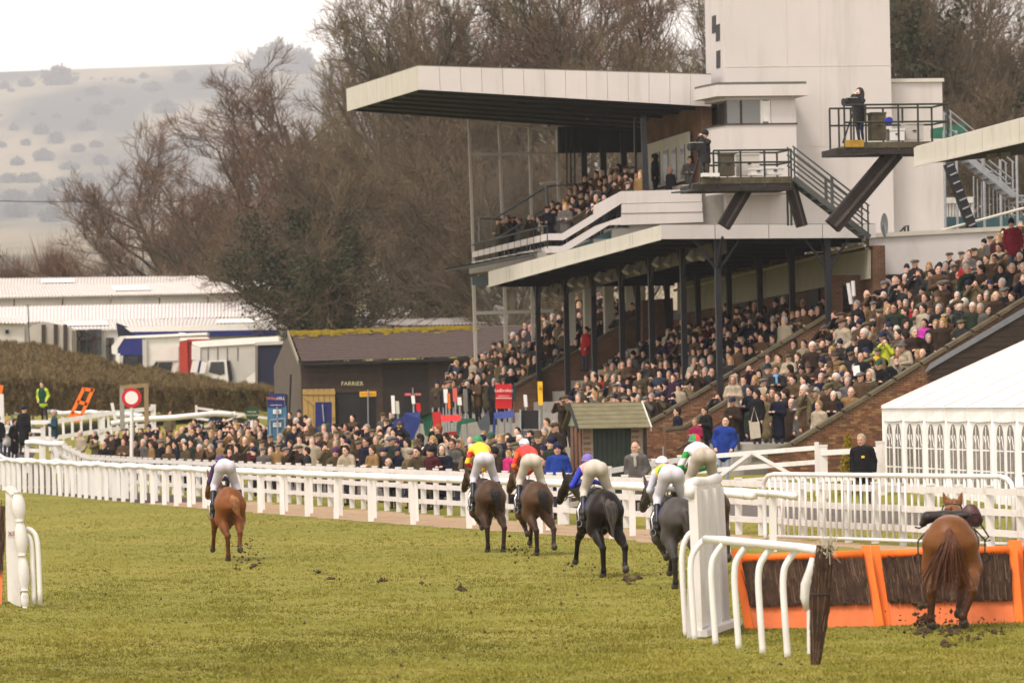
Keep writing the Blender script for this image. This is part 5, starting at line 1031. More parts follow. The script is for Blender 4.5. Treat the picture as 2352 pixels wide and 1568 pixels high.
def board(name, label, cat, x0, x1, y0, y1, Y, m, frame=GALV, legs=True, dep=.12):
    p = P((x0 + x1) / 2, y1, Y); g = on_ground((x0 + x1) / 2, Y); root = thing(name, label, cat, g)
    MB().prism([P(x0, y0, Y), P(x1, y0, Y), P(x1, y1, Y), P(x0, y1, Y)], np.array([0, dep, 0])).build('panel', m, root)
    if legs:
        for x in (x0 + 3, x1 - 3): q = P(x, y1, Y + dep / 2); MB().tube([q + EZ * .2, np.array([q[0], q[1], g[2]])], .03, 6).build('leg', frame, root)
    return root
WLET = mat('white_letter', (.75, .74, .72), .5, .03); OLET = mat('orange_letter', (.62, .22, .03), .5, .03); RLET = mat('red_letter', (.45, .03, .02), .5, .05)
b1 = board('betting_board', 'tall navy and light blue bookmaker board with orange and white lettering', 'betting board', 614, 658, 932, 1012, 232, SKYBLUE); MB().prism([P(615, 904, 231.97), P(653, 903, 231.97), P(653, 934, 231.97), P(615, 935, 231.97)], np.array([0, .15, 0])).build('header', BLUEBOARD, b1); MB().prism([P(654, 903, 232), P(661, 906, 233), P(661, 1000, 233), P(656, 1000, 232)], np.array([0, .1, 0])).build('side_panel', BLUEBOARD, b1)
lettering('William', .17, P(626.5, 915, 231.9), (1, 0, -.02), EZ, OLET, b1); lettering('HILL', .17, P(645, 914.5, 231.9), (1, 0, -.02), EZ, WLET, b1); lettering('williamhill.co.uk', .075, P(634, 930, 231.9), (1, 0, -.02), EZ, WLET, b1)
for y in (945, 975): 
    MB().prism([P(627, y - 5, 231.95), P(646, y - 5, 231.95), P(646, y + 5, 231.95), P(627, y + 5, 231.95)], np.array([0, .02, 0])).build('price_card', WLET, b1); lettering('BETTING', .06, P(636.5, y, 231.92), (1, 0, -.02), EZ, BLUEBOARD, b1)
for p, q in (((636, 934), (638, 1005)), ((617, 964), (656, 960)), ((619, 962), (621, 1010)), ((654, 960), (655, 1005))): MB().beam(P(*p, 231.88), P(*q, 231.88), .05, .05, up=(0, 1, 0)).build('frame_tube', GALV, b1)
b2 = board('betting_board', 'plain dark blue bookmaker board in front of the pine door', 'betting board', 724, 762, 923, 992, 240, BLUEBOARD); MB().tube([P(741, 928, 239.9), P(744, 968, 239.9)], .035, 6).build('clip_bar', GALV, b2)
b3 = board('betting_board', 'tall black bookmaker board with a yellow name strip on top', 'betting board', 826, 864, 912, 990, 243, BLACK); MB().prism([P(826, 899, 242.95), P(864, 898, 242.95), P(864, 910, 242.95), P(826, 911, 242.95)], np.array([0, .1, 0])).build('name_strip', YELLOW, b3); lettering('SAM HARRIS', .115, P(845, 904.5, 242.9), (1, 0, -.02), EZ, RLET, b3); MB().tube([P(845, 895, 242.85), P(846, 975, 242.85)], .03, 6).build('pole', GALV, b3)
b4 = board('betting_board', 'black double bookmaker board with small red name strips', 'betting board', 927, 966, 893, 955, 240, BLACK)
for x, t in ((937, 'JOHN'), (959, 'WHITE')):
    MB().prism([P(x - 8, 902, 239.96), P(x + 8, 902, 239.96), P(x + 8, 909, 239.96), P(x - 8, 909, 239.96)], np.array([0, .03, 0])).build('name_strip', REDSIGN, b4); lettering(t, .09, P(x, 905.5, 239.93), (1, 0, -.02), EZ, WLET, b4)
MB().tube([P(948, 890, 239.9), P(950, 955, 239.9)], .03, 6).build('pole', GALV, b4)
b5 = board('betting_board', 'large red bookmaker board with white script lettering below the terrace', 'betting board', 1138, 1176, 882, 938, 214, REDSIGN); MB().prism([P(1176.5, 881, 214), P(1184, 884, 215), P(1185, 918, 215), P(1178, 920, 214)], np.array([0, .08, 0])).build('blue_side', SKYBLUE, b5)
lettering('Ladbrokes', .165, P(1157, 896.5, 213.95), (1, 0, -.02), EZ, WLET, b5); lettering('ladbrokes.com', .07, P(1157, 909, 213.95), (1, 0, -.02), EZ, WLET, b5); MB().beam(P(1139, 914, 213.93), P(1176, 914, 213.93), .02, .02).build('rule', WLET, b5)
b6 = board('betting_board', 'black bookmaker screen board beside the black-haired woman', 'betting board', 1197, 1238, 942, 985, 190, BLACK); MB().prism([P(1196, 988, 189.95), P(1238, 988, 189.95), P(1238, 1004, 189.95), P(1196, 1004, 189.95)], np.array([0, .05, 0])).build('lower_screen', mat('grey_screen', (.09, .09, .10), .3, .1), b6)
for x in (1195, 1239): MB().beam(P(x, 940, 189.9), P(x, 1020, 189.9), .06, .06, up=(0, 1, 0)).build('frame_tube', GALV, b6)
b7 = board('betting_board', 'black board behind the orange marker above the green canvas', 'betting board', 1015, 1044, 891, 935, 226, BLACK)
# narrow price columns of the pitches
for i, (x, y0, y1, wd, m, what) in enumerate([(902, 908, 950, 4, WLET, 'thin white and blue'), (912, 921, 950, 4, CREAM, 'leaning pale'), (948, 908, 927, 4, WLET, 'short white'), (1023, 893, 925, 5, WLET, 'white lettered'), (1030, 903, 938, 3, ORANGE, 'bright orange'), (1044, 891, 922, 5, mat('salmon', (.60, .12, .09), .5, .05), 'salmon and white'), (960, 925, 945, 5, REDSIGN, 'dark red'), (1068, 893, 945, 5, mat('grey_pitch', (.16, .15, .13), .6, .15), 'grey metal'), (992, 900, 935, 5, DARKWOOD, 'dark brown'), (1006, 903, 935, 4, DARKWOOD, 'thin dark brown'), (1054, 912, 930, 5, WLET, 'small white held'), (1167, 897, 935, 5, MATS['grey_pitch'], 'grey beside the red board'), (1206, 906, 934, 4, WLET, 'pale leaning')]):
    Y = 222; r = thing('price_column', f'{what} upright price column among the bookmakers pitches', 'price column', on_ground(x, Y), 'bookmakers price columns')
    MB().prism([P(x - wd, y0, Y), P(x + wd, y0, Y), P(x + wd + 2, y1, Y), P(x - wd + 2, y1, Y)], np.array([0, .12, 0])).build('panel', m, r); q = P(x + 2, y1, Y + .06); MB().tube([q + EZ * .1, np.array([q[0], q[1], on_ground(x, Y)[2]])], .04, 6).build('stand', GALV, r)
yp = thing('yellow_marker', 'narrow yellow marker board on a speckled grey stand', 'marker', on_ground(1240, 195)); MB().prism([P(1235, 876, 195), P(1246, 876, 195), P(1247, 930, 195), P(1237, 930, 195)], np.array([0, .08, 0])).build('board', YELLOW, yp); MB().prism([P(1237, 931, 195), P(1247, 931, 195), P(1247, 1025, 195), P(1239, 1025, 195)], np.array([0, .08, 0])).build('stand', MATS['grey_pitch'], yp); lettering('18', .16, P(1241, 890, 194.95), (0, 0, -1), (1, 0, 0), BLACK, yp)
def canvas(label, m, quads, Y):
    r = thing('pitch_umbrella', label, 'umbrella', on_ground(quads[0][0][0], Y), 'bookmakers umbrellas')
    for q in quads:
        pts = [P(x, y, Y + dz) for x, y, dz in q]; MB().prism(pts, np.array([0, .04, 0])).build('canvas', m, r)
    x = sum(p[0] for p in quads[0]) / len(quads[0]); t = P(x, quads[0][0][1], Y + .3); MB().tube([t, np.array([t[0], t[1], on_ground(x, Y)[2]])], .03, 6).build('pole', GALV, r)
canvas('blue tarpaulin windbreak hanging at the bookmakers pitches', TARP_BLUE, [[(928, 948, 0), (962, 946, .3), (968, 962, .1), (960, 985, .3), (948, 1010, 0), (928, 1010, 0)], [(905, 965, .3), (928, 955, .3), (928, 968, .3), (900, 985, .3)]], 208)
canvas('green canvas draped beside the red pitch', TARP_GREEN, [[(960, 958, -.3), (998, 944, -.2), (1002, 950, .2), (986, 1003, 0), (976, 1000, 0), (970, 960, 0)]], 206); canvas('red bookmaker pitch canopy with rolled top and clear window', TARP_RED, [[(992, 947, 0), (1012, 944, 0), (1016, 1000, 0), (1004, 1010, 0), (996, 1010, 0), (994, 960, 0)], [(1014, 953, 0), (1058, 952, 0), (1058, 966, -.2), (1014, 968, -.2)], [(1022, 992, .1), (1050, 990, .1), (1050, 998, .1), (1022, 999, .1)]], 204)
canvas('dark green canvas behind the suited man', TARP_GREEN, [[(1052, 962, .2), (1090, 960, .2), (1094, 968, .2), (1050, 976, .2)], [(1050, 970, .1), (1060, 968, .1), (1054, 1010, .1), (1048, 1012, .1)]], 205); canvas('blue bookmaker umbrella canopy with pale frame near the yellow marker', TARP_BLUE, [[(1134, 947, 0), (1180, 942, 0), (1181, 958, -.3), (1136, 962, -.3)], [(1134, 950, .1), (1140, 950, .1), (1136, 1005, .1), (1130, 1005, .1)]], 200)
canvas('grey canvas side sheet between the green and blue umbrellas', mat('grey_canvas', (.07, .08, .09), .6, .2), [[(1096, 972, .1), (1122, 942, .1), (1126, 972, .1), (1120, 1000, .1), (1102, 985, .1)]], 201); canvas('dark navy umbrella behind the grey canvas sheet', NAVY, [[(1116, 945, 0), (1140, 944, 0), (1142, 975, .2), (1122, 975, .2)]], 203); canvas('folded grey umbrella hanging by the plain blue board', MATS['grey_canvas'], [[(725, 982, 0), (758, 968, -.1), (756, 1002, .1), (740, 995, 0)]], 236)
canvas('navy canvas roof over a bookmaker near the black board with yellow strip', NAVY, [[(868, 985, 0), (905, 970, .1), (908, 978, .1), (872, 1000, .1)], [(866, 988, .1), (874, 986, .1), (868, 1012, .1), (862, 1012, .1)]], 212)
# ================================================================== bare winter trees
def nrm(v): return v / (np.linalg.norm(v, axis=-1, keepdims=True) + 1e-9)
def grow(rng, start, d, L, r0, n, wob, up, tip=.25):
    B = len(start); pts = np.zeros((B, n + 1, 3)); pts[:, 0] = start; d = d.copy()
    for i in range(n):
        d = nrm(d + rng.normal(0, wob, (B, 3)) + np.array([0, 0, 1.0]) * up); pts[:, i + 1] = pts[:, i] + d * (L / n)[:, None]
    rad = r0[:, None] * (1 - (1 - tip) * np.linspace(0, 1, n + 1)[None, :]); return pts, rad
def spawn(rng, pts, rad, per, tmin, ang, ratio, rr):
    B, n1, _ = pts.shape; t = tmin + (1 - tmin) * (np.arange(per)[None, :] + rng.random((B, per))) / per; f = t * (n1 - 1) * .999; i = f.astype(int); w_ = f - i
    bi = np.repeat(np.arange(B)[:, None], per, 1); p = pts[bi, i] * (1 - w_)[..., None] + pts[bi, i + 1] * w_[..., None]; tan = nrm(pts[bi, i + 1] - pts[bi, i]); r = rad[bi, i] * (1 - w_) + rad[bi, i + 1] * w_
    per_ = nrm(np.cross(tan, rng.normal(0, 1, tan.shape))); a = np.radians(rng.uniform(*ang, t.shape))[..., None]; d = tan * np.cos(a) + per_ * np.sin(a)
    Lp = np.linalg.norm(np.diff(pts, axis=1), axis=2).sum(1); L = Lp[:, None] * rng.uniform(*ratio, t.shape) * (1.15 - .55 * t)
    return p.reshape(-1, 3), d.reshape(-1, 3), L.ravel(), (r * rr).ravel()
def tubes(pts, rad, k):
    B, n, _ = pts.shape; T = nrm(np.gradient(pts, axis=1)); ref = np.where(np.abs(T[..., 2:3]) < .9, np.array([0.1, .2, 1.0]), np.array([1.0, .2, .1])); x = nrm(np.cross(T, ref)); y = np.cross(T, x)
    an = 2 * np.pi * np.arange(k) / k; V = pts[:, :, None] + rad[:, :, None, None] * (x[:, :, None] * np.cos(an)[None, None, :, None] + y[:, :, None] * np.sin(an)[None, None, :, None])
    b, i, j = np.meshgrid(np.arange(B), np.arange(n - 1), np.arange(k), indexing='ij'); q = (b * n + i) * k; F = np.stack([q + j, q + (j + 1) % k, q + k + (j + 1) % k, q + k + j], -1).reshape(-1, 4); return V.reshape(-1, 3), F
def tree_meshes(seed, H, tr, spread, nl=(15, 8, 8, 6, 5), up=(.06, .05, .06, .05), trunk_t=.2, lean=0.0, twig_w=.016, crown_up=.3):
    rng = np.random.default_rng(seed); V, F, nv = [], [], 0
    def put(pts, rad, k):
        nonlocal nv
        v, f = tubes(pts, rad, k); V.append(v); F.append(f + nv); nv += len(v)
    p, r = grow(rng, np.zeros((1, 3)), nrm(np.array([[lean, 0, 1.0]])), np.array([H * .62]), np.array([tr]), 9, .09, .05, .35); put(p, r, 9)
    s, d, L, r1 = spawn(rng, p, r, nl[0], trunk_t, (28, 70), (.62, .85), .6); L = L * spread; p, r = grow(rng, s, d, L, r1, 9, .15, up[0], .2); put(p, r, 6); lim = p
    s, d, L, r1 = spawn(rng, p, r, nl[1], .15, (25, 60), (.35, .6), .6); p, r = grow(rng, s, d, L, np.maximum(r1, .03), 6, .16, up[1], .25); put(p, r, 5)
    s, d, L, r1 = spawn(rng, p, r, nl[2], .1, (22, 55), (.4, .7), .6); p, r = grow(rng, s, d, L, np.maximum(r1, .018), 4, .16, up[2], .3); put(p, r, 3)
    s, d, L, r1 = spawn(rng, p, r, nl[3], .1, (18, 50), (.5, .9), .7); d = nrm(d + np.array([0, 0, crown_up * .5])); L = np.clip(L, .5, 2.2); pp, rr = grow(rng, s, d, L, np.full(len(L), .014), 3, .13, up[3], .4)
    sd = nrm(np.cross(nrm(pp[:, -1] - pp[:, 0]), rng.normal(0, 1, d.shape))); T = []
    for i in range(3):
        w0, w1 = twig_w * (1 - .25 * i), twig_w * (.75 - .25 * i) + .002; a, b = pp[:, i], pp[:, i + 1]; T += [a - sd * w0, a + sd * w0, b + sd * w1, a - sd * w0, b + sd * w1, b - sd * w1]
    s, d, L, r1 = spawn(rng, pp, rr, nl[4], .15, (15, 45), (.4, .8), .7); d = nrm(d + np.array([0, 0, crown_up * .6]) + rng.normal(0, .1, d.shape)); L = np.clip(L, .3, 1.2); sd = nrm(np.cross(d, rng.normal(0, 1, d.shape))) * twig_w * .62
    T1 = np.stack(T, 1).reshape(-1, 3); T2 = np.stack([s - sd, s + sd, s + d * L[:, None]], 1).reshape(-1, 3); T = np.concatenate([T1, T2])
    return (np.concatenate(V), np.concatenate(F)), (T, np.arange(len(T)).reshape(-1, 3)), lim
BARKA = mat('bark_olive', (.085, .066, .042), .95, .35, .8, stain=(.07, .075, .025), st_scale=.5, st_amt=.7); TWIG_R = mat('twigs_reddish', (.135, .078, .052), .9, .3, .35); TWIG_B = mat('twigs_brown', (.105, .074, .044), .9, .3, .35); TWIG_O = mat('twigs_olive', (.13, .10, .055), .9, .3, .35); IVY = mat('ivy_leaves', (.024, .030, .010), .7, .55, .8, stain=(.075, .076, .020), st_scale=.4, st_amt=.8)
LIB = {}
def lib(key, tw, *a, **k):
    (V, F), (T, Q), lim = tree_meshes(*a, **k); LIB[key] = (mesh_np('trunk', V, F, [BARKA], smooth=True), mesh_np('crown', T, Q, [tw]), lim)
lib('ash', TWIG_R, 3, 22, .40, 1.0, nl=(15, 8, 8, 6, 4), up=(.06, .06, .07, .06), crown_up=.5)
lib('oak', TWIG_B, 5, 17, .5, 1.2, nl=(16, 8, 8, 5, 4), up=(.0, .01, .04, .04), trunk_t=.12)
lib('oak2', TWIG_B, 8, 20, .48, 1.1, nl=(14, 8, 8, 5, 4), up=(.03, .02, .05, .04), trunk_t=.2)
lib('tall', TWIG_O, 13, 27, .42, .75, nl=(14, 8, 8, 5, 4), up=(.11, .09, .08, .05), trunk_t=.25, crown_up=.5)
lib('tall2', TWIG_R, 21, 26, .38, .72, nl=(14, 8, 7, 5, 4), up=(.12, .1, .08, .05), trunk_t=.25, crown_up=.5)
def tree(key, label, x, Y, H, rot, sxy=1.0, name='bare_tree', ybase=None):
    g = on_ground(x, Y); r = thing(name, label, 'tree', g - EZ * .2); H = H * (1.32 if H > 24 else 1.16); h0 = {'ash': 22, 'oak': 17, 'oak2': 20, 'tall': 27, 'tall2': 26}[key]; s = H / h0
    for nm, me in (('trunk', LIB[key][0]), ('crown', LIB[key][1])):
        o = link(nm, me, r); o.scale = (s * sxy, s * sxy, s); o.rotation_euler = (0, 0, rot)
    return r, s
def ivy(r, lim, s, rot, n, rad, zmax, size=.16, lower=True):
    rng = np.random.default_rng(4); P_ = lim.reshape(-1, 3); P_ = P_[P_[:, 2] < zmax / s] ; c, q = math.cos(rot), math.sin(rot); M = np.array([[c, -q, 0], [q, c, 0], [0, 0, 1]])
    stem = np.stack([rng.normal(0, .25, n // 3), rng.normal(0, .25, n // 3), rng.random(n // 3) * zmax / s], 1); base = np.concatenate([P_[rng.integers(0, len(P_), n - len(stem))], stem]) @ M.T * s
    c_ = base + rng.normal(0, 1, base.shape) * rad * np.array([1, 1, .8]) * (.4 + .8 * rng.random((n, 1))); c_[:, 2] = np.maximum(c_[:, 2], .2); a = nrm(rng.normal(0, 1, (n, 3))); b = nrm(np.cross(a, rng.normal(0, 1, (n, 3)))); z = size * (.6 + .8 * rng.random((n, 1)))
    V = np.stack([c_ - a * z, c_ + b * z * .8, c_ + a * z, c_ - b * z * .8], 1).reshape(-1, 3); link('ivy', mesh_np('ivy', V, np.arange(len(V)).reshape(-1, 4), [IVY]), r)
tree('ash', 'large spreading bare ash with reddish twigs above the stable roofs', 476, 452, 21, .4, 1.5); tree('ash', 'bare tree overlapping the left side of the big ash', 418, 465, 18.5, 3.7, 1.0); tree('tall2', 'upright bare tree inside the right half of the big ash crown', 560, 462, 20, 4.1, 1.1)
r, s = tree('oak', 'bushy ivy-clad oak rising behind the farrier shed', 735, 345, 15.5, 1.2, 1.0, 'ivy_clad_tree'); ivy(r, LIB['oak'][2], s, 1.2, 56000, .8, 12.5, .085)
r, s = tree('oak2', 'broad bare oak with a leaning limb between the ivy tree and the glass screen', 985, 385, 20, 2.5, 1.1); ivy(r, LIB['oak2'][2], s, 2.5, 12000, .5, 11, .09)
tree('ash', 'tangled bare tree filling the gap between ash and ivy-clad oak', 660, 400, 17, 2.2, 1.15)
tree('oak2', 'bare tree with dense brown twigs behind the ivy-clad oak', 830, 405, 19, 4.4, 1.05)
tree('tall', 'tall bare tree breaking the skyline left of the big roof corner', 860, 430, 30, .8, 1.0); tree('tall2', 'slender bare tree on the skyline above the ash crown', 745, 450, 25, 1.9, 1.0)
for i, (k, x, Y, H, rt, lb) in enumerate([('tall2', 1010, 410, 29, 3.1, 'bare tree just behind the near corner of the big roof'), ('tall', 1130, 400, 28, 4.0, 'second bare tree along behind the big roof'), ('oak2', 1080, 365, 17, .3, 'low bare tree seen through the glass screen'), ('tall2', 1250, 395, 30, 5.2, 'middle bare tree above the big roof'), ('tall', 1370, 385, 30, 2.2, 'fourth bare tree along behind the big roof'), ('tall2', 1480, 380, 29, .9, 'fifth bare tree along behind the big roof, near the tower'), ('tall', 1590, 372, 30, 5.5, 'dense bare tree against the tower wall above the roof'), ('oak2', 1290, 360, 18, 3.3, 'bare tree behind the black columns of the upper deck'), ('oak', 1190, 350, 14, 5.0, 'low spreading bare tree behind the terrace screen')]): tree(k, lb, x, Y, H, rt)
for i, (k, x, Y, H, rt, lb) in enumerate([('tall2', 2075, 385, 30, 1.0, 'bare tree next to the right edge of the tower'), ('tall', 2165, 375, 29, 3.9, 'bare tree above the low side block of the tower'), ('tall2', 2250, 380, 31, 2.6, 'bare tree behind the scaffold stair'), ('tall', 2340, 372, 30, 5.9, 'bare tree at the picture edge above the near canopy'), ('oak2', 2215, 350, 19, .2, 'lower bare tree behind the camera platform railings'), ('oak2', 2330, 345, 19, 1.7, 'lower bare tree behind the near canopy')]): tree(k, lb, x, Y, H, rt)
r, s = tree('oak2', 'dark ivy-covered evergreen clump beside the tower', 2105, 365, 25, 2.0, .6, 'ivy_clad_tree'); ivy(r, LIB['oak2'][2], s, 2.0, 9000, .55, 26, .16)
for (k, x, Y, H, rt, lb) in [('ash', 350, 500, 10, 1.1, 'small bare tree behind the stable roofs, left of the ash trunk'), ('ash', 270, 520, 9, 3.0, 'small reddish bare tree between the pollards and the ash'), ('oak', 420, 490, 9, 2.0, 'low twiggy tree at the foot of the ash'), ('oak', 560, 480, 11, 4.2, 'low twiggy tree behind the stable roof ridge')]: tree(k, lb, x, Y, H, rt)
# pollards with a burst of upright shoots
def pollard(label, x, Y, H, seed):
    rng = np.random.default_rng(seed); g = on_ground(x, Y); r = thing('pollard_willow', label, 'tree', g - EZ * .2); V, F, nv = [], [], 0
    p, q = grow(rng, np.zeros((1, 3)), np.array([[0, 0, 1.0]]), np.array([H * .42]), np.array([.34]), 4, .1, .05, .8); v, f = tubes(p, q, 8); V.append(v); F.append(f); nv += len(v)
    s, d, L, r1 = spawn(rng, p, q, 13, .45, (30, 70), (.4, .7), .4); p, q = grow(rng, s, nrm(d + np.array([0, 0, .5])), L * 1.2, r1, 4, .15, .1, .7); v, f = tubes(p, q, 6); V.append(v); F.append(f + nv)
    link('trunk', mesh_np('trunk', np.concatenate(V), np.concatenate(F), [BARKA], smooth=True), r)
    s, d, L, r1 = spawn(rng, p, q, 110, .45, (10, 55), (.8, 1.5), .4); d = nrm(d + np.array([0, 0, 1.1])); L = H * .42 * (.6 + .6 * rng.random(len(L))); sd = nrm(np.cross(d, rng.normal(0, 1, d.shape))) * .028; T = np.stack([s - sd, s + sd, s + d * L[:, None]], 1).reshape(-1, 3); link('crown', mesh_np('crown', T, np.arange(len(T)).reshape(-1, 3), [TWIG_R]), r)
pollard('tallest pollard willow with a burst of reddish shoots beyond the stable roofs', 128, 470, 11.4, 1); pollard('shorter pollard willow with reddish shoots, second from the picture edge', 62, 472, 9.6, 2); pollard('pollard willow cut by the picture edge', 0, 474, 9.9, 3); pollard('small dark pollard between the tallest one and the ash', 172, 476, 8.4, 4)
# scrub on the downs
def bush_mesh(seed):
    rng = np.random.default_rng(seed); n = 900; c = rng.normal(0, 1, (n, 3)); c = c / np.linalg.norm(c, axis=1)[:, None] * (.55 + .5 * rng.random((n, 1))) * np.array([1, 1, .75]);  c *= (1 + .25 * np.sin(c[:, :1] * 5 + seed) * np.cos(c[:, 1:2] * 4)); a = nrm(rng.normal(0, 1, (n, 3))) * .16; b = nrm(np.cross(a, rng.normal(0, 1, (n, 3)))) * .16
    V = np.stack([c - a, c + b, c + a], 1).reshape(-1, 3); return mesh_np('hillside_bush', V, np.arange(len(V)).reshape(-1, 3), [mat('hill_scrub', (.05, .048, .035), .95, .3, .1)])
BM = [bush_mesh(i) for i in range(3)]
def hill_point(x, y):
    Ys = np.linspace(660, 12500, 1100); pts = np.array([P(x, y, Y) for Y in Ys]); tz = terrain(pts[:, 0], pts[:, 1]); k = np.argmax(tz > pts[:, 2]); return np.array([pts[k, 0], pts[k, 1], tz[k]])
def bush(x, y, wpx, asp=1.0, label=None, group='bushes scattered on the hillside'):
    g = hill_point(x, y); s = wpx / 2 * g[1] / FPX; o = link('hillside_bush', random.choice(BM), None, g + EZ * s * asp * .55, label, 'bush', group); o.scale = (s * random.uniform(.8, 1.3), s, s * asp * 1.25); o.rotation_euler = (0, 0, random.random() * 6)
bush(136, 196, 72, .8, 'large dark clump of trees on the crest of the down', None)
BL = [(60, 200, 40), (10, 205, 30), (26, 212, 20), (210, 183, 10), (240, 185, 12), (255, 183, 10), (280, 188, 16), (330, 180, 22), (300, 192, 30), (215, 220, 46), (180, 232, 20), (230, 265, 60), (200, 300, 50), (130, 272, 26), (76, 265, 18), (0, 268, 16), (32, 300, 30), (95, 310, 46), (130, 330, 50), (60, 335, 30), (5, 340, 24), (180, 350, 40), (40, 380, 40), (100, 370, 60), (160, 390, 46), (20, 420, 50), (70, 420, 60), (140, 430, 60), (200, 420, 50), (30, 460, 60), (100, 470, 70), (170, 480, 60), (40, 500, 70), (120, 510, 70), (200, 510, 50), (220, 340, 40), (350, 210, 60), (420, 190, 50), (480, 200, 60), (540, 190, 60), (600, 180, 60), (230, 380, 40), (380, 260, 70), (270, 240, 36)]
ORD = ('first', 'second', 'third', 'fourth', 'fifth', 'sixth', 'seventh', 'eighth', 'ninth', 'tenth', 'eleventh', 'twelfth', 'thirteenth')
BAND = ('on the crest', 'just below the crest', 'high on the slope', 'halfway down the slope', 'low on the slope', 'at the foot')
for b_ in range(6):
    row = sorted(q for q in BL if int(np.digitize(q[1], (195, 235, 305, 375, 440))) == b_)
    for i, (x, y, w_) in enumerate(row): bush(x, y, w_ * .8, random.uniform(.6, 1.0), f"{'small' if w_ < 25 else 'large' if w_ > 55 else 'middling'} dark bush {BAND[b_]} of the hazy down, {ORD[i]} from the left")
for i, (x, y, w_) in enumerate([(600, 165, 60), (640, 160, 80), (690, 170, 70)]): bush(x, y, w_, 1.1, f'{ORD[i]} of three hazy skyline trees right of the ash top', 'skyline trees')
# ================================================================== hurdles, wings and rails on the course
BIRCH = mat('birch_brush', (.050, .027, .017), .9, .45, 8); BIRCH_L = mat('birch_twig_pale', (.12, .072, .04), .85, .4, 10)
def hurdle(label, xl, yl, xr, yr, Y, xtl, ytl, xtr, ytr, group=None, ends=(0., 1.), roll=True):
    """panel between the ground points (xl,yl)-(xr,yr); its top leans away and to one side"""
    a, b = P(xl, yl, Y), P(xr, yr, Y); a[2] = b[2] = 0; ta, tb = P(xtl, ytl, Y + .35), P(xtr, ytr, Y + .35); root = thing('hurdle', label, 'hurdle', a, group)
    L = lambda s, t: (a + (b - a) * s) * (1 - t) + (ta + (tb - ta) * s) * t
    nrm_ = np.cross(b - a, ta - a); nrm_ /= np.linalg.norm(nrm_); nrm_ = nrm_ if nrm_[1] < 0 else -nrm_
    for s in ends: MB().prism([L(s, -.01) - (b - a) * .032, L(s, -.01) + (b - a) * .032, L(s, 1.06) + (b - a) * .032, L(s, 1.06) - (b - a) * .032], -nrm_ * .07).build('upright', ORANGE, root)
    MB().prism([L(.034, .0), L(.966, .0), L(.966, .31), L(.034, .31)], -nrm_ * .04).build('toe_board', ORANGE2, root)
    if roll: MB().tube([L(.034, .93) + nrm_ * .03, L(.5, .935) + nrm_ * .03, L(.966, .93) + nrm_ * .03], .062, 12).build('top_roll', ORANGE, root, smooth=True)
    MB().prism([L(.034, .3) - nrm_ * .02, L(.966, .3) - nrm_ * .02, L(.966, .9) - nrm_ * .02, L(.034, .9) - nrm_ * .02], -nrm_ * .06).build('brush_core', BIRCH, root)
    n = 1500; s = RNG.random(n) * .92 + .04; t0 = .27 + .1 * RNG.random(n); t1 = t0 + .35 + .3 * RNG.random(n); t1 = np.minimum(t1, .95); V = []
    for i in range(n):
        p, q = L(s[i], t0[i]), L(s[i] + RNG.normal(0, .012), t1[i]); o = nrm_ * (.03 + .05 * RNG.random()); m = (p + q) / 2 + (b - a) * RNG.normal(0, .004); wd = (b - a) / np.linalg.norm(b - a) * (.004 + .004 * RNG.random()); V += [p + o - wd, p + o + wd, m + o * 1.2 + wd, m + o * 1.2 - wd, m + o * 1.2 - wd, m + o * 1.2 + wd, q + o + wd * .4, q + o - wd * .4]
    V = np.array(V) - ORG[root.name]; fm = (RNG.random(2 * n) < .16).astype(int)
    o = link('brush', mesh_np('brush', V, np.arange(8 * n).reshape(-1, 4), [BIRCH, BIRCH_L], fm), root); o['kind'] = 'stuff'
hurdle('orange-framed brush hurdle nearest the white wing', 1721, 1445, 2021, 1437, 80.3, 1692, 1272, 1990, 1262)
hurdle('orange-framed brush hurdle in front of the riderless chestnut horse', 2037, 1437, 2341, 1430, 80.5, 2012, 1262, 2326, 1251)
hurdle('orange-framed brush hurdle cut by the picture edge', 2355, 1429, 2660, 1420, 80.7, 2338, 1250, 2640, 1240)
hurdle('dark brush hurdle with orange board at the far left picture edge', -345, 1402, 16, 1386, 96.5, -345, 1150, 24, 1135, ends=(0.,), roll=False)
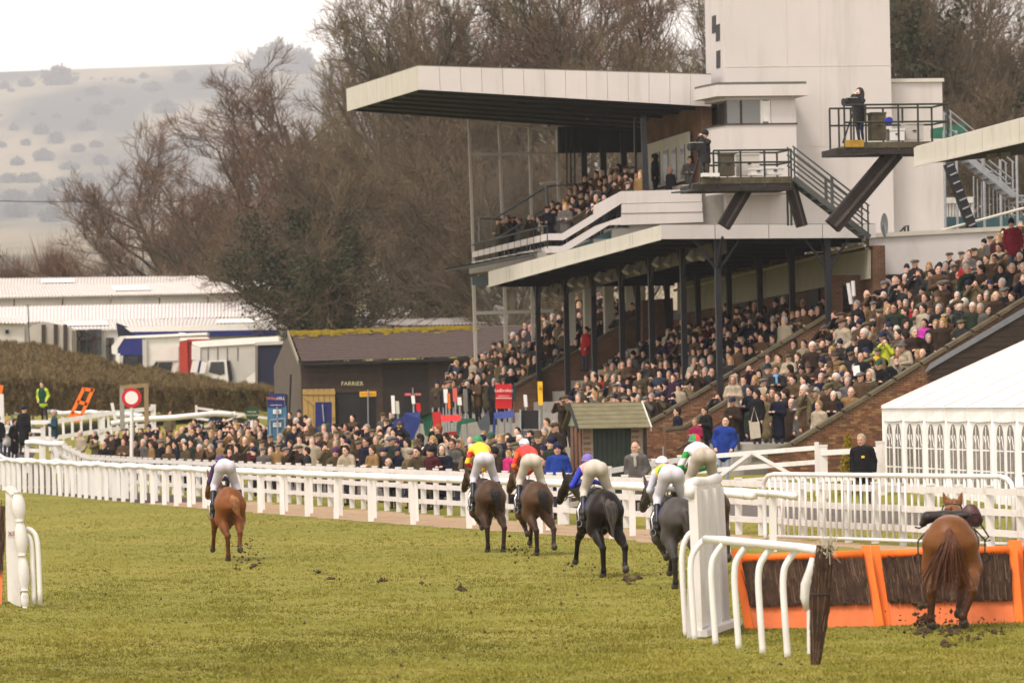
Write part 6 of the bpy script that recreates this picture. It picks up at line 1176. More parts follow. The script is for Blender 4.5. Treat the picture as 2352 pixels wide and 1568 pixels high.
# right wing: a tall padded white screen running away from the viewer
def wing_right():
    a, b = G(1608, 1464), G(1671, 1437); h = 2.05; ln = b - a; root = thing('hurdle_wing', 'tall white padded hurdle wing beside the grey horse', 'wing', a)
    lean = np.array([-.09, 0, 0])
    px = np.array([-ln[1], ln[0], 0]); px /= np.linalg.norm(px); px = px if px[0] < 0 else -px
    for i in range(4):
        s0, s1 = i / 4 + .002, (i + 1) / 4 - .002; q0, q1 = a + ln * s0, a + ln * s1; MB().prism([q0 + EZ * .12, q1 + EZ * .12, q1 + EZ * h + lean, q0 + EZ * h + lean], px * .06).build('panel', WHITE, root)
    front = MB().prism([a + px * .07 + EZ * .02, a - px * .04 + EZ * .02, a - px * .05 + EZ * (h - .02) + lean, a + px * .07 + EZ * (h - .04) + lean], -ln / np.linalg.norm(ln) * .05); front.build('end_board', WHITE, root)
    for i in range(3): s = .3 + i * .3; MB().beam(a + ln * s - px * .03 + EZ * .1, a + ln * s - px * .03 + EZ * (h - .05) + lean, .09, .04, up=(0, 1, 0)).build('batten', WHITE, root)
    MB().tube([a + lean + px * .05 + EZ * (h + .03), a + ln * .3 + lean + px * .1 + EZ * (h + .05), a + ln * .65 + lean + px * .08 + EZ * (h + .02), b + lean + px * .06 + EZ * (h + .06)], [.085, .08, .085, .08], 10).build('padded_top', WHITE, root, smooth=True)
    MB().tube([a + lean + px * .05 + EZ * (h - .14), a + lean + px * .03 + EZ * (h + .03)], .085, 10).build('padded_corner', WHITE, root, smooth=True)
    MB().beam(a + px * .13 + EZ * 0, a + px * .12 + EZ * 1.1, .1, .1, up=(0, 1, 0)).build('brace_post', GREYPANEL, root)
    MB().beam(a - ln * .03 + EZ * .06, b + EZ * .06 - px * .1, .22, .09).build('base_plank', WHITE, root)
wing_right()
def guard_rail():
    pts = [G(1571, 1460), G(1591, 1467), G(1639, 1479), G(1692, 1488), G(1747, 1499), G(1804, 1508.5)]; root = thing('guard_rail', 'low white rail on six curved posts leading to the birch bundle', 'rail', pts[0])
    for i, p in enumerate(pts):
        tx = .17 if i else .16; h = 1.37 if i else 1.48
        q = [p - EZ * .03 + np.array([.03, 0, 0]), p + EZ * .4 + np.array([0, 0, 0]), p + EZ * (h - .45) + np.array([-.035, 0, 0]), p + EZ * (h - .24) + np.array([-.015, 0, 0]), p + EZ * (h - .1) + np.array([tx * .45, 0, 0]), p + EZ * (h - .02) + np.array([tx * .95, 0, 0])]
        if i == 0: q = q[:-2] + [p + EZ * (h - .09) + np.array([.05, 0, 0]), p + EZ * h + np.array([.18, 0, 0])]
        # smooth the bend
        q = np.array(q); tt = np.linspace(0, len(q) - 1, 22); c = np.stack([np.interp(tt, range(len(q)), q[:, k]) for k in range(3)], 1); c[1:-1] = (c[:-2] + c[1:-1] * 2 + c[2:]) / 4; c[1:-1] = (c[:-2] + c[1:-1] * 2 + c[2:]) / 4
        MB().tube(c, .042 if i else .038, 10).build('curved_post', WHITE_PVC, root, smooth=True)
    top = [P(1621, 1238, 76.6), P(1665, 1240.5, 75.5), P(1720, 1246, 74), P(1775, 1251, 72.4), P(1834, 1257, 70.9), P(1879, 1263, 69.8)]
    MB().tube(top, .058, 12).build('rail', WHITE_PVC, root, smooth=True)
guard_rail()
def bundle():
    b = G(1873, 1526); root = thing('birch_bundle', 'upright bundle of dark birch twigs tied to the rail end', 'birch bundle', b); n = 1500; V = []; top = P(1893, 1262, b[1]); ax = top - b
    for i in range(n):
        s0 = max(0, RNG.normal(.02, .03)) if RNG.random() < .6 else RNG.random() * .5; s1 = min(1.04, s0 + .45 + .5 * RNG.random()); f = lambda s: .055 + .075 * math.sin(min(max(s, 0), 1) * 2.4) ** 1 ; an = RNG.random() * 6.28; r = math.sqrt(RNG.random())
        p = b + ax * s0 + np.array([math.cos(an), math.sin(an), 0]) * r * f(s0); q = b + ax * s1 + np.array([math.cos(an + RNG.normal(0, .3)), math.sin(an), 0]) * r * f(s1); wd = np.array([.0035 + .003 * RNG.random(), 0, 0]); V += [p - wd, p + wd, q + wd * .5, q - wd * .5]
    V = np.array(V) - b; o = link('twigs', mesh_np('twigs', V, np.arange(len(V)).reshape(-1, 4), [BIRCH, BIRCH_L], (RNG.random(n) < .25).astype(int)), root); o['kind'] = 'stuff'
    MB().tube([b + ax * .02, b + ax * .3, b + ax * .6, b + ax * .95], [.03, .055, .075, .05], 10).build('core', BIRCH, root)
    for s in (.35, .62): c = b + ax * s; MB().tube([c - EZ * .012, c + EZ * .012], .135 if s > .5 else .1, 12).build('binding', DARKWOOD, root)
    # bleached tips, and the white padding behind
    V = []
    for i in range(260):
        c = b + ax * (1.0 + RNG.normal(0, .02)) + np.array([RNG.normal(.03, .05), RNG.normal(0, .05), 0]); q = c + np.array([RNG.normal(.02, .05), RNG.normal(0, .04), RNG.normal(.02, .07)]); wd = np.array([.006, 0, 0]); V += [c - wd, c + wd, q + wd * .6, q - wd * .6]
    o = link('bleached_tips', mesh_np('tips', np.array(V) - b, np.arange(len(V)).reshape(-1, 4), [mat('bleached_straw', (.42, .37, .28), .9, .2)]), root); o['kind'] = 'stuff'
    MB().tube([P(1852, 1400, 69.9), P(1848, 1372, 69.9), P(1850, 1342, 69.9), P(1862, 1306, 69.9), P(1866, 1280, 69.9)], [.03, .055, .06, .05, .03], 10).build('white_padding', WHITE, root, smooth=True)
    MB().tube([P(1858, 1500, 69.9), P(1857, 1400, 69.9)], .022, 8).build('white_post', WHITE_PVC, root)
bundle()
# left wing
def wing_left():
    D = lambda px, py: (px * .203, 1090 + py * .203); Y = 94.8; b = G(57, 1396); root = thing('hurdle_wing', 'white padded hurdle wing with stacked pads at the far left edge', 'wing', b); Y = b[1]
    pr = lambda pts, dy, th, nm, m=WHITE: MB().prism([P(*D(*q), Y + dy) for q in pts], np.array([0, th, 0])).build(nm, m, root)
    pr([(62, 190), (185, 250), (200, 700), (235, 1490), (150, 1460), (88, 1420), (70, 900)], .15, .08, 'board'); pr([(35, 150), (80, 128), (150, 135), (200, 195), (125, 232)], .12, .3, 'top_cap', WHITE_PVC)
    def pad(x0, x1, y0, y1, s0, rr):
        V = []; k = 12; n = 9
        for i in range(n + 1):
            t = i / n; bul = math.sin(math.pi * min(max(t, .06), .94)) ** .35; cx = (x0 + (x1 - x0) * t); 
            for j in range(k): an = 2 * math.pi * j / k; c = P(*D(cx, y0 + (y1 - y0) * t), Y); V.append(c + np.array([math.cos(an) * rr * bul, math.sin(an) * rr * .8 * bul, 0]))
        F = [(i * k + j, i * k + (j + 1) % k, (i + 1) * k + (j + 1) % k, (i + 1) * k + j) for i in range(n) for j in range(k)] + [tuple(range(k)), tuple(n * k + j for j in range(k - 1, -1, -1))]
        MB().add(V, F).build('pad', WHITE, root, smooth=True)
    pad(200, 222, 200, 525, 0, .112); pad(226, 250, 525, 912, 0, .105); pad(254, 276, 912, 1318, 0, .095); pad(278, 284, 1318, 1505, 0, .07)
    MB().tube([P(*D(232, 1312), Y) - np.array([0, .1, 0]), P(*D(325, 1305), Y) - np.array([0, .1, 0])], .014, 6).build('strap', GREYPANEL, root)
    for pts in ([(295, 605), (345, 618), (395, 665), (422, 745), (435, 900), (455, 1470)], [(298, 680), (330, 700), (352, 760), (362, 860), (372, 1100), (385, 1462)]):
        q = np.array([P(*D(*p), Y + .1) for p in pts]); tt = np.linspace(0, len(q) - 1, 20); c = np.stack([np.interp(tt, range(len(q)), q[:, k]) for k in range(3)], 1); c[1:-1] = (c[:-2] + c[1:-1] * 2 + c[2:]) / 4; MB().tube(c, .042, 10).build('curved_post', WHITE_PVC, root, smooth=True)
    lettering('XS', .11, P(*D(130, 668), Y + .13), (1, 0, 0), (0, 0, 1), mat('scrawl_red', (.25, .06, .05), .7, .1), root)
wing_left()
# golden conifer by the marquee
def conifer():
    g = on_ground(1950, 148); root = thing('conifer', 'small golden upright conifer beside the man in the black jacket', 'conifer', g); H = (1108 - 996) / FPX * 148 + .3; rng = np.random.default_rng(2); n = 3500; t = rng.random(n) ** .8; r = (.30 * (1 - t) ** .7 + .02) * np.sqrt(rng.random(n)) ; an = rng.random(n) * 6.28; c = np.stack([np.cos(an) * r, np.sin(an) * r, t * H], 1); a = nrm(rng.normal(0, .35, (n, 3)) + np.array([0, 0, 1])) * .07; b = nrm(np.cross(a, rng.normal(0, 1, (n, 3)))) * .025
    V = np.stack([c - b, c + b, c + a], 1).reshape(-1, 3); link('foliage', mesh_np('foliage', V, np.arange(3 * n).reshape(-1, 3), [mat('golden_foliage', (.24, .17, .015), .8, .45, 5)]), root); MB().tube([g, g + EZ * H * .6], .03, 6).build('trunk', BARK, root)
conifer()
# ================================================================== horses and jockeys
def mirror(l): return [(-p[0], p[1], p[2]) for p in l]
def lerp(a, b, t): return tuple(np.array(a) * (1 - t) + np.array(b) * t)
HOOF = mat('hoof', (.05, .042, .035), .6, .2, 10); SHOE = mat('pale_hoof_sole', (.30, .25, .20), .7, .2, 10)
def horse_coat(name, col, leg, bel, rough=.45):
    """coat colour: lower legs take the breed's darker points, by height on the animal"""
    m = bpy.data.materials.new(name); m.use_nodes = True; t = m.node_tree; b = t.nodes['Principled BSDF']; b.inputs['Roughness'].default_value = rough; b.inputs['Specular IOR Level'].default_value = .14; b.inputs['Sheen Weight'].default_value = 0
    tc = t.nodes.new('ShaderNodeTexCoord'); sp = t.nodes.new('ShaderNodeSeparateXYZ'); t.links.new(tc.outputs['Object'], sp.inputs[0]); n = t.nodes.new('ShaderNodeTexNoise'); n.inputs['Scale'].default_value = 3.5; n.inputs['Detail'].default_value = 8; n.inputs['Roughness'].default_value = .65; t.links.new(tc.outputs['Object'], n.inputs['Vector'])
    ad = t.nodes.new('ShaderNodeMath'); ad.operation = 'MULTIPLY_ADD'; ad.inputs[1].default_value = .25; t.links.new(n.outputs[0], ad.inputs[0]); t.links.new(sp.outputs[2], ad.inputs[2])
    mr = t.nodes.new('ShaderNodeMapRange'); mr.inputs[1].default_value = .45; mr.inputs[2].default_value = 1.0; t.links.new(ad.outputs[0], mr.inputs[0]); mx = t.nodes.new('ShaderNodeMix'); mx.data_type = 'RGBA'; mx.inputs['A'].default_value = (*leg, 1); mx.inputs['B'].default_value = (*col, 1); t.links.new(mr.outputs[0], mx.inputs['Factor'])
    m2 = t.nodes.new('ShaderNodeMix'); m2.data_type = 'RGBA'; m2.blend_type = 'MULTIPLY'; m2.inputs['Factor'].default_value = 1; r2 = t.nodes.new('ShaderNodeMapRange'); r2.inputs[1].default_value = .3; r2.inputs[2].default_value = .7; r2.inputs[3].default_value = .72; r2.inputs[4].default_value = 1.2; t.links.new(n.outputs[0], r2.inputs[0]); cb = t.nodes.new('ShaderNodeCombineColor')
    for i in range(3): t.links.new(r2.outputs[0], cb.inputs[i])
    t.links.new(mx.outputs['Result'], m2.inputs['A']); t.links.new(cb.outputs[0], m2.inputs['B']); t.links.new(m2.outputs['Result'], b.inputs['Base Color'])
    nb = t.nodes.new('ShaderNodeTexNoise'); nb.inputs['Scale'].default_value = 60; t.links.new(tc.outputs['Object'], nb.inputs['Vector']); bp = t.nodes.new('ShaderNodeBump'); bp.inputs['Distance'].default_value = .006; bp.inputs['Strength'].default_value = .6; t.links.new(nb.outputs[0], bp.inputs['Height']); t.links.new(bp.outputs[0], b.inputs['Normal'])
    return m
TACK = mat('dark_tack', (.02, .012, .010), .5, .2, 10); CLOTHB = mat('blue_saddlecloth', (.025, .03, .20), .8, .15, 10); IRON = mat('stirrup_iron', (.35, .35, .36), .3, .1, metal=.8)
def leg_hind(hip, stifle, hock, fet, hoof, sgn):
    L = []
    L.append((hip, stifle, .20, .165, 0, (.85, 1.1, 1))); L.append((stifle, lerp(stifle, hock, .55), .135, .088, 0, (.8, 1.15, 1))); L.append((lerp(stifle, hock, .5), hock, .09, .058, 0))
    back = (hock[0], hock[1] - .035, hock[2] + .02); L.append((hock, back, .048, .042, 0, None, .03)); L.append((hock, fet, .053, .043, 0, None, .03)); L.append((fet, fet, .053, .053, 0, None, .02)); L.append((fet, hoof, .042, .05, 0, None, .02)); L.append((hoof, (hoof[0], hoof[1] + .03, hoof[2] - .025), .06, .066, 1, None, .012)); return L
def leg_fore(sh, elb, knee, fet, hoof):
    return [(sh, elb, .155, .12, 0), (elb, lerp(elb, knee, .6), .095, .062, 0), (lerp(elb, knee, .6), knee, .06, .05, 0), (knee, knee, .053, .053, 0, None, .02), (knee, fet, .047, .041, 0, None, .03), (fet, fet, .043, .043, 0, None, .02), (fet, hoof, .033, .04, 0, None, .02), (hoof, (hoof[0], hoof[1] + .03, hoof[2] - .025), .057, .063, 1, None, .012)]
def horse(label, loc, yaw, coat, tailm, legs, tail='down', scale=1.0, rear=0.0, cloth=None, num=None, riderless=False, head_turn=-.1, neck=0.0):
    root = thing('horse', label, 'horse', loc, rotz=yaw); root.scale = (scale * (1.16 if riderless else 1.0), scale, scale)
    pr = []
    # trunk: croup, loins, barrel, chest
    pr += [((0, -.52, 1.33), (0, -.20, 1.36), .225, .21, 0, (1.12, 1, 1)), ((-.13, -.56, 1.20), (-.10, -.2, 1.22), .185, .2, 0), ((.13, -.56, 1.20), (.10, -.2, 1.22), .185, .2, 0), ((0, -.25, 1.17), (0, .45, 1.13), .30, .30, 0, (.98, 1, 1)), ((0, .4, 1.17), (0, .72, 1.14), .27, .21, 0, (.9, 1, 1.1)), ((0, .2, 1.42), (0, .62, 1.42), .13, .12, 0), ((0, -.66, 1.28), (0, -.72, 1.16), .13, .10, 0, (1.3, 1, 1))]
    hx = head_turn; nz = neck
    pr += [((0, .62, 1.30), (hx * .5, 1.05, 1.56 + nz * .6), .215, .15, 0, (.72, 1, 1.1)), ((hx * .5, 1.05, 1.56 + nz * .6), (hx, 1.36, 1.70 + nz), .145, .115, 0, (.72, 1, 1.1)), ((hx, 1.36, 1.70 + nz), (hx * 1.2, 1.62, 1.50 + nz), .105, .09, 0, (.85, 1, 1)), ((hx * 1.2, 1.62, 1.50 + nz), (hx * 1.3, 1.80, 1.36 + nz), .082, .062, 0), ((hx * 1.3, 1.80, 1.36 + nz), (hx * 1.3, 1.84, 1.32 + nz), .058, .05, 0)]
    for sg in (-1, 1): pr.append(((hx + sg * .08, 1.33, 1.79 + nz), (hx + sg * .125, 1.34, 1.97 + nz), .045, .008, 0, (1, .6, 1), .015))
    for sg, k in ((-1, 'LH'), (1, 'RH')): pr += leg_hind((sg * .15, -.50, 1.16), *legs[k], sg)
    for sg, k in ((-1, 'LF'), (1, 'RF')): pr += leg_fore((sg * .14, .58, 1.12), *legs[k])
    V, Q, lab = sdf_body(pr, .021, .07)
    # slope the body for a leap
    V = V.copy()
    body = link('body', mesh_np('body', V, Q, [coat, HOOF], lab, True), root)
    if rear:
        pass
    # tail: a dock with a bundle of long hairs
    rng = np.random.default_rng(abs(hash(label)) % 1000 if False else len(label)); mb = MB(); tl = {'down': [(0, -.74, 1.36), (0, -.86, 1.30), (.02, -.92, 1.12), (.03, -.92, .92), (.04, -.90, .74)], 'swing': [(0, -.74, 1.36), (.02, -.86, 1.30), (.03, -.93, 1.14), (.09, -.97, .98), (.17, -.97, .88)], 'full': [(0, -.72, 1.36), (0, -.84, 1.28), (-.01, -.96, 1.14), (-.07, -.99, .88), (-.10, -.96, .56)]}[tail]
    tl = np.array(tl); n = 150 if tail != 'full' else 240; sp_ = {'down': .036, 'swing': .036, 'full': .125}[tail]
    for i in range(n):
        off = rng.normal(0, 1, 3) * np.array([1, .6, .3]); e = 1 - .35 * rng.random() ** 2; tt = np.linspace(0, (len(tl) - 1) * e, 7); c = np.stack([np.interp(tt, range(len(tl)), tl[:, k]) for k in range(3)], 1); g = (tt / (len(tl) - 1)); wdt = np.sin(np.clip(g * 1.15 + .12, 0, 1) * math.pi) ** .8; c = c + off[None] * (sp_ * ((.28 + .9 * wdt) if tail != 'full' else (.1 + .95 * g ** 1.7)))[:, None]; mb.tube(c, np.linspace(.012, .004, 7), 3, cap=False)
    mb.tube(tl[:3], [.05, .045, .03], 8); 
    me = mesh_np('tail', np.array(mb.v), mb.f, [tailm]); link('tail', me, root)
    # mane
    mb = MB()
    for i in range(60):
        t = i / 59; b0 = np.array(lerp((0, .62, 1.53), (hx, 1.34, 1.82 + nz), t)) + np.array([0, 0, -.02 + .05 * math.sin(t * 3.1)]); e = b0 + np.array([rng.normal(-.06, .02), -.05, -.12 + rng.normal(0, .02)]); mb.tube([b0, (b0 + e) / 2 + np.array([-.03, 0, .02]), e], [.014, .01, .004], 3, cap=False)
    link('mane', mesh_np('mane', np.array(mb.v), mb.f, [tailm]), root)
    # saddle, cloth, girth, bridle
    def shell(y0, y1, z_low, m, nm, grow_, top=1.47):
        nA, nB = 15, 5; V = []
        for j in range(nB + 1):
            y = y0 + (y1 - y0) * j / nB
            for i in range(nA + 1):
                a = -1 + 2 * i / nA; ang = a * 1.75; V.append((math.sin(ang) * (.295 + grow_), y, max(1.165 + math.cos(ang) * (.305 + grow_), z_low) if abs(a) < 1 else z_low))
        F = [(j * (nA + 1) + i, j * (nA + 1) + i + 1, (j + 1) * (nA + 1) + i + 1, (j + 1) * (nA + 1) + i) for j in range(nB) for i in range(nA)]
        o = link(nm, mesh_np(nm, V, F, [m], smooth=True), root); md_ = o.modifiers.new('thick', 'SOLIDIFY'); md_.thickness = .015; return o
    sc_ = shell(-.10, .48, .98, cloth or CLOTHB, 'saddlecloth', .014); sd_ = shell(.02, .42, 1.10, TACK, 'saddle', .032)
    mb = MB(); mb.tube([(0, -.02, 1.53), (0, .1, 1.50), (0, .3, 1.52), (0, .42, 1.56)], [.07, .09, .085, .05], 8); link('seat', mesh_np('seat', np.array(mb.v), mb.f, [TACK], smooth=True), sd_)
    gm = MB(); gm.tube([(math.sin(a) * .315, .38, 1.15 - math.cos(a) * .325) for a in np.linspace(-1.9, 1.9, 15)], .02, 6); link('girth', mesh_np('girth', np.array(gm.v), gm.f, [TACK]), root)
    br = MB(); br.tube([(hx - .1, 1.40, 1.70 + nz), (hx - .1, 1.6, 1.5 + nz), (hx * 1.2 - .085, 1.72, 1.42 + nz)], .011, 5); br.tube([(hx + .1, 1.40, 1.70 + nz), (hx + .1, 1.6, 1.5 + nz), (hx * 1.2 + .085, 1.72, 1.42 + nz)], .011, 5); br.tube([(hx - .085, 1.36, 1.78 + nz), (hx, 1.38, 1.83 + nz), (hx + .085, 1.36, 1.78 + nz)], .013, 5); br.tube([(hx * 1.2 + .09 * math.sin(a), 1.70 + .03 * math.cos(a), 1.43 + nz + .09 * math.cos(a)) for a in np.linspace(0, 6.28, 13)], .011, 5)
    bo = link('bridle', mesh_np('bridle', np.array(br.v), br.f, [TACK]), root); rn = MB()
    for sg in (-1, 1): rn.tube([(hx * 1.2 + sg * .09, 1.70, 1.40 + nz), (sg * .16, 1.2, 1.5), (sg * .1, .82, 1.68), (0, .75, 1.70)], .009, 5)
    link('reins', mesh_np('reins', np.array(rn.v), rn.f, [TACK]), bo)
    for sg in (-1, 1):
        st_ = MB(); x = sg * (.35 if not riderless else .40); st_.tube([(sg * .27, .25, 1.36), (x, .2, 1.2), (x, .12, 1.02)], .011, 5); st_.tube([(x + .05 * math.sin(a), .12, .96 + .06 * math.cos(a)) for a in np.linspace(0, 6.28, 11)], .010, 5); link('stirrup', mesh_np('stirrup', np.array(st_.v), st_.f, [TACK if riderless else IRON]), sd_)
    if riderless:      # the saddle has slipped and its flaps are thrown up
        V, Q, lb_ = sdf_body([((-.08, .16, 1.54), (-.27, .10, 1.53), .085, .075, 0, (1, 1.6, 1)), ((-.27, .12, 1.53), (-.34, .08, 1.44), .07, .04, 0, (1, 1.5, 1)), ((0, .12, 1.53), (.2, .1, 1.55), .085, .07, 0, (1, 1.5, 1))], .016, .05); link('saddle_flap', mesh_np('saddle_flap', V, Q, [TACK], smooth=True), sd_)
        V, Q, lb_ = sdf_body([((.24, .08, 1.58), (.28, .04, 1.50), .115, .11, 0, (.9, .4, 1.1)), ((.1, .12, 1.55), (.24, .1, 1.57), .06, .08, 0)], .016, .04); link('saddle_flap', mesh_np('saddle_flap', V, Q, [mat('brown_leather', (.06, .02, .02), .45, .2, 8)], smooth=True), sd_)
        for pts_ in ([(.30 + .075 * math.sin(a), -.03, 1.48 + .09 * math.cos(a)) for a in np.linspace(0, 6.28, 16)], [(.36, -.01, 1.42), (.40, 0, 1.34), (.45, .02, 1.25), (.40, .04, 1.18), (.47, .04, 1.2)], [(-.30, .1, 1.42), (-.38, .05, 1.38), (-.43, .05, 1.40)]):
            mb = MB(); mb.tube(pts_, .012, 5); link('flying_strap', mesh_np('flying_strap', np.array(mb.v), mb.f, [TACK]), sd_)
    if num:
        me = text_mesh(num, .26); me.materials.clear(); me.materials.append(WLET)
        for sg in (-1, 1):
            o = link('lettering', me, sc_); o.rotation_euler = (R_(90), 0, R_(90 * sg)); o.location = (sg * .332, .0, 1.09)
    return root
def jockey(label, loc, yaw, cap, shirt, sleeve, breech, scale=1.0, low=0.0, stripe=None, cap2=None, hip_z=1.98, arm_out=.0, trim=None, sway=0.0):
    """crouched over the withers, seat in the air, seen from behind"""
    root = thing('person', label, 'person', loc, 'jockeys', rotz=yaw); root.scale = (scale,) * 3; hz = hip_z; x0 = sway
    pr = []
    for sg in (-1, 1):
        pr += [((x0 + sg * .085, -.06, hz - .01), (x0 + sg * .10, .02, hz - .04), .125, .125, 0, (1, 1, 1.05)), ((x0 + sg * .10, .0, hz - .05), (sg * .225, .22, hz - .40), .118, .085, 0), ((sg * .225, .22, hz - .40), (sg * .27, .10, hz - .52), .075, .066, 0)]
        pr += [((sg * .27, .10, hz - .52), (sg * .315, -.07, hz - .82), .064, .05, 3, None, .015), ((sg * .315, -.07, hz - .82), (sg * .315, -.08, hz - .90), .048, .045, 3), ((sg * .315, -.10, hz - .93), (sg * .325, .10, hz - .90), .042, .034, 3)]
        sh = (x0 + sg * .175, .50, hz + .10 - low); el = (x0 + sg * (.27 + arm_out), .52, hz - .18 - low); wr = (sg * .10, .82, hz - .26); pr += [(sh, el, .068, .056, 2, None, .03), (el, wr, .055, .04, 2, None, .03), (wr, (sg * .07, .90, hz - .28), .036, .034, 4)]
        for f in range(4): pr.append(((sg * (.055 + .012 * f), .90, hz - .265 - .014 * f), (sg * (.035 + .01 * f), .955, hz - .30 - .012 * f), .012, .011, 4, None, .006))
        pr.append(((sg * .05, .88, hz - .26), (sg * .025, .92, hz - .24), .013, .011, 4, None, .006))
    pr += [((x0, .02, hz + .02), (x0, .12, hz + .04), .135, .14, 0, (1.1, 1, .9)), ((x0, .14, hz + .05 - low * .3), (x0, .48, hz + .13 - low), .15, .155, 1, (1.1, 1, .9)), ((x0 - .12, .50, hz + .12 - low), (x0 + .12, .50, hz + .12 - low), .085, .085, 1), ((x0, .54, hz + .15 - low), (x0, .64, hz + .23 - low), .06, .055, 4), ((x0, .68, hz + .27 - low), (x0, .72, hz + .23 - low), .095, .08, 4, (.85, 1, 1.1)), ((x0, .78, hz + .24 - low), (x0, .80, hz + .22 - low), .018, .016, 4, None, .01)]
    V, Q, lab = sdf_body(pr, .017, .05); fc = V[Q].mean(1)
    mats = [breech, shirt, sleeve, mat('riding_boot', (.012, .011, .012), .35, .2), mat('jockey_skin', (.42, .24, .17), .55, .06)]
    if stripe is not None:
        mats.append(stripe); arm = lab == 2; band = (np.sin(fc[:, 2] * 26) > 0) & arm; lab = lab.copy(); lab[band] = 5
    if trim is not None:
        mats += [stripe or shirt] if len(mats) == 5 else []; mats.append(trim); lab = lab.copy(); lab[(lab == 1) & (fc[:, 1] > .33)] = 6
    link('body', mesh_np('body', V, Q, mats, lab, True), root)
    pr = [((x0, .685, hz + .30 - low), (x0, .70, hz + .30 - low), .118, .118, 0, (.9, 1.08, .92)), ((x0, .79, hz + .27 - low), (x0, .83, hz + .265 - low), .06, .05, 0, (1.2, 1, .4))]
    V, Q, lab = sdf_body(pr, .014, .03)
    if cap2 is not None: lab = (V[Q].mean(1)[:, 0] > x0).astype(int)
    h = link('helmet', mesh_np('helmet', V, Q, [cap] + ([cap2] if cap2 is not None else []), lab, True), root)
    mb = MB(); mb.tube([(x0 + .112 * math.sin(a), .69 + .122 * math.cos(a), hz + .285 - low) for a in np.linspace(0, 6.28, 20)], .012, 5); link('helmet_band', mesh_np('helmet_band', np.array(mb.v), mb.f, [mat('goggle_strap', (.25, .2, .35), .5, .1)]), h)
    return root
def L4(LH, RH, LF, RF): return dict(LH=LH, RH=RH, LF=LF, RF=RF)
# legs: hind = stifle, hock, fetlock, hoof ; fore = elbow, knee, fetlock, hoof
hind_stand = lambda sg, x, dy=0.0: ((sg * .19, -.40, .88), (sg * .02 + x, -.78 + dy, .53), (x, -.72 + dy * 1.4, .13), (x, -.68 + dy * 1.5, .06))
hind_lift = lambda sg, x, z, dy: ((sg * .19, -.42, .88), (sg * .03 + x, -.80 + dy * .4, .50 + z * .55), (x + sg * .01, -.86 + dy, .15 + z), (x + sg * .01, -.95 + dy, .10 + z))
fore_fold = lambda sg, x, z: ((sg * .16, .52, .85), (x, .72, .55 + z * .4), (x + sg * .0, .50, .30 + z), (x, .42, .34 + z))
fore_reach = lambda sg, x, z: ((sg * .16, .60, .88), (x, .86, .56 + z * .5), (x, 1.02, .20 + z), (x, 1.08, .13 + z))
fore_down = lambda sg, x: ((sg * .16, .50, .84), (x, .54, .50), (x, .52, .13), (x, .54, .06))
def kinked(l): return l
CH = horse_coat('chestnut_coat', (.18, .062, .018), (.09, .030, .010), 0); CH2 = horse_coat('deep_chestnut_coat', (.155, .060, .019), (.045, .018, .008), 0, .35); BAY = horse_coat('dark_bay_coat', (.062, .032, .018), (.022, .013, .010), 0); BAY2 = horse_coat('bay_coat', (.075, .038, .020), (.020, .012, .009), 0); DK = horse_coat('black_coat', (.012, .008, .007), (.009, .007, .006), 0, .38); GR = horse_coat('grey_coat', (.062, .054, .050), (.022, .019, .018), 0, .5)
T_CH = mat('chestnut_tail', (.26, .115, .04), .7, .3, 12); T_BK = mat('black_tail', (.018, .014, .012), .7, .3, 12); T_GB = mat('grizzled_tail', (.06, .05, .045), .7, .4, 12); T_DC = mat('dark_chestnut_tail', (.075, .026, .010), .7, .35, 12)
YAW = math.radians(11.5)
BW_ = mat('white_breeches', (.50, .48, .53), .8, .04, 6); BC = mat('cream_breeches', (.48, .43, .37), .8, .06, 6, stain=(.30, .22, .12), st_scale=5, st_amt=.35); BM_ = mat('muddy_breeches', (.42, .37, .31), .8, .06, 6, stain=(.18, .12, .06), st_scale=4, st_amt=.75)
S_NAVY = mat('navy_silk', (.028, .018, .07), .5, .15, 8); S_YEL = mat('yellow_silk', (.80, .50, .03), .5, .05, 8); S_RED = mat('red_silk', (.62, .03, .02), .5, .08, 8); S_PINK = mat('pink_silk', (.75, .36, .35), .5, .05, 8); S_BLUE = mat('royal_blue_silk', (.02, .035, .40), .5, .1, 8); S_GRN = mat('green_silk', (.03, .30, .05), .5, .1, 8); S_WHT = mat('white_silk', (.70, .69, .71), .5, .04, 8); S_ORG = mat('orange_silk', (.65, .14, .02), .5, .08, 8); S_LAV = mat('lavender_silk', (.52, .52, .62), .5, .05, 8); S_DRED = mat('dark_red_silk', (.35, .02, .03), .5, .08, 8)
C_GRN = mat('green_cap', (.02, .22, .06), .5, .1, 8); C_WHT = mat('white_cap', (.70, .68, .76), .45, .05, 8); C_NAVY = mat('navy_cap', (.05, .03, .11), .5, .1); C_RED = mat('red_cap', (.60, .04, .03), .5, .08); C_PB = mat('blue_pink_cap', (.16, .12, .42), .5, .1)
def at_hoof(x, y): g = G(x, y); return g
h1 = at_hoof(533, 1288) + EA * .72; horse('chestnut horse galloping alone ahead of the group', h1, YAW, CH, T_CH, L4(hind_stand(-1, -.10), hind_lift(1, .12, .16, .05), fore_reach(-1, -.16, .10), fore_fold(1, .08, .18)), 'swing', 1.0)
jockey('jockey in navy silks and white breeches on the leading chestnut horse', h1, YAW, C_NAVY, S_NAVY, S_NAVY, BW_, hip_z=2.0, low=.16, sway=-.02)
h2 = at_hoof(1132, 1268) + EA * .72; horse('dark bay horse under the jockey in yellow, first of the pair', h2, YAW, BAY, T_BK, L4(hind_stand(-1, -.13), hind_stand(1, .20, -.05), fore_fold(-1, -.02, .20), fore_down(1, .12)), 'swing', 1.0, num='2')
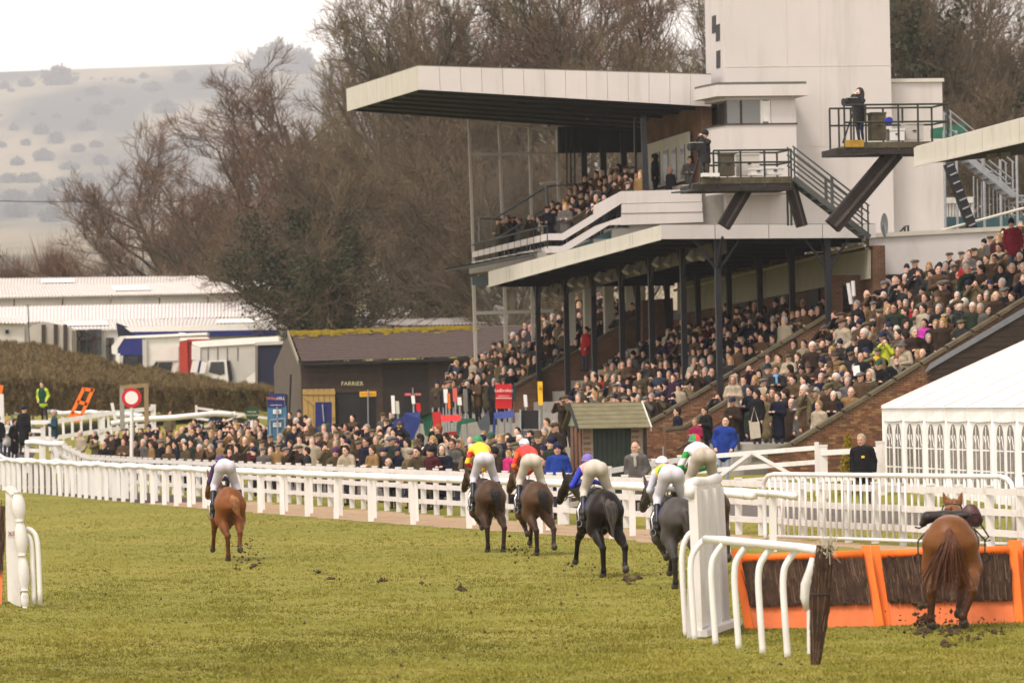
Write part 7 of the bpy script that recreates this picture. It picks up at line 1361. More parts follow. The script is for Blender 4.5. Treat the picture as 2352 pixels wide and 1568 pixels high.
jockey('jockey in yellow and red silks with a green cap', h2, YAW, C_GRN, S_YEL, S_RED, BW_, hip_z=2.02, stripe=S_YEL, low=-.1, sway=-.03)
h3 = at_hoof(1240, 1276) + EA * .72; horse('bay horse under the jockey in red, second of the pair', h3, YAW, BAY2, T_BK, L4(hind_stand(-1, -.08), hind_lift(1, .24, .10, .0), fore_fold(-1, -.04, .12), fore_reach(1, .14, .12)), 'swing', 1.0, num='7')
jockey('jockey in red silks with orange sleeves and a white cap', h3, YAW, C_WHT, S_RED, S_ORG, BC, hip_z=2.0, stripe=S_RED, low=-.06, sway=-.02)
h4 = at_hoof(1396, 1326) + EA * .72; horse('black horse with a thin grizzled tail in front of the kiosk', h4, YAW, DK, T_GB, L4(hind_stand(-1, -.10), hind_lift(1, .25, .06, .0), fore_reach(-1, -.22, .14), fore_fold(1, .08, .30)), 'down', 1.03, head_turn=-.26)
jockey('jockey in pink silks with royal blue sleeves on the black horse', h4, YAW, C_PB, S_PINK, S_BLUE, BC, hip_z=2.0, low=.14, arm_out=.07, sway=-.05)
h5 = at_hoof(1570, 1352) + EA * .72; horse('grey horse half hidden behind the tall white wing', h5, YAW, GR, T_GB, L4(hind_stand(-1, -.16), hind_lift(1, .16, .25, .0), fore_fold(-1, -.04, .2), fore_reach(1, .16, .12)), 'down', 1.0, num='5')
jockey('jockey in green and white silks with a white cap on the grey horse', h5, YAW, C_WHT, S_GRN, S_LAV, BW_, hip_z=1.96, low=.10, sway=-.03, trim=S_YEL)
h7 = at_hoof(1640, 1318) + EA * .72; horse('dark horse hidden behind the white wing beyond the grey', h7, YAW, BAY, T_BK, L4(hind_stand(-1, -.13), hind_lift(1, .18, .2, .0), fore_fold(-1, -.04, .2), fore_reach(1, .16, .12)), 'down', 1.05)
jockey('jockey in white silks with green hooped sleeves and a red and green cap', h7, YAW, C_GRN, S_WHT, S_GRN, BM_, hip_z=2.1, stripe=S_WHT, cap2=C_RED, low=.02, arm_out=.05, scale=1.04)
h6 = at_hoof(2213, 1447) + EA * .6; h6[2] = .02
horse('riderless chestnut horse taking off at the orange hurdles', h6, R_(-6), CH2, T_DC, L4(((-.21, -.42, .84), (-.22, -.80, .50), (-.24, -.80, .16), (-.23, -.78, .08)), ((.24, -.42, .84), (.26, -.78, .52), (.14, -.84, .18), (.15, -.82, .10)), fore_fold(-1, -.08, .55), ((.16, .55, .85), (.10, .7, .5), (.07, .62, .26), (.06, .6, .18))), 'full', 1.0, riderless=True, head_turn=.0, neck=-.08)
# ================================================================== people
SKIN = ramp_random_mat('skin', [(.60, .36, .26), (.55, .32, .23), (.64, .41, .31), (.50, .28, .20), (.65, .39, .29), (.45, .25, .18)], .55)
TROU = ramp_random_mat('trousers', [(.02, .02, .025), (.035, .03, .028), (.03, .035, .06), (.06, .05, .038), (.015, .015, .018), (.05, .065, .11)], .85)
SHOES = mat('shoes', (.02, .015, .012), .5, .2); EYE = mat('eye_shadow', (.05, .03, .022), .6, .1); LIP = mat('lips', (.26, .10, .08), .6, .1); CLOTH = cloth_mat('coat_cloth'); HAIRM = cloth_mat('hair_or_hat', .35, .7, 25.0)
def arms_of(pose):
    A = {'pocket': lambda s: [(s * .205, .0, 1.40), (s * .27, .05, 1.13), (s * .20, -.11, .94)], 'hang': lambda s: [(s * .205, 0, 1.40), (s * .255, .04, 1.12), (s * .25, -.03, .86)], 'fold': lambda s: [(s * .205, 0, 1.40), (s * .27, -.05, 1.14), (-s * .06, -.21, 1.17)],
         'bino': lambda s: [(s * .205, 0, 1.40), (s * .30, -.20, 1.32), (s * .07, -.20, 1.60)], 'lean': lambda s: [(s * .205, -.06, 1.36), (s * .27, -.18, 1.11), (s * .10, -.44, 1.12)], 'read': lambda s: [(s * .205, 0, 1.40), (s * .26, -.04, 1.13), (s * .09, -.30, 1.19)]}
    return A[pose]
def skeleton(pose, grow=0.0, coat=False, long=False):
    ly = -.10 if pose == 'lean' else 0.0; HS = 1.1; hd = np.array([0, -.02 + ly * 1.6, 1.64 - (.03 if pose == 'lean' else 0)]); g = grow; pr = []
    T = lambda x, y, z: (x, y + ly * max(0, (z - .9) / .6), z)
    if not coat:
        h = lambda x, y, z: tuple(hd + np.array([x, y, z])); pr += [(h(0, 0, .02), h(0, .0, .03), .106, .106, 0, (.80, 1.0, 1.18)), (h(0, -.028, -.055), h(0, -.05, -.09), .073, .05, 0, (1, 1, 1)), (h(0, -.1, .0), h(0, -.122, -.03), .013, .019, 0, None, .012), (h(-.083, .01, -.005), h(-.085, .015, .02), .016, .016, 0, (.6, 1, 1.4), .01), (h(.083, .01, -.005), h(.085, .015, .02), .016, .016, 0, (.6, 1, 1.4), .01), (tuple(hd + np.array([0, .015, -.08])), T(0, .01, 1.42), .055, .065, 0)]
        for s in (-1, 1): pr += [((s * .09, 0, .92), (s * .105, -.01, .50), .095, .066, 1), ((s * .105, -.01, .50), (s * .11, .03, .12), .062, .045, 1), ((s * .11, .04, .05), (s * .125, -.15, .035), .045, .038, 2, None, .015)]
        pr += [(T(0, 0, 1.32), T(0, .0, 1.0), .155, .15, 1, (1.05, .68, 1))]
    else:
        pr += [(T(0, .0, 1.36), T(0, -.005, 1.12), .165 + g, .165 + g, 3, (1.08, .74, 1)), (T(0, -.005, 1.12), T(0, 0, .78 if not long else .52), .168 + g, .185 + g, 3, (1.06, .74, 1)), (T(-.15, 0, 1.41), T(.15, 0, 1.41), .075 + g, .075 + g, 3), (T(0, .01, 1.44), T(0, .0, 1.47), .085, .078, 3, None, .03)]
    ar = arms_of(pose)
    for s in (-1, 1):
        sh, el, wr = [np.array(p) for p in ar(s)]; sh = np.array(T(*sh))
        if pose in ('bino',): el = el + np.array([0, ly, 0])
        if coat: pr += [(tuple(sh), tuple(el), .068 + g, .058 + g, 3, None, .03), (tuple(el), tuple(el + (wr - el) * .9), .056 + g, .05 + g, 3, None, .03)]
        else:
            d = (wr - el) / np.linalg.norm(wr - el); pr += [(tuple(el + (wr - el) * .6), tuple(wr), .03, .028, 0), (tuple(wr), tuple(wr + d * .06), .036, .034, 0, (.8, 1, 1), .02)]
            side = np.cross(d, [0, 0, 1.0]); side /= np.linalg.norm(side) + 1e-6; nn = np.cross(side, d)
            for f, (o, ln) in enumerate(((-.03, .05), (-.01, .06), (.01, .057), (.03, .042))): q = wr + d * .07 + side * o; pr.append((tuple(q), tuple(q + d * ln - nn * .02), .011, .010, 0, None, .006))
            q = wr + d * .02 - side * s * .035; pr.append((tuple(q), tuple(q + d * .05 - side * s * .02), .012, .011, 0, None, .008))
    return pr, hd
POSES = ('pocket', 'hang', 'fold', 'bino', 'lean', 'read'); PB, PC, PH = {}, {}, {}
for ps in POSES:
    pr, hd = skeleton(ps); V, Q, lab = sdf_body(pr, .021, .03); fc = V[Q].mean(1); lab = lab.copy(); rel = fc - hd
    for sx in (-.034, .034): lab[(lab == 0) & (np.linalg.norm((rel - np.array([sx, -.10, .022])) * np.array([1, .5, 1.5]), axis=1) < .026)] = 4
    lab[(lab == 0) & (np.linalg.norm((rel - np.array([0, -.1, -.066])) * np.array([.8, .4, 1.8]), axis=1) < .021)] = 5
    PB[ps] = mesh_np('person', V, Q, [SKIN, TROU, SHOES, CLOTH, EYE, LIP], lab, True); PH[ps] = hd
    for lg in (0, 1):
        pr, _ = skeleton(ps, .012, True, bool(lg)); V, Q, lab = sdf_body(pr, .026, .05); PC[ps, lg] = mesh_np('coat', V, Q, [CLOTH], smooth=True)
def head_mesh(nm, pr, h=.017, k=.03): V, Q, lab = sdf_body(pr, h, k); return mesh_np(nm, V, Q, [HAIRM], smooth=True)
HM = {'short': head_mesh('hair', [((0, .018, .05), (0, .03, .045), .105, .105, 0, (.84, 1, 1.12)), ((0, .065, -.03), (0, .06, .03), .07, .08, 0, (1.05, .8, 1))]),
      'long': head_mesh('hair', [((0, .02, .05), (0, .03, .04), .112, .112, 0, (.86, 1, 1.1)), ((-.07, .03, 0), (-.085, .02, -.19), .05, .035, 0), ((.07, .03, 0), (.085, .02, -.19), .05, .035, 0), ((0, .08, .02), (0, .075, -.2), .08, .07, 0, (1.1, .6, 1))]),
      'fringe': head_mesh('hair', [((-.07, .03, .0), (0, .085, -.01), .038, .042, 0), ((.07, .03, .0), (0, .085, -.01), .038, .042, 0)]),
      'flat cap': head_mesh('cap', [((0, .03, .085), (0, -.03, .085), .118, .11, 0, (.95, 1.12, .50)), ((0, -.10, .062), (0, -.145, .05), .075, .06, 0, (1, 1, .28), .02)]), 'beanie': head_mesh('woolly_hat', [((0, .015, .06), (0, .03, .075), .112, .105, 0, (.88, 1.02, 1.05)), ((0, .02, .115), (0, .03, .15), .07, .03, 0)]),
      'trilby': head_mesh('hat', [((0, .01, .10), (0, .015, .14), .1, .085, 0, (.95, 1.1, .8)), ((0, .01, .068), (0, .012, .068), .18, .18, 0, (.95, 1.05, .10), .01)]), 'peaked cap': head_mesh('cap', [((0, .015, .07), (0, .03, .08), .11, .105, 0, (.88, 1.02, .85)), ((0, -.10, .05), (0, -.16, .035), .065, .055, 0, (1, 1, .22), .015)]),
      'hood': head_mesh('hood', [((0, .04, .04), (0, .05, -.02), .135, .14, 0, (.95, .95, 1.15)), ((0, .03, -.14), (0, .04, -.12), .12, .13, 0, (1.2, .9, .7))])}
# cut the face opening of the hood: keep only what lies behind the cheeks
def scoop(me, lim):
    import bmesh
    bm = bmesh.new(); bm.from_mesh(me); bmesh.ops.delete(bm, geom=[v for v in bm.verts if v.co.y < lim and v.co.z > -.12], context='VERTS'); bm.to_mesh(me); bm.free()
scoop(HM['hood'], -.045)
COATS = [('black', (.010, .010, .012), 10), ('navy', (.010, .012, .026), 5), ('charcoal', (.026, .025, .026), 8), ('dark brown', (.036, .022, .014), 9), ('olive tweed', (.075, .060, .032), 11), ('khaki', (.14, .108, .058), 6), ('grey', (.105, .098, .092), 5), ('camel', (.21, .125, .05), 3), ('beige', (.33, .275, .20), 3), ('dark green', (.022, .032, .020), 3), ('burgundy', (.06, .012, .014), 1.5), ('mid brown', (.090, .054, .03), 9), ('slate blue', (.035, .045, .07), 1.5), ('red', (.30, .014, .016), .4), ('plum', (.04, .016, .04), .6)]; COATS = [(n, tuple(v * (.78 if max(c) < .15 else .95) for v in c), w_) for n, c, w_ in COATS]
HEADS = [('short', 'dark hair', (.022, .014, .009), 14), ('short', 'grey hair', (.30, .27, .245), 13), ('short', 'white hair', (.52, .48, .44), 8), ('short', 'brown hair', (.055, .030, .015), 9), ('fringe', 'a bald head', (.22, .20, .18), 3.5), ('long', 'long blond hair', (.30, .19, .075), 4), ('long', 'long dark hair', (.018, .011, .008), 4), ('long', 'long auburn hair', (.13, .05, .018), 3), ('flat cap', 'an olive flat cap', (.085, .075, .042), 10), ('flat cap', 'a grey flat cap', (.11, .105, .10), 5), ('flat cap', 'a brown flat cap', (.075, .048, .026), 5), ('beanie', 'a black woolly hat', (.010, .010, .012), 6), ('beanie', 'a navy woolly hat', (.012, .014, .04), 3), ('beanie', 'a purple woolly hat', (.06, .02, .075), 1), ('beanie', 'a cream woolly hat', (.45, .40, .33), 2), ('trilby', 'a brown trilby', (.06, .04, .025), 4), ('trilby', 'a black trilby', (.012, .011, .012), 2), ('peaked cap', 'a navy peaked cap', (.012, .015, .045), 2), ('peaked cap', 'a green peaked cap', (.02, .06, .035), 1), ('short', 'fair hair', (.24, .15, .07), 4), ('hood', 'a pale fur hood', (.40, .34, .26), 1)]
def pick(lst): return random.choices(lst, [l[-1] for l in lst])[0]
USED = set(); N_IND = 0
def person(loc, yaw, pose='hang', coat=None, head=None, label=None, group=None, scale=1.0, long=False, where='in the crowd', tilt=0.0, wide=1.0):
    global N_IND
    for _ in range(200):
        c = coat or pick(COATS)[:2]; h = head or pick(HEADS)[:3]; lb = label or f'person in {c[0]} coat with {h[1]} {where}'
        if lb not in USED or (coat and head): break
    USED.add(lb); N_IND += 1
    o = link('person', PB[pose], None, loc, lb, 'person', group, color=c[1]); o.rotation_euler = (random.gauss(.02, .035), random.gauss(0, .045), yaw); o.scale = (scale * wide, scale * wide, scale)
    link('coat', PC[pose, int(long)], o, color=c[1])
    if h[0]: x = link(HM[h[0]].name.split('.')[0], HM[h[0]], o, PH[pose], color=h[2]); x.scale = (1.08,) * 3
    return o
ACC = {}
def acc_mesh(nm, col, pr): V, Q, l = sdf_body(pr, .017, .03); return mesh_np(nm, V, Q, [mat(nm + '_m', col, .7, .1)], smooth=True)
def scarf(o, pose, col, name='scarf'):
    hd = PH[pose]; me = mesh_np(name, *(lambda r: (r[0], r[1]))(sdf_body([((-.05, -.05 + hd[1], 1.47), (.05, -.05 + hd[1], 1.47), .06, .06, 0), ((0, .05 + hd[1], 1.48), (0, .06 + hd[1], 1.48), .07, .07, 0, (1.2, .7, .7)), ((.02, -.13 + hd[1] * .6, 1.42), (.03, -.16 + hd[1] * .5, 1.22), .04, .045, 0, (1, .5, 1))], .02, .04)), [CLOTH], smooth=True); link(name, me, o, color=col)
def yface(): return R_(-34) + random.gauss(0, .42)
# ---- named people, from left to right
C_ = {n: (n, c) for n, c, _ in COATS}; H_ = {n: (k, n, c) for k, n, c, _ in HEADS}
def stand_at(x, ytop, Y, **kw):
    p = P(x, ytop, Y); z = float(terrain(p[0], p[1])); s = (p[2] - z) / 1.76; s2 = min(max(s, kw.pop('smin', .9)), kw.pop('smax', 1.08)); base = np.array([p[0], p[1], p[2] - 1.76 * s2]) if abs(s - s2) > .01 else np.array([p[0], p[1], z]); return person(base, kw.pop('yaw', yface()), scale=s2, **kw)
RB = ('royal blue', (.012, .035, .20))
stand_at(14, 962, 255, label='woman in a white jacket with long blond hair at the left picture edge', coat=('white', (.55, .53, .50)), head=H_['long blond hair'], pose='fold', yaw=.6)
stand_at(32, 963, 254, label='man all in black beside the woman in white', coat=C_['black'], head=H_['dark hair'], pose='pocket', yaw=.9, long=True)
stand_at(52, 934, 252, label='tall person in black seen from behind by the pale rail', coat=C_['black'], head=H_['a navy peaked cap'], pose='hang', yaw=2.6, long=True, smax=1.2)
stand_at(-4, 955, 253, label='dark figure half cut off at the left picture edge', coat=C_['black'], head=H_['dark hair'], pose='hang', yaw=-.4)
stand_at(14, 868, 288, label='man in dark green at the far rail, cut by the picture edge', coat=C_['dark green'], head=H_['brown hair'], pose='lean', yaw=.5)
stand_at(51, 878, 286, label='grey-haired person leaning on the far rail', coat=C_['charcoal'], head=H_['grey hair'], pose='lean', yaw=-.9); stand_at(69, 880, 286, label='person in navy standing next to the grey-haired one at the far rail', coat=C_['navy'], head=H_['brown hair'], pose='pocket', yaw=-.8)
o = stand_at(101, 878, 280, label='steward in green waistcoat over yellow-green sleeves by the hedge', coat=('green and yellow', (.36, .46, .04)), head=H_['brown hair'], pose='pocket', yaw=-.3)
V, Q, l = sdf_body([((0, 0, 1.36), (0, 0, .86), .195, .20, 0, (1.08, .76, 1))], .026, .05); link('waistcoat', mesh_np('waistcoat', V, Q, [CLOTH], smooth=True), o, color=(.012, .05, .03))
stand_at(124, 943, 256, label='man in a blue-green coat turned toward the winning post', coat=('blue-green', (.02, .05, .07)), head=H_['grey hair'], pose='read', yaw=-1.2)
stand_at(385, 944, 262, label='man in a pale brown coat alone by the white fence below the hedge', coat=C_['khaki'], head=H_['brown hair'], pose='hang', yaw=0)
stand_at(489, 938, 266, label='person in navy jacket behind the long white gate', coat=C_['slate blue'], head=H_['brown hair'], pose='lean', yaw=.2); stand_at(507, 944, 266, label='person in black jacket next to the navy one behind the white gate', coat=C_['black'], head=H_['dark hair'], pose='lean', yaw=-.2)
o = stand_at(890, 984, 198, label='silver-haired man in a dark suit and tie among the bookmakers', coat=C_['black'], head=H_['grey hair'], pose='hang', yaw=.1)
o = stand_at(1012, 977, 176, label='red-haired man in a black suit shouting toward the track', coat=C_['black'], head=('short', 'red hair', (.20, .065, .022)), pose='bino', yaw=-1.35, long=True)
stand_at(1111, 992, 186, label='fair man in sunglasses and a beige jacket near the kiosk', coat=C_['beige'], head=H_['fair hair'], pose='hang', yaw=-.5)
stand_at(1223, 991, 178, label='woman in black with a long black bob beside the black board', coat=C_['black'], head=H_['long dark hair'], pose='fold', yaw=-.7)
stand_at(1171, 1036, 158, label='little girl in a bright pink jacket at the fence', coat=('pink', (.42, .02, .13)), head=H_['long blond hair'], pose='hang', yaw=-.7, smin=.62, smax=.75)
stand_at(1283, 1021, 151, label='bearded man in royal blue jacket and navy woolly hat at the fence', coat=RB, head=H_['a navy woolly hat'], pose='pocket', yaw=-.05, wide=1.02)
stand_at(1278, 972, 162, label='man in brown jacket and tan flat cap reading beside the kiosk', coat=C_['dark brown'], head=H_['a brown flat cap'], pose='read', yaw=-.8)
o = stand_at(1466, 1017, 149, label='bald man in a grey overcoat in front of the kiosk door', coat=C_['grey'], head=('fringe', 'white fringe', (.5, .47, .44)), pose='pocket', yaw=-.35, long=True, wide=1.04); scarf(o, 'pocket', (.28, .25, .22))
o = stand_at(1655, 957, 160, label='stubbled man in a royal blue jacket and pale jeans by the steps', coat=RB, head=H_['dark hair'], pose='pocket', yaw=-.15, wide=1.04); o.data = o.data.copy(); o.data.materials[1] = mat('pale_jeans', (.26, .30, .40), .85, .1, 6)
o = stand_at(1986, 1000, 140, label='man in a black jacket with a yellow badge by the golden conifer', coat=C_['black'], head=('short', 'sandy grey hair', (.30, .25, .17)), pose='hang', yaw=-.35, wide=1.1)
mb = MB(); mb.box((.06, -.17, 1.24), (.035, .006, .028)); link('badge', mesh_np('badge', mb.v, mb.f, [YELLOW]), o)
# on the steps and platforms
def on_steps(x, ytop, a, **kw):
    p = Pa(x, ytop, a); s = kw.pop('scale', 1.0); return person(p - EZ * 1.76 * s, kw.pop('yaw', yface()), scale=s, **kw)
on_steps(1555, 938, 15, label='man in a dark jacket behind the low stair wall', coat=C_['navy'], head=H_['dark hair'], pose='pocket', yaw=-1.2); on_steps(1606, 963, 8, label='child in a raspberry jacket in front of the steps', coat=('raspberry', (.22, .012, .05)), head=H_['fair hair'], pose='read', yaw=-.6, scale=.86); on_steps(1632, 935, 9, label='boy in a black top beside the child in raspberry', coat=C_['black'], head=H_['brown hair'], pose='read', yaw=-.9, scale=.95)
o = on_steps(1738, 897, 3, label='woman in black coat with a cream tote bag on the entrance steps', coat=C_['black'], head=H_['long dark hair'], pose='hang', yaw=-.8, long=True)
on_steps(1690, 915, 4, label='man in a dark brown jacket and navy cap reading on the lower steps', coat=C_['dark brown'], head=H_['a navy peaked cap'], pose='read', yaw=-.5); on_steps(1790, 903, 3, label='woman in a navy coat with a racecard on the entrance steps', coat=C_['navy'], head=H_['brown hair'], pose='read', yaw=-.7, long=True); on_steps(1765, 905, 5, label='woman in a khaki coat beside the one with the tote bag', coat=C_['khaki'], head=H_['fair hair'], pose='hang', yaw=-.9, long=True)
tb = thing('tote_bag', 'cream cloth tote bag hanging from the shoulder of the woman in black', 'bag', Pa(1733, 1008, 2.6)); MB().pan([(1722, 970), (1744, 968), (1748, 1004), (1726, 1008)], 2.55, .12).build('bag', mat('cream_cloth', (.46, .40, .33), .85, .1, 8), tb); MB().tube([Pa(1724, 971, 2.6), Pa(1732, 935, 2.7), Pa(1742, 969, 2.6)], .015, 5).build('strap', MATS['cream_cloth'], tb)
for (x, y, a, lb, c, h, ps, yw) in [(2010, 800, 2, 'man in khaki jacket with a yellow scarf and olive cap at the near wall', C_['khaki'], H_['an olive flat cap'], 'fold', -.3), (2060, 798, 1.4, 'white-haired man in a beige coat at the near wall', C_['beige'], H_['white hair'], 'hang', -.4), (2092, 786, 1.3, 'man in a beige coat and grey hat leaning at the near wall', C_['beige'], ('trilby', 'a grey hat', (.10, .10, .11)), 'lean', -.6), (2172, 722, 1.5, 'man in brown coat and fawn cap by the wall coping', C_['mid brown'], ('flat cap', 'fawn cap', (.26, .19, .11)), 'fold', -.4), (2126, 735, 4, 'girl in a magenta top on the open terrace', ('magenta', (.40, .03, .30)), H_['dark hair'], 'fold', -.5), (1788, 842, 9, 'woman with a pale blue scarf on the lower open terrace', C_['charcoal'], H_['brown hair'], 'fold', -.2), (1687, 866, 12, 'woman in a cream quilted jacket and fur hood at the front of the open terrace', C_['beige'], H_['a pale fur hood'], 'fold', -.3), (2335, 505, 6, 'dark person in a red jacket standing highest at the picture edge', ('red and black', (.16, .012, .02)), H_['a black woolly hat'], 'hang', -.2), (2035, 778, 3.5, 'person in a bright yellow-green jacket on the open terrace', ('yellow-green', (.38, .42, .03)), H_['dark hair'], 'bino', -.4), (2215, 700, 2, 'person in a white woolly hat by the wall coping', C_['dark green'], H_['a cream woolly hat'], 'hang', -.3), (1990, 812, 1.0, 'man holding a white sheet of paper at the near wall', C_['black'], ('fringe', 'ginger fringe', (.2, .08, .03)), 'read', -.5), (1912, 880, .9, 'man in an olive jacket and cap lowest on the near wall', C_['olive tweed'], H_['an olive flat cap'], 'hang', -.5)]:
    o = on_steps(x, y, a, label=lb, coat=c, head=h, pose=ps, yaw=yw)
    if 'scarf' in lb: scarf(o, ps, (.6, .38, .02) if 'yellow' in lb else (.12, .28, .50))
    if 'paper' in lb: mb = MB(); mb.box((0, -.42, 1.26), (.11, .003, .15)); link('paper', mesh_np('paper', mb.v, mb.f, [WLET]), o)
on_steps(1584, 362, A1 + 2.2, label='man in a grey sweater with folded arms by the brick wall of the upper deck', coat=C_['grey'], head=H_['dark hair'], pose='fold', yaw=-.1); on_steps(1541, 385, A1 + 2.6, label='bald man in a dark coat on the upper deck balcony', coat=C_['charcoal'], head=H_['a bald head'], pose='hang', yaw=-1.0); on_steps(1506, 356, A1 + 9, label='woman with long dark hair standing before the white doors upstairs', coat=C_['black'], head=H_['long dark hair'], pose='hang', yaw=-1.4)
on_steps(1343, 752, 57.5, label='man in a red jacket among the crowd under the canopy', coat=C_['red'], head=H_['dark hair'], pose='pocket', yaw=-1.0); on_steps(1722, 234, AF + 1.2, label='commentator in a dark jacket behind the window of the commentary box', coat=C_['black'], head=H_['dark hair'], pose='bino', yaw=-.6)
def tv_camera(label, x, y, a, yaw):
    c = Pa(x, y, a); r = thing('television_camera', label, 'camera', c, rotz=yaw); m = BLACK
    def bx(nm, cc, h): mb = MB(); mb.box(cc, h); link(nm, mesh_np(nm, mb.v, mb.f, [m]), r)
    bx('body', (0, 0, 0), (.11, .22, .13)); mb = MB(); mb.tube([(0, -.22, 0), (0, -.36, 0), (0, -.4, 0)], [.1, .12, .13], 12); link('lens', mesh_np('lens', mb.v, mb.f, [m]), r); bx('viewfinder', (0, .12, .2), (.1, .08, .07)); mb = MB(); mb.box((0, -.1, .15), (.12, .2, .008)); link('pale_sunshade', mesh_np('pale_sunshade', mb.v, mb.f, [CREAM]), r)
    mb = MB(); mb.tube([(0, 0, -.13), (0, 0, -.32)], .06, 8); link('pan_head', mesh_np('pan_head', mb.v, mb.f, [m]), r)
    for an in (0, 2.1, 4.2): mb = MB(); mb.tube([(0, 0, -.3), (.38 * math.cos(an), .38 * math.sin(an), -1.35)], .03, 6); link('tripod_leg', mesh_np('tripod_leg', mb.v, mb.f, [m]), r)
    for s in (-1, 1): mb = MB(); mb.tube([(s * .1, .1, -.15), (s * .22, .45, -.22)], .015, 5); link('pan_bar', mesh_np('pan_bar', mb.v, mb.f, [m]), r)
tv_camera('television camera on a tripod, lower platform', 1606, 338, A_P1 + .5, R_(-60)); tv_camera('television camera on a tripod, upper platform', 1960, 235, A_P2 + .6, R_(-60))
on_steps(1622, 302, A_P1 + 1.1, label='cameraman in dark clothes on the lower camera platform', coat=C_['charcoal'], head=H_['a black woolly hat'], pose='bino', yaw=-1.0); on_steps(1976, 207, A_P2 + 1.2, label='cameraman in dark padded jacket on the upper camera platform', coat=C_['charcoal'], head=('hood', 'a dark hood', (.03, .028, .028)), pose='bino', yaw=-1.0)
# ---- the rest of the crowd, found by where heads show and stood on the step, deck or lawn that carries them
def inside(poly, x, y):
    c = False; n = len(poly)
    for i in range(n):
        x0, y0 = poly[i]; x1, y1 = poly[i - 1]
        if (y0 > y) != (y1 > y) and x < (x1 - x0) * (y - y0) / (y1 - y0) + x0: c = not c
    return c
def scatter(poly, dx, dy, tries=9000):
    xs = [p[0] for p in poly]; ys = [p[1] for p in poly]; out = []
    for _ in range(tries):
        x, y = random.uniform(min(xs), max(xs)), random.uniform(min(ys), max(ys))
        if inside(poly, x, y) and all(((x - a) / dx) ** 2 + ((y - b) / dy) ** 2 > 1 for a, b in out): out.append((x, y))
    return out
def terr_z(u, a, rows):
    z0, n = rows; k = min(max(math.floor((cope_z(u, a) - 1.0 - z0) / RISE), 0), n - 1); return z0 + k * RISE
def solve_steps(x, y, a0, a1, rows, hgt):
    best = None
    for a in np.linspace(a0, a1, 90):
        p = Pa(x, y, a); u = UAZ(p)[0]; e = abs(p[2] - hgt - terr_z(u, a, rows))
        if best is None or e < best[0]: best = (e, a)
    if best[0] > .25: return None
    p = Pa(x, y, best[1]); u = UAZ(p)[0]; q = S(u, best[1], terr_z(u, best[1], rows)); return q
def solve_lawn(x, y, Y0, Y1, hgt):
    best = None
    for Y in np.linspace(Y0, Y1, 110):
        p = P(x, y, Y); e = abs(p[2] - hgt - float(terrain(p[0], p[1])))
        if best is None or e < best[0]: best = (e, Y)
    if best[0] > .15: return None
    p = P(x, y, best[1]); return np.array([p[0], p[1], float(terrain(p[0], p[1]))])
def deck_z(u):
    k = 0 if u < UF + 1.2 else 1 + int(max(0, (u - UF - 1.2) / .72)); return zn + max(0, min(k, 7) - 1) * .42
CAND = []
def zone_f(x): return ('left of the winning post', 'left of the green sign', 'below the light blue board', 'before the pine door', 'below the yellow-topped board', 'before the red pitch', 'left of the kiosk')[int(np.digitize(x, (300, 560, 690, 800, 930, 1120)))]
FRONT = [(105, 992), (300, 985), (500, 975), (690, 965), (900, 985), (1100, 1000), (1290, 1000), (1270, 1062), (1050, 1058), (800, 1046), (600, 1034), (400, 1028), (250, 1022), (105, 1014)]
BACKL = [(430, 972), (560, 962), (690, 950), (800, 938), (890, 935), (930, 948), (1010, 962), (1130, 985), (1250, 962), (1275, 985), (1190, 1005), (1000, 1005), (700, 985), (440, 990)]
for (x, y) in scatter(FRONT, 17, 14.5): q = solve_lawn(x, y, 146, 262, 1.74); (q is not None and q[0] > fence_x(q[1]) + .4) and CAND.append((q, x, y, 'lawn', zone_f(x)))
for (x, y) in scatter(BACKL, 16, 14): q = solve_lawn(x, y, 165, 275, 1.74); (q is not None and q[0] > fence_x(q[1]) + .5) and CAND.append((q, x, y, 'lawn2', zone_f(x)))
RPOLY = [(1625, 940), (1690, 862), (1800, 808), (1900, 752), (1950, 705), (2080, 610), (2160, 590), (2300, 525), (2360, 505), (2375, 640), (2240, 730), (2130, 790), (2000, 868), (1925, 905), (1880, 940), (1830, 930), (1740, 925)]
MPOLY = [(1255, 945), (1330, 880), (1420, 815), (1500, 775), (1570, 742), (1690, 708), (1790, 695), (1885, 690), (1892, 712), (1760, 795), (1640, 868), (1560, 915), (1500, 950), (1400, 945), (1300, 955)]
LPOLY = [(975, 905), (1040, 850), (1120, 795), (1200, 742), (1270, 690), (1320, 670), (1450, 690), (1440, 728), (1340, 770), (1230, 840), (1160, 880), (1090, 905), (1010, 915)]
UPOLY = [(1105, 535), (1135, 512), (1225, 505), (1262, 470), (1330, 405), (1450, 380), (1480, 420), (1420, 428), (1340, 480), (1290, 512), (1210, 540)]
for (x, y) in scatter(RPOLY, 17, 15.5): q = solve_steps(x, y, .7, 25, R_ROWS, 1.74); q is not None and CAND.append((q, x, y, 'R', 'on the open terrace, ' + ('lowest steps' if y > 880 else 'lower half' if y > 800 else 'middle' if y > 720 else 'upper half' if y > 640 else 'highest steps')))
for (x, y) in scatter(MPOLY, 15, 14): q = solve_steps(x, y, 26.8, 61, M_ROWS, 1.74); q is not None and CAND.append((q, x, y, 'M', 'under the lower canopy'))
for (x, y) in scatter(LPOLY, 13, 12): q = solve_steps(x, y, 62.8, 83, L_ROWS, 1.74); q is not None and CAND.append((q, x, y, 'L', 'at the far end of the terrace'))
for (x, y) in scatter(UPOLY, 12.5, 12):
    best = min(((abs(Pa(x, y, a)[2] - 1.74 - deck_z(UAZ(Pa(x, y, a))[0])), a) for a in np.linspace(A1 + 1, A2 - 1.5, 60)))
    if best[0] < .3: p = Pa(x, y, best[1]); u = UAZ(p)[0]; CAND.append((S(u, best[1], deck_z(u)), x, y, 'U', 'on the upper deck'))
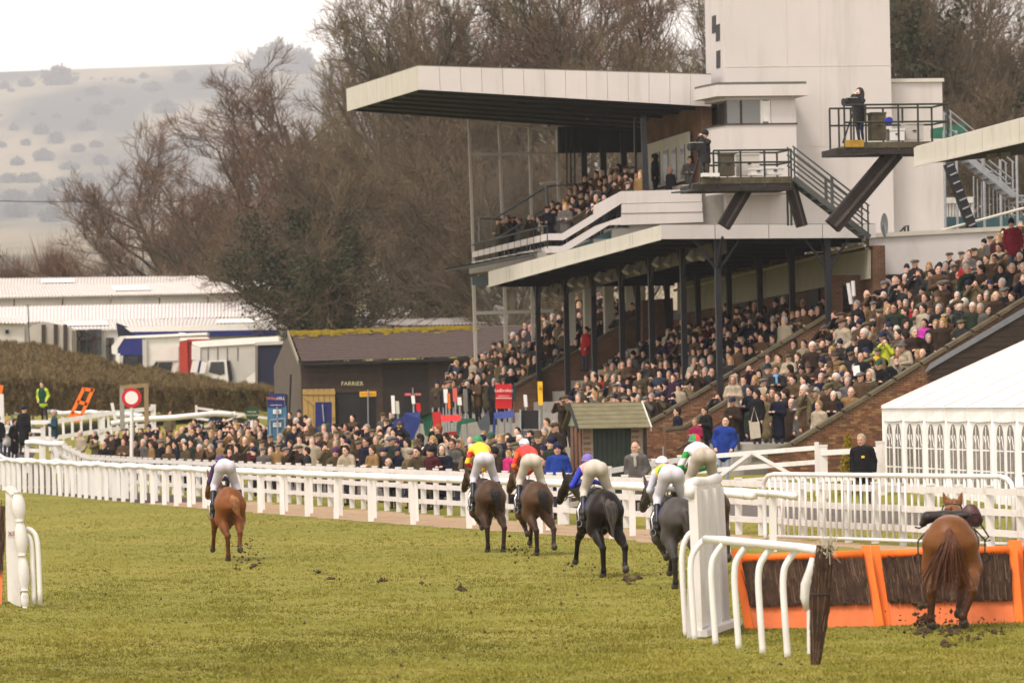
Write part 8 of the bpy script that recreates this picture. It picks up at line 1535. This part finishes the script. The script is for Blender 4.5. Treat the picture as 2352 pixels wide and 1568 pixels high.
CAND = [c for c in CAND if not (c[3] in ('lawn', 'lawn2') and ((922 < c[1] < 1140 and c[2] < 1002) or (1130 < c[1] < 1245 and c[2] < 990) or (718 < c[1] < 768 and c[2] < 985) or (608 < c[1] < 664 and c[2] < 1000) or (820 < c[1] < 870 and c[2] < 975)))]; CAND.sort(key=lambda c: c[0][1]); IND_MAX = 300 - N_IND
pref = [c for c in CAND if c[3] in ('lawn', 'R')]; rest = [c for c in CAND if c[3] not in ('lawn', 'R')]; ind = pref[:IND_MAX]; rest = pref[IND_MAX:] + rest
GRP = {'lawn': 'racegoers along the white fence', 'R': 'racegoers on the open terrace'}
for (q, x, y, kd, wh) in ind:
    atf = kd == 'lawn' and q[0] < fence_x(q[1]) + 1.1; ps = 'lean' if atf and random.random() < .6 else random.choices(POSES[:4] + ('read',), (5, 4, 2, 1.3, 2))[0]
    w2 = ('at fence ' if atf else 'in crowd ') + wh if kd == 'lawn' else wh
    person(q, yface(), ps, where=w2, group=GRP[kd], scale=random.gauss(1.04, .05), wide=random.uniform(.95, 1.12), long=random.random() < .35)
# everyone farther off: one mass
def far_crowd():
    base = {}
    for ps in ('pocket', 'bino', 'fold'):
        pr, hd = skeleton(ps); pr = [p for p in pr if max(p[0][2], p[1][2]) > .95 or p[4] == 1] ; pc, _ = skeleton(ps, .012, True); V, Q, lab = sdf_body(pr + pc, .047, .04)
        for hk in ('short', 'flat cap', 'beanie', 'long', 'fringe'):
            me = HM[hk]; n = len(me.vertices); hv = np.zeros(n * 3, np.float32); me.vertices.foreach_get('co', hv); hv = hv.reshape(-1, 3) + hd; fq = np.zeros(len(me.polygons) * 4, np.int32); me.polygons.foreach_get('vertices', fq); base[ps, hk] = (V, Q, lab, hv, fq.reshape(-1, 4))
    Vs, Qs, Cs = [], [], []; nv = 0; hc = {'short': [(.022, .014, .009), (.24, .22, .2), (.46, .43, .4), (.055, .03, .015), (.05, .03, .02)], 'flat cap': [(.085, .075, .042), (.11, .105, .1), (.075, .048, .026)], 'beanie': [(.01, .01, .012), (.012, .014, .04)], 'long': [(.3, .19, .075), (.018, .011, .008)], 'fringe': [(.22, .2, .18)]}
    for (q, x, y, kd, wh) in rest:
        ps = random.choice(('pocket', 'pocket', 'fold', 'bino')); hk = random.choices(list(hc), (7, 3.5, 2, 2, .8))[0]; V, Q, lab, hv, fq = base[ps, hk]; th = yface(); s = random.gauss(1.04, .04); c, sn = math.cos(th), math.sin(th); M = np.array([[c, -sn, 0], [sn, c, 0], [0, 0, 1]]) * s
        coat = np.array(pick(COATS)[1]); skin = np.array(random.choice([(.60, .36, .26), (.55, .32, .23), (.50, .28, .20), (.64, .40, .30)])); tr = np.array((.025, .022, .024)); pal = np.array([skin, tr, tr, coat])
        Vs += [V @ M.T + q, hv @ M.T + q]; Qs += [Q + nv, fq + nv + len(V)]; nv += len(V) + len(hv); Cs += [pal[lab], np.tile(np.array(random.choice(hc[hk])), (len(fq), 1))]
    V, Q, C = np.concatenate(Vs), np.concatenate(Qs), np.concatenate(Cs); me = mesh_np('crowd', V, Q, [attr_mat('crowd_cloth')], smooth=True)
    at = me.color_attributes.new('Col', 'FLOAT_COLOR', 'CORNER'); col = np.ones((len(me.loops), 4), np.float32); col[:, :3] = np.repeat(C, 4, 0); at.data.foreach_set('color', col.ravel())
    link('crowd', me, kind='stuff', label='dense crowd of racegoers under the canopy, on the upper deck and behind the fence', cat='crowd')
far_crowd()
print('PEOPLE', N_IND, len(CAND), len(rest))
# ================================================================== the air
def haze():
    mb = MB(); mb.box((0, 6900, 398.5), (6200, 7010, 400)); 
    m = bpy.data.materials.new('haze'); m.use_nodes = True; t = m.node_tree; t.nodes.clear()
    o = t.nodes.new('ShaderNodeOutputMaterial'); v = t.nodes.new('ShaderNodeVolumePrincipled'); v.inputs['Color'].default_value = (0.92, 0.945, 0.99, 1); v.inputs['Density'].default_value = HAZE_D; v.inputs['Anisotropy'].default_value = 0.0
    t.links.new(v.outputs[0], o.inputs['Volume'])
    mb.build('haze', m, kind='stuff')
HAZE_D = 0.00009
haze()
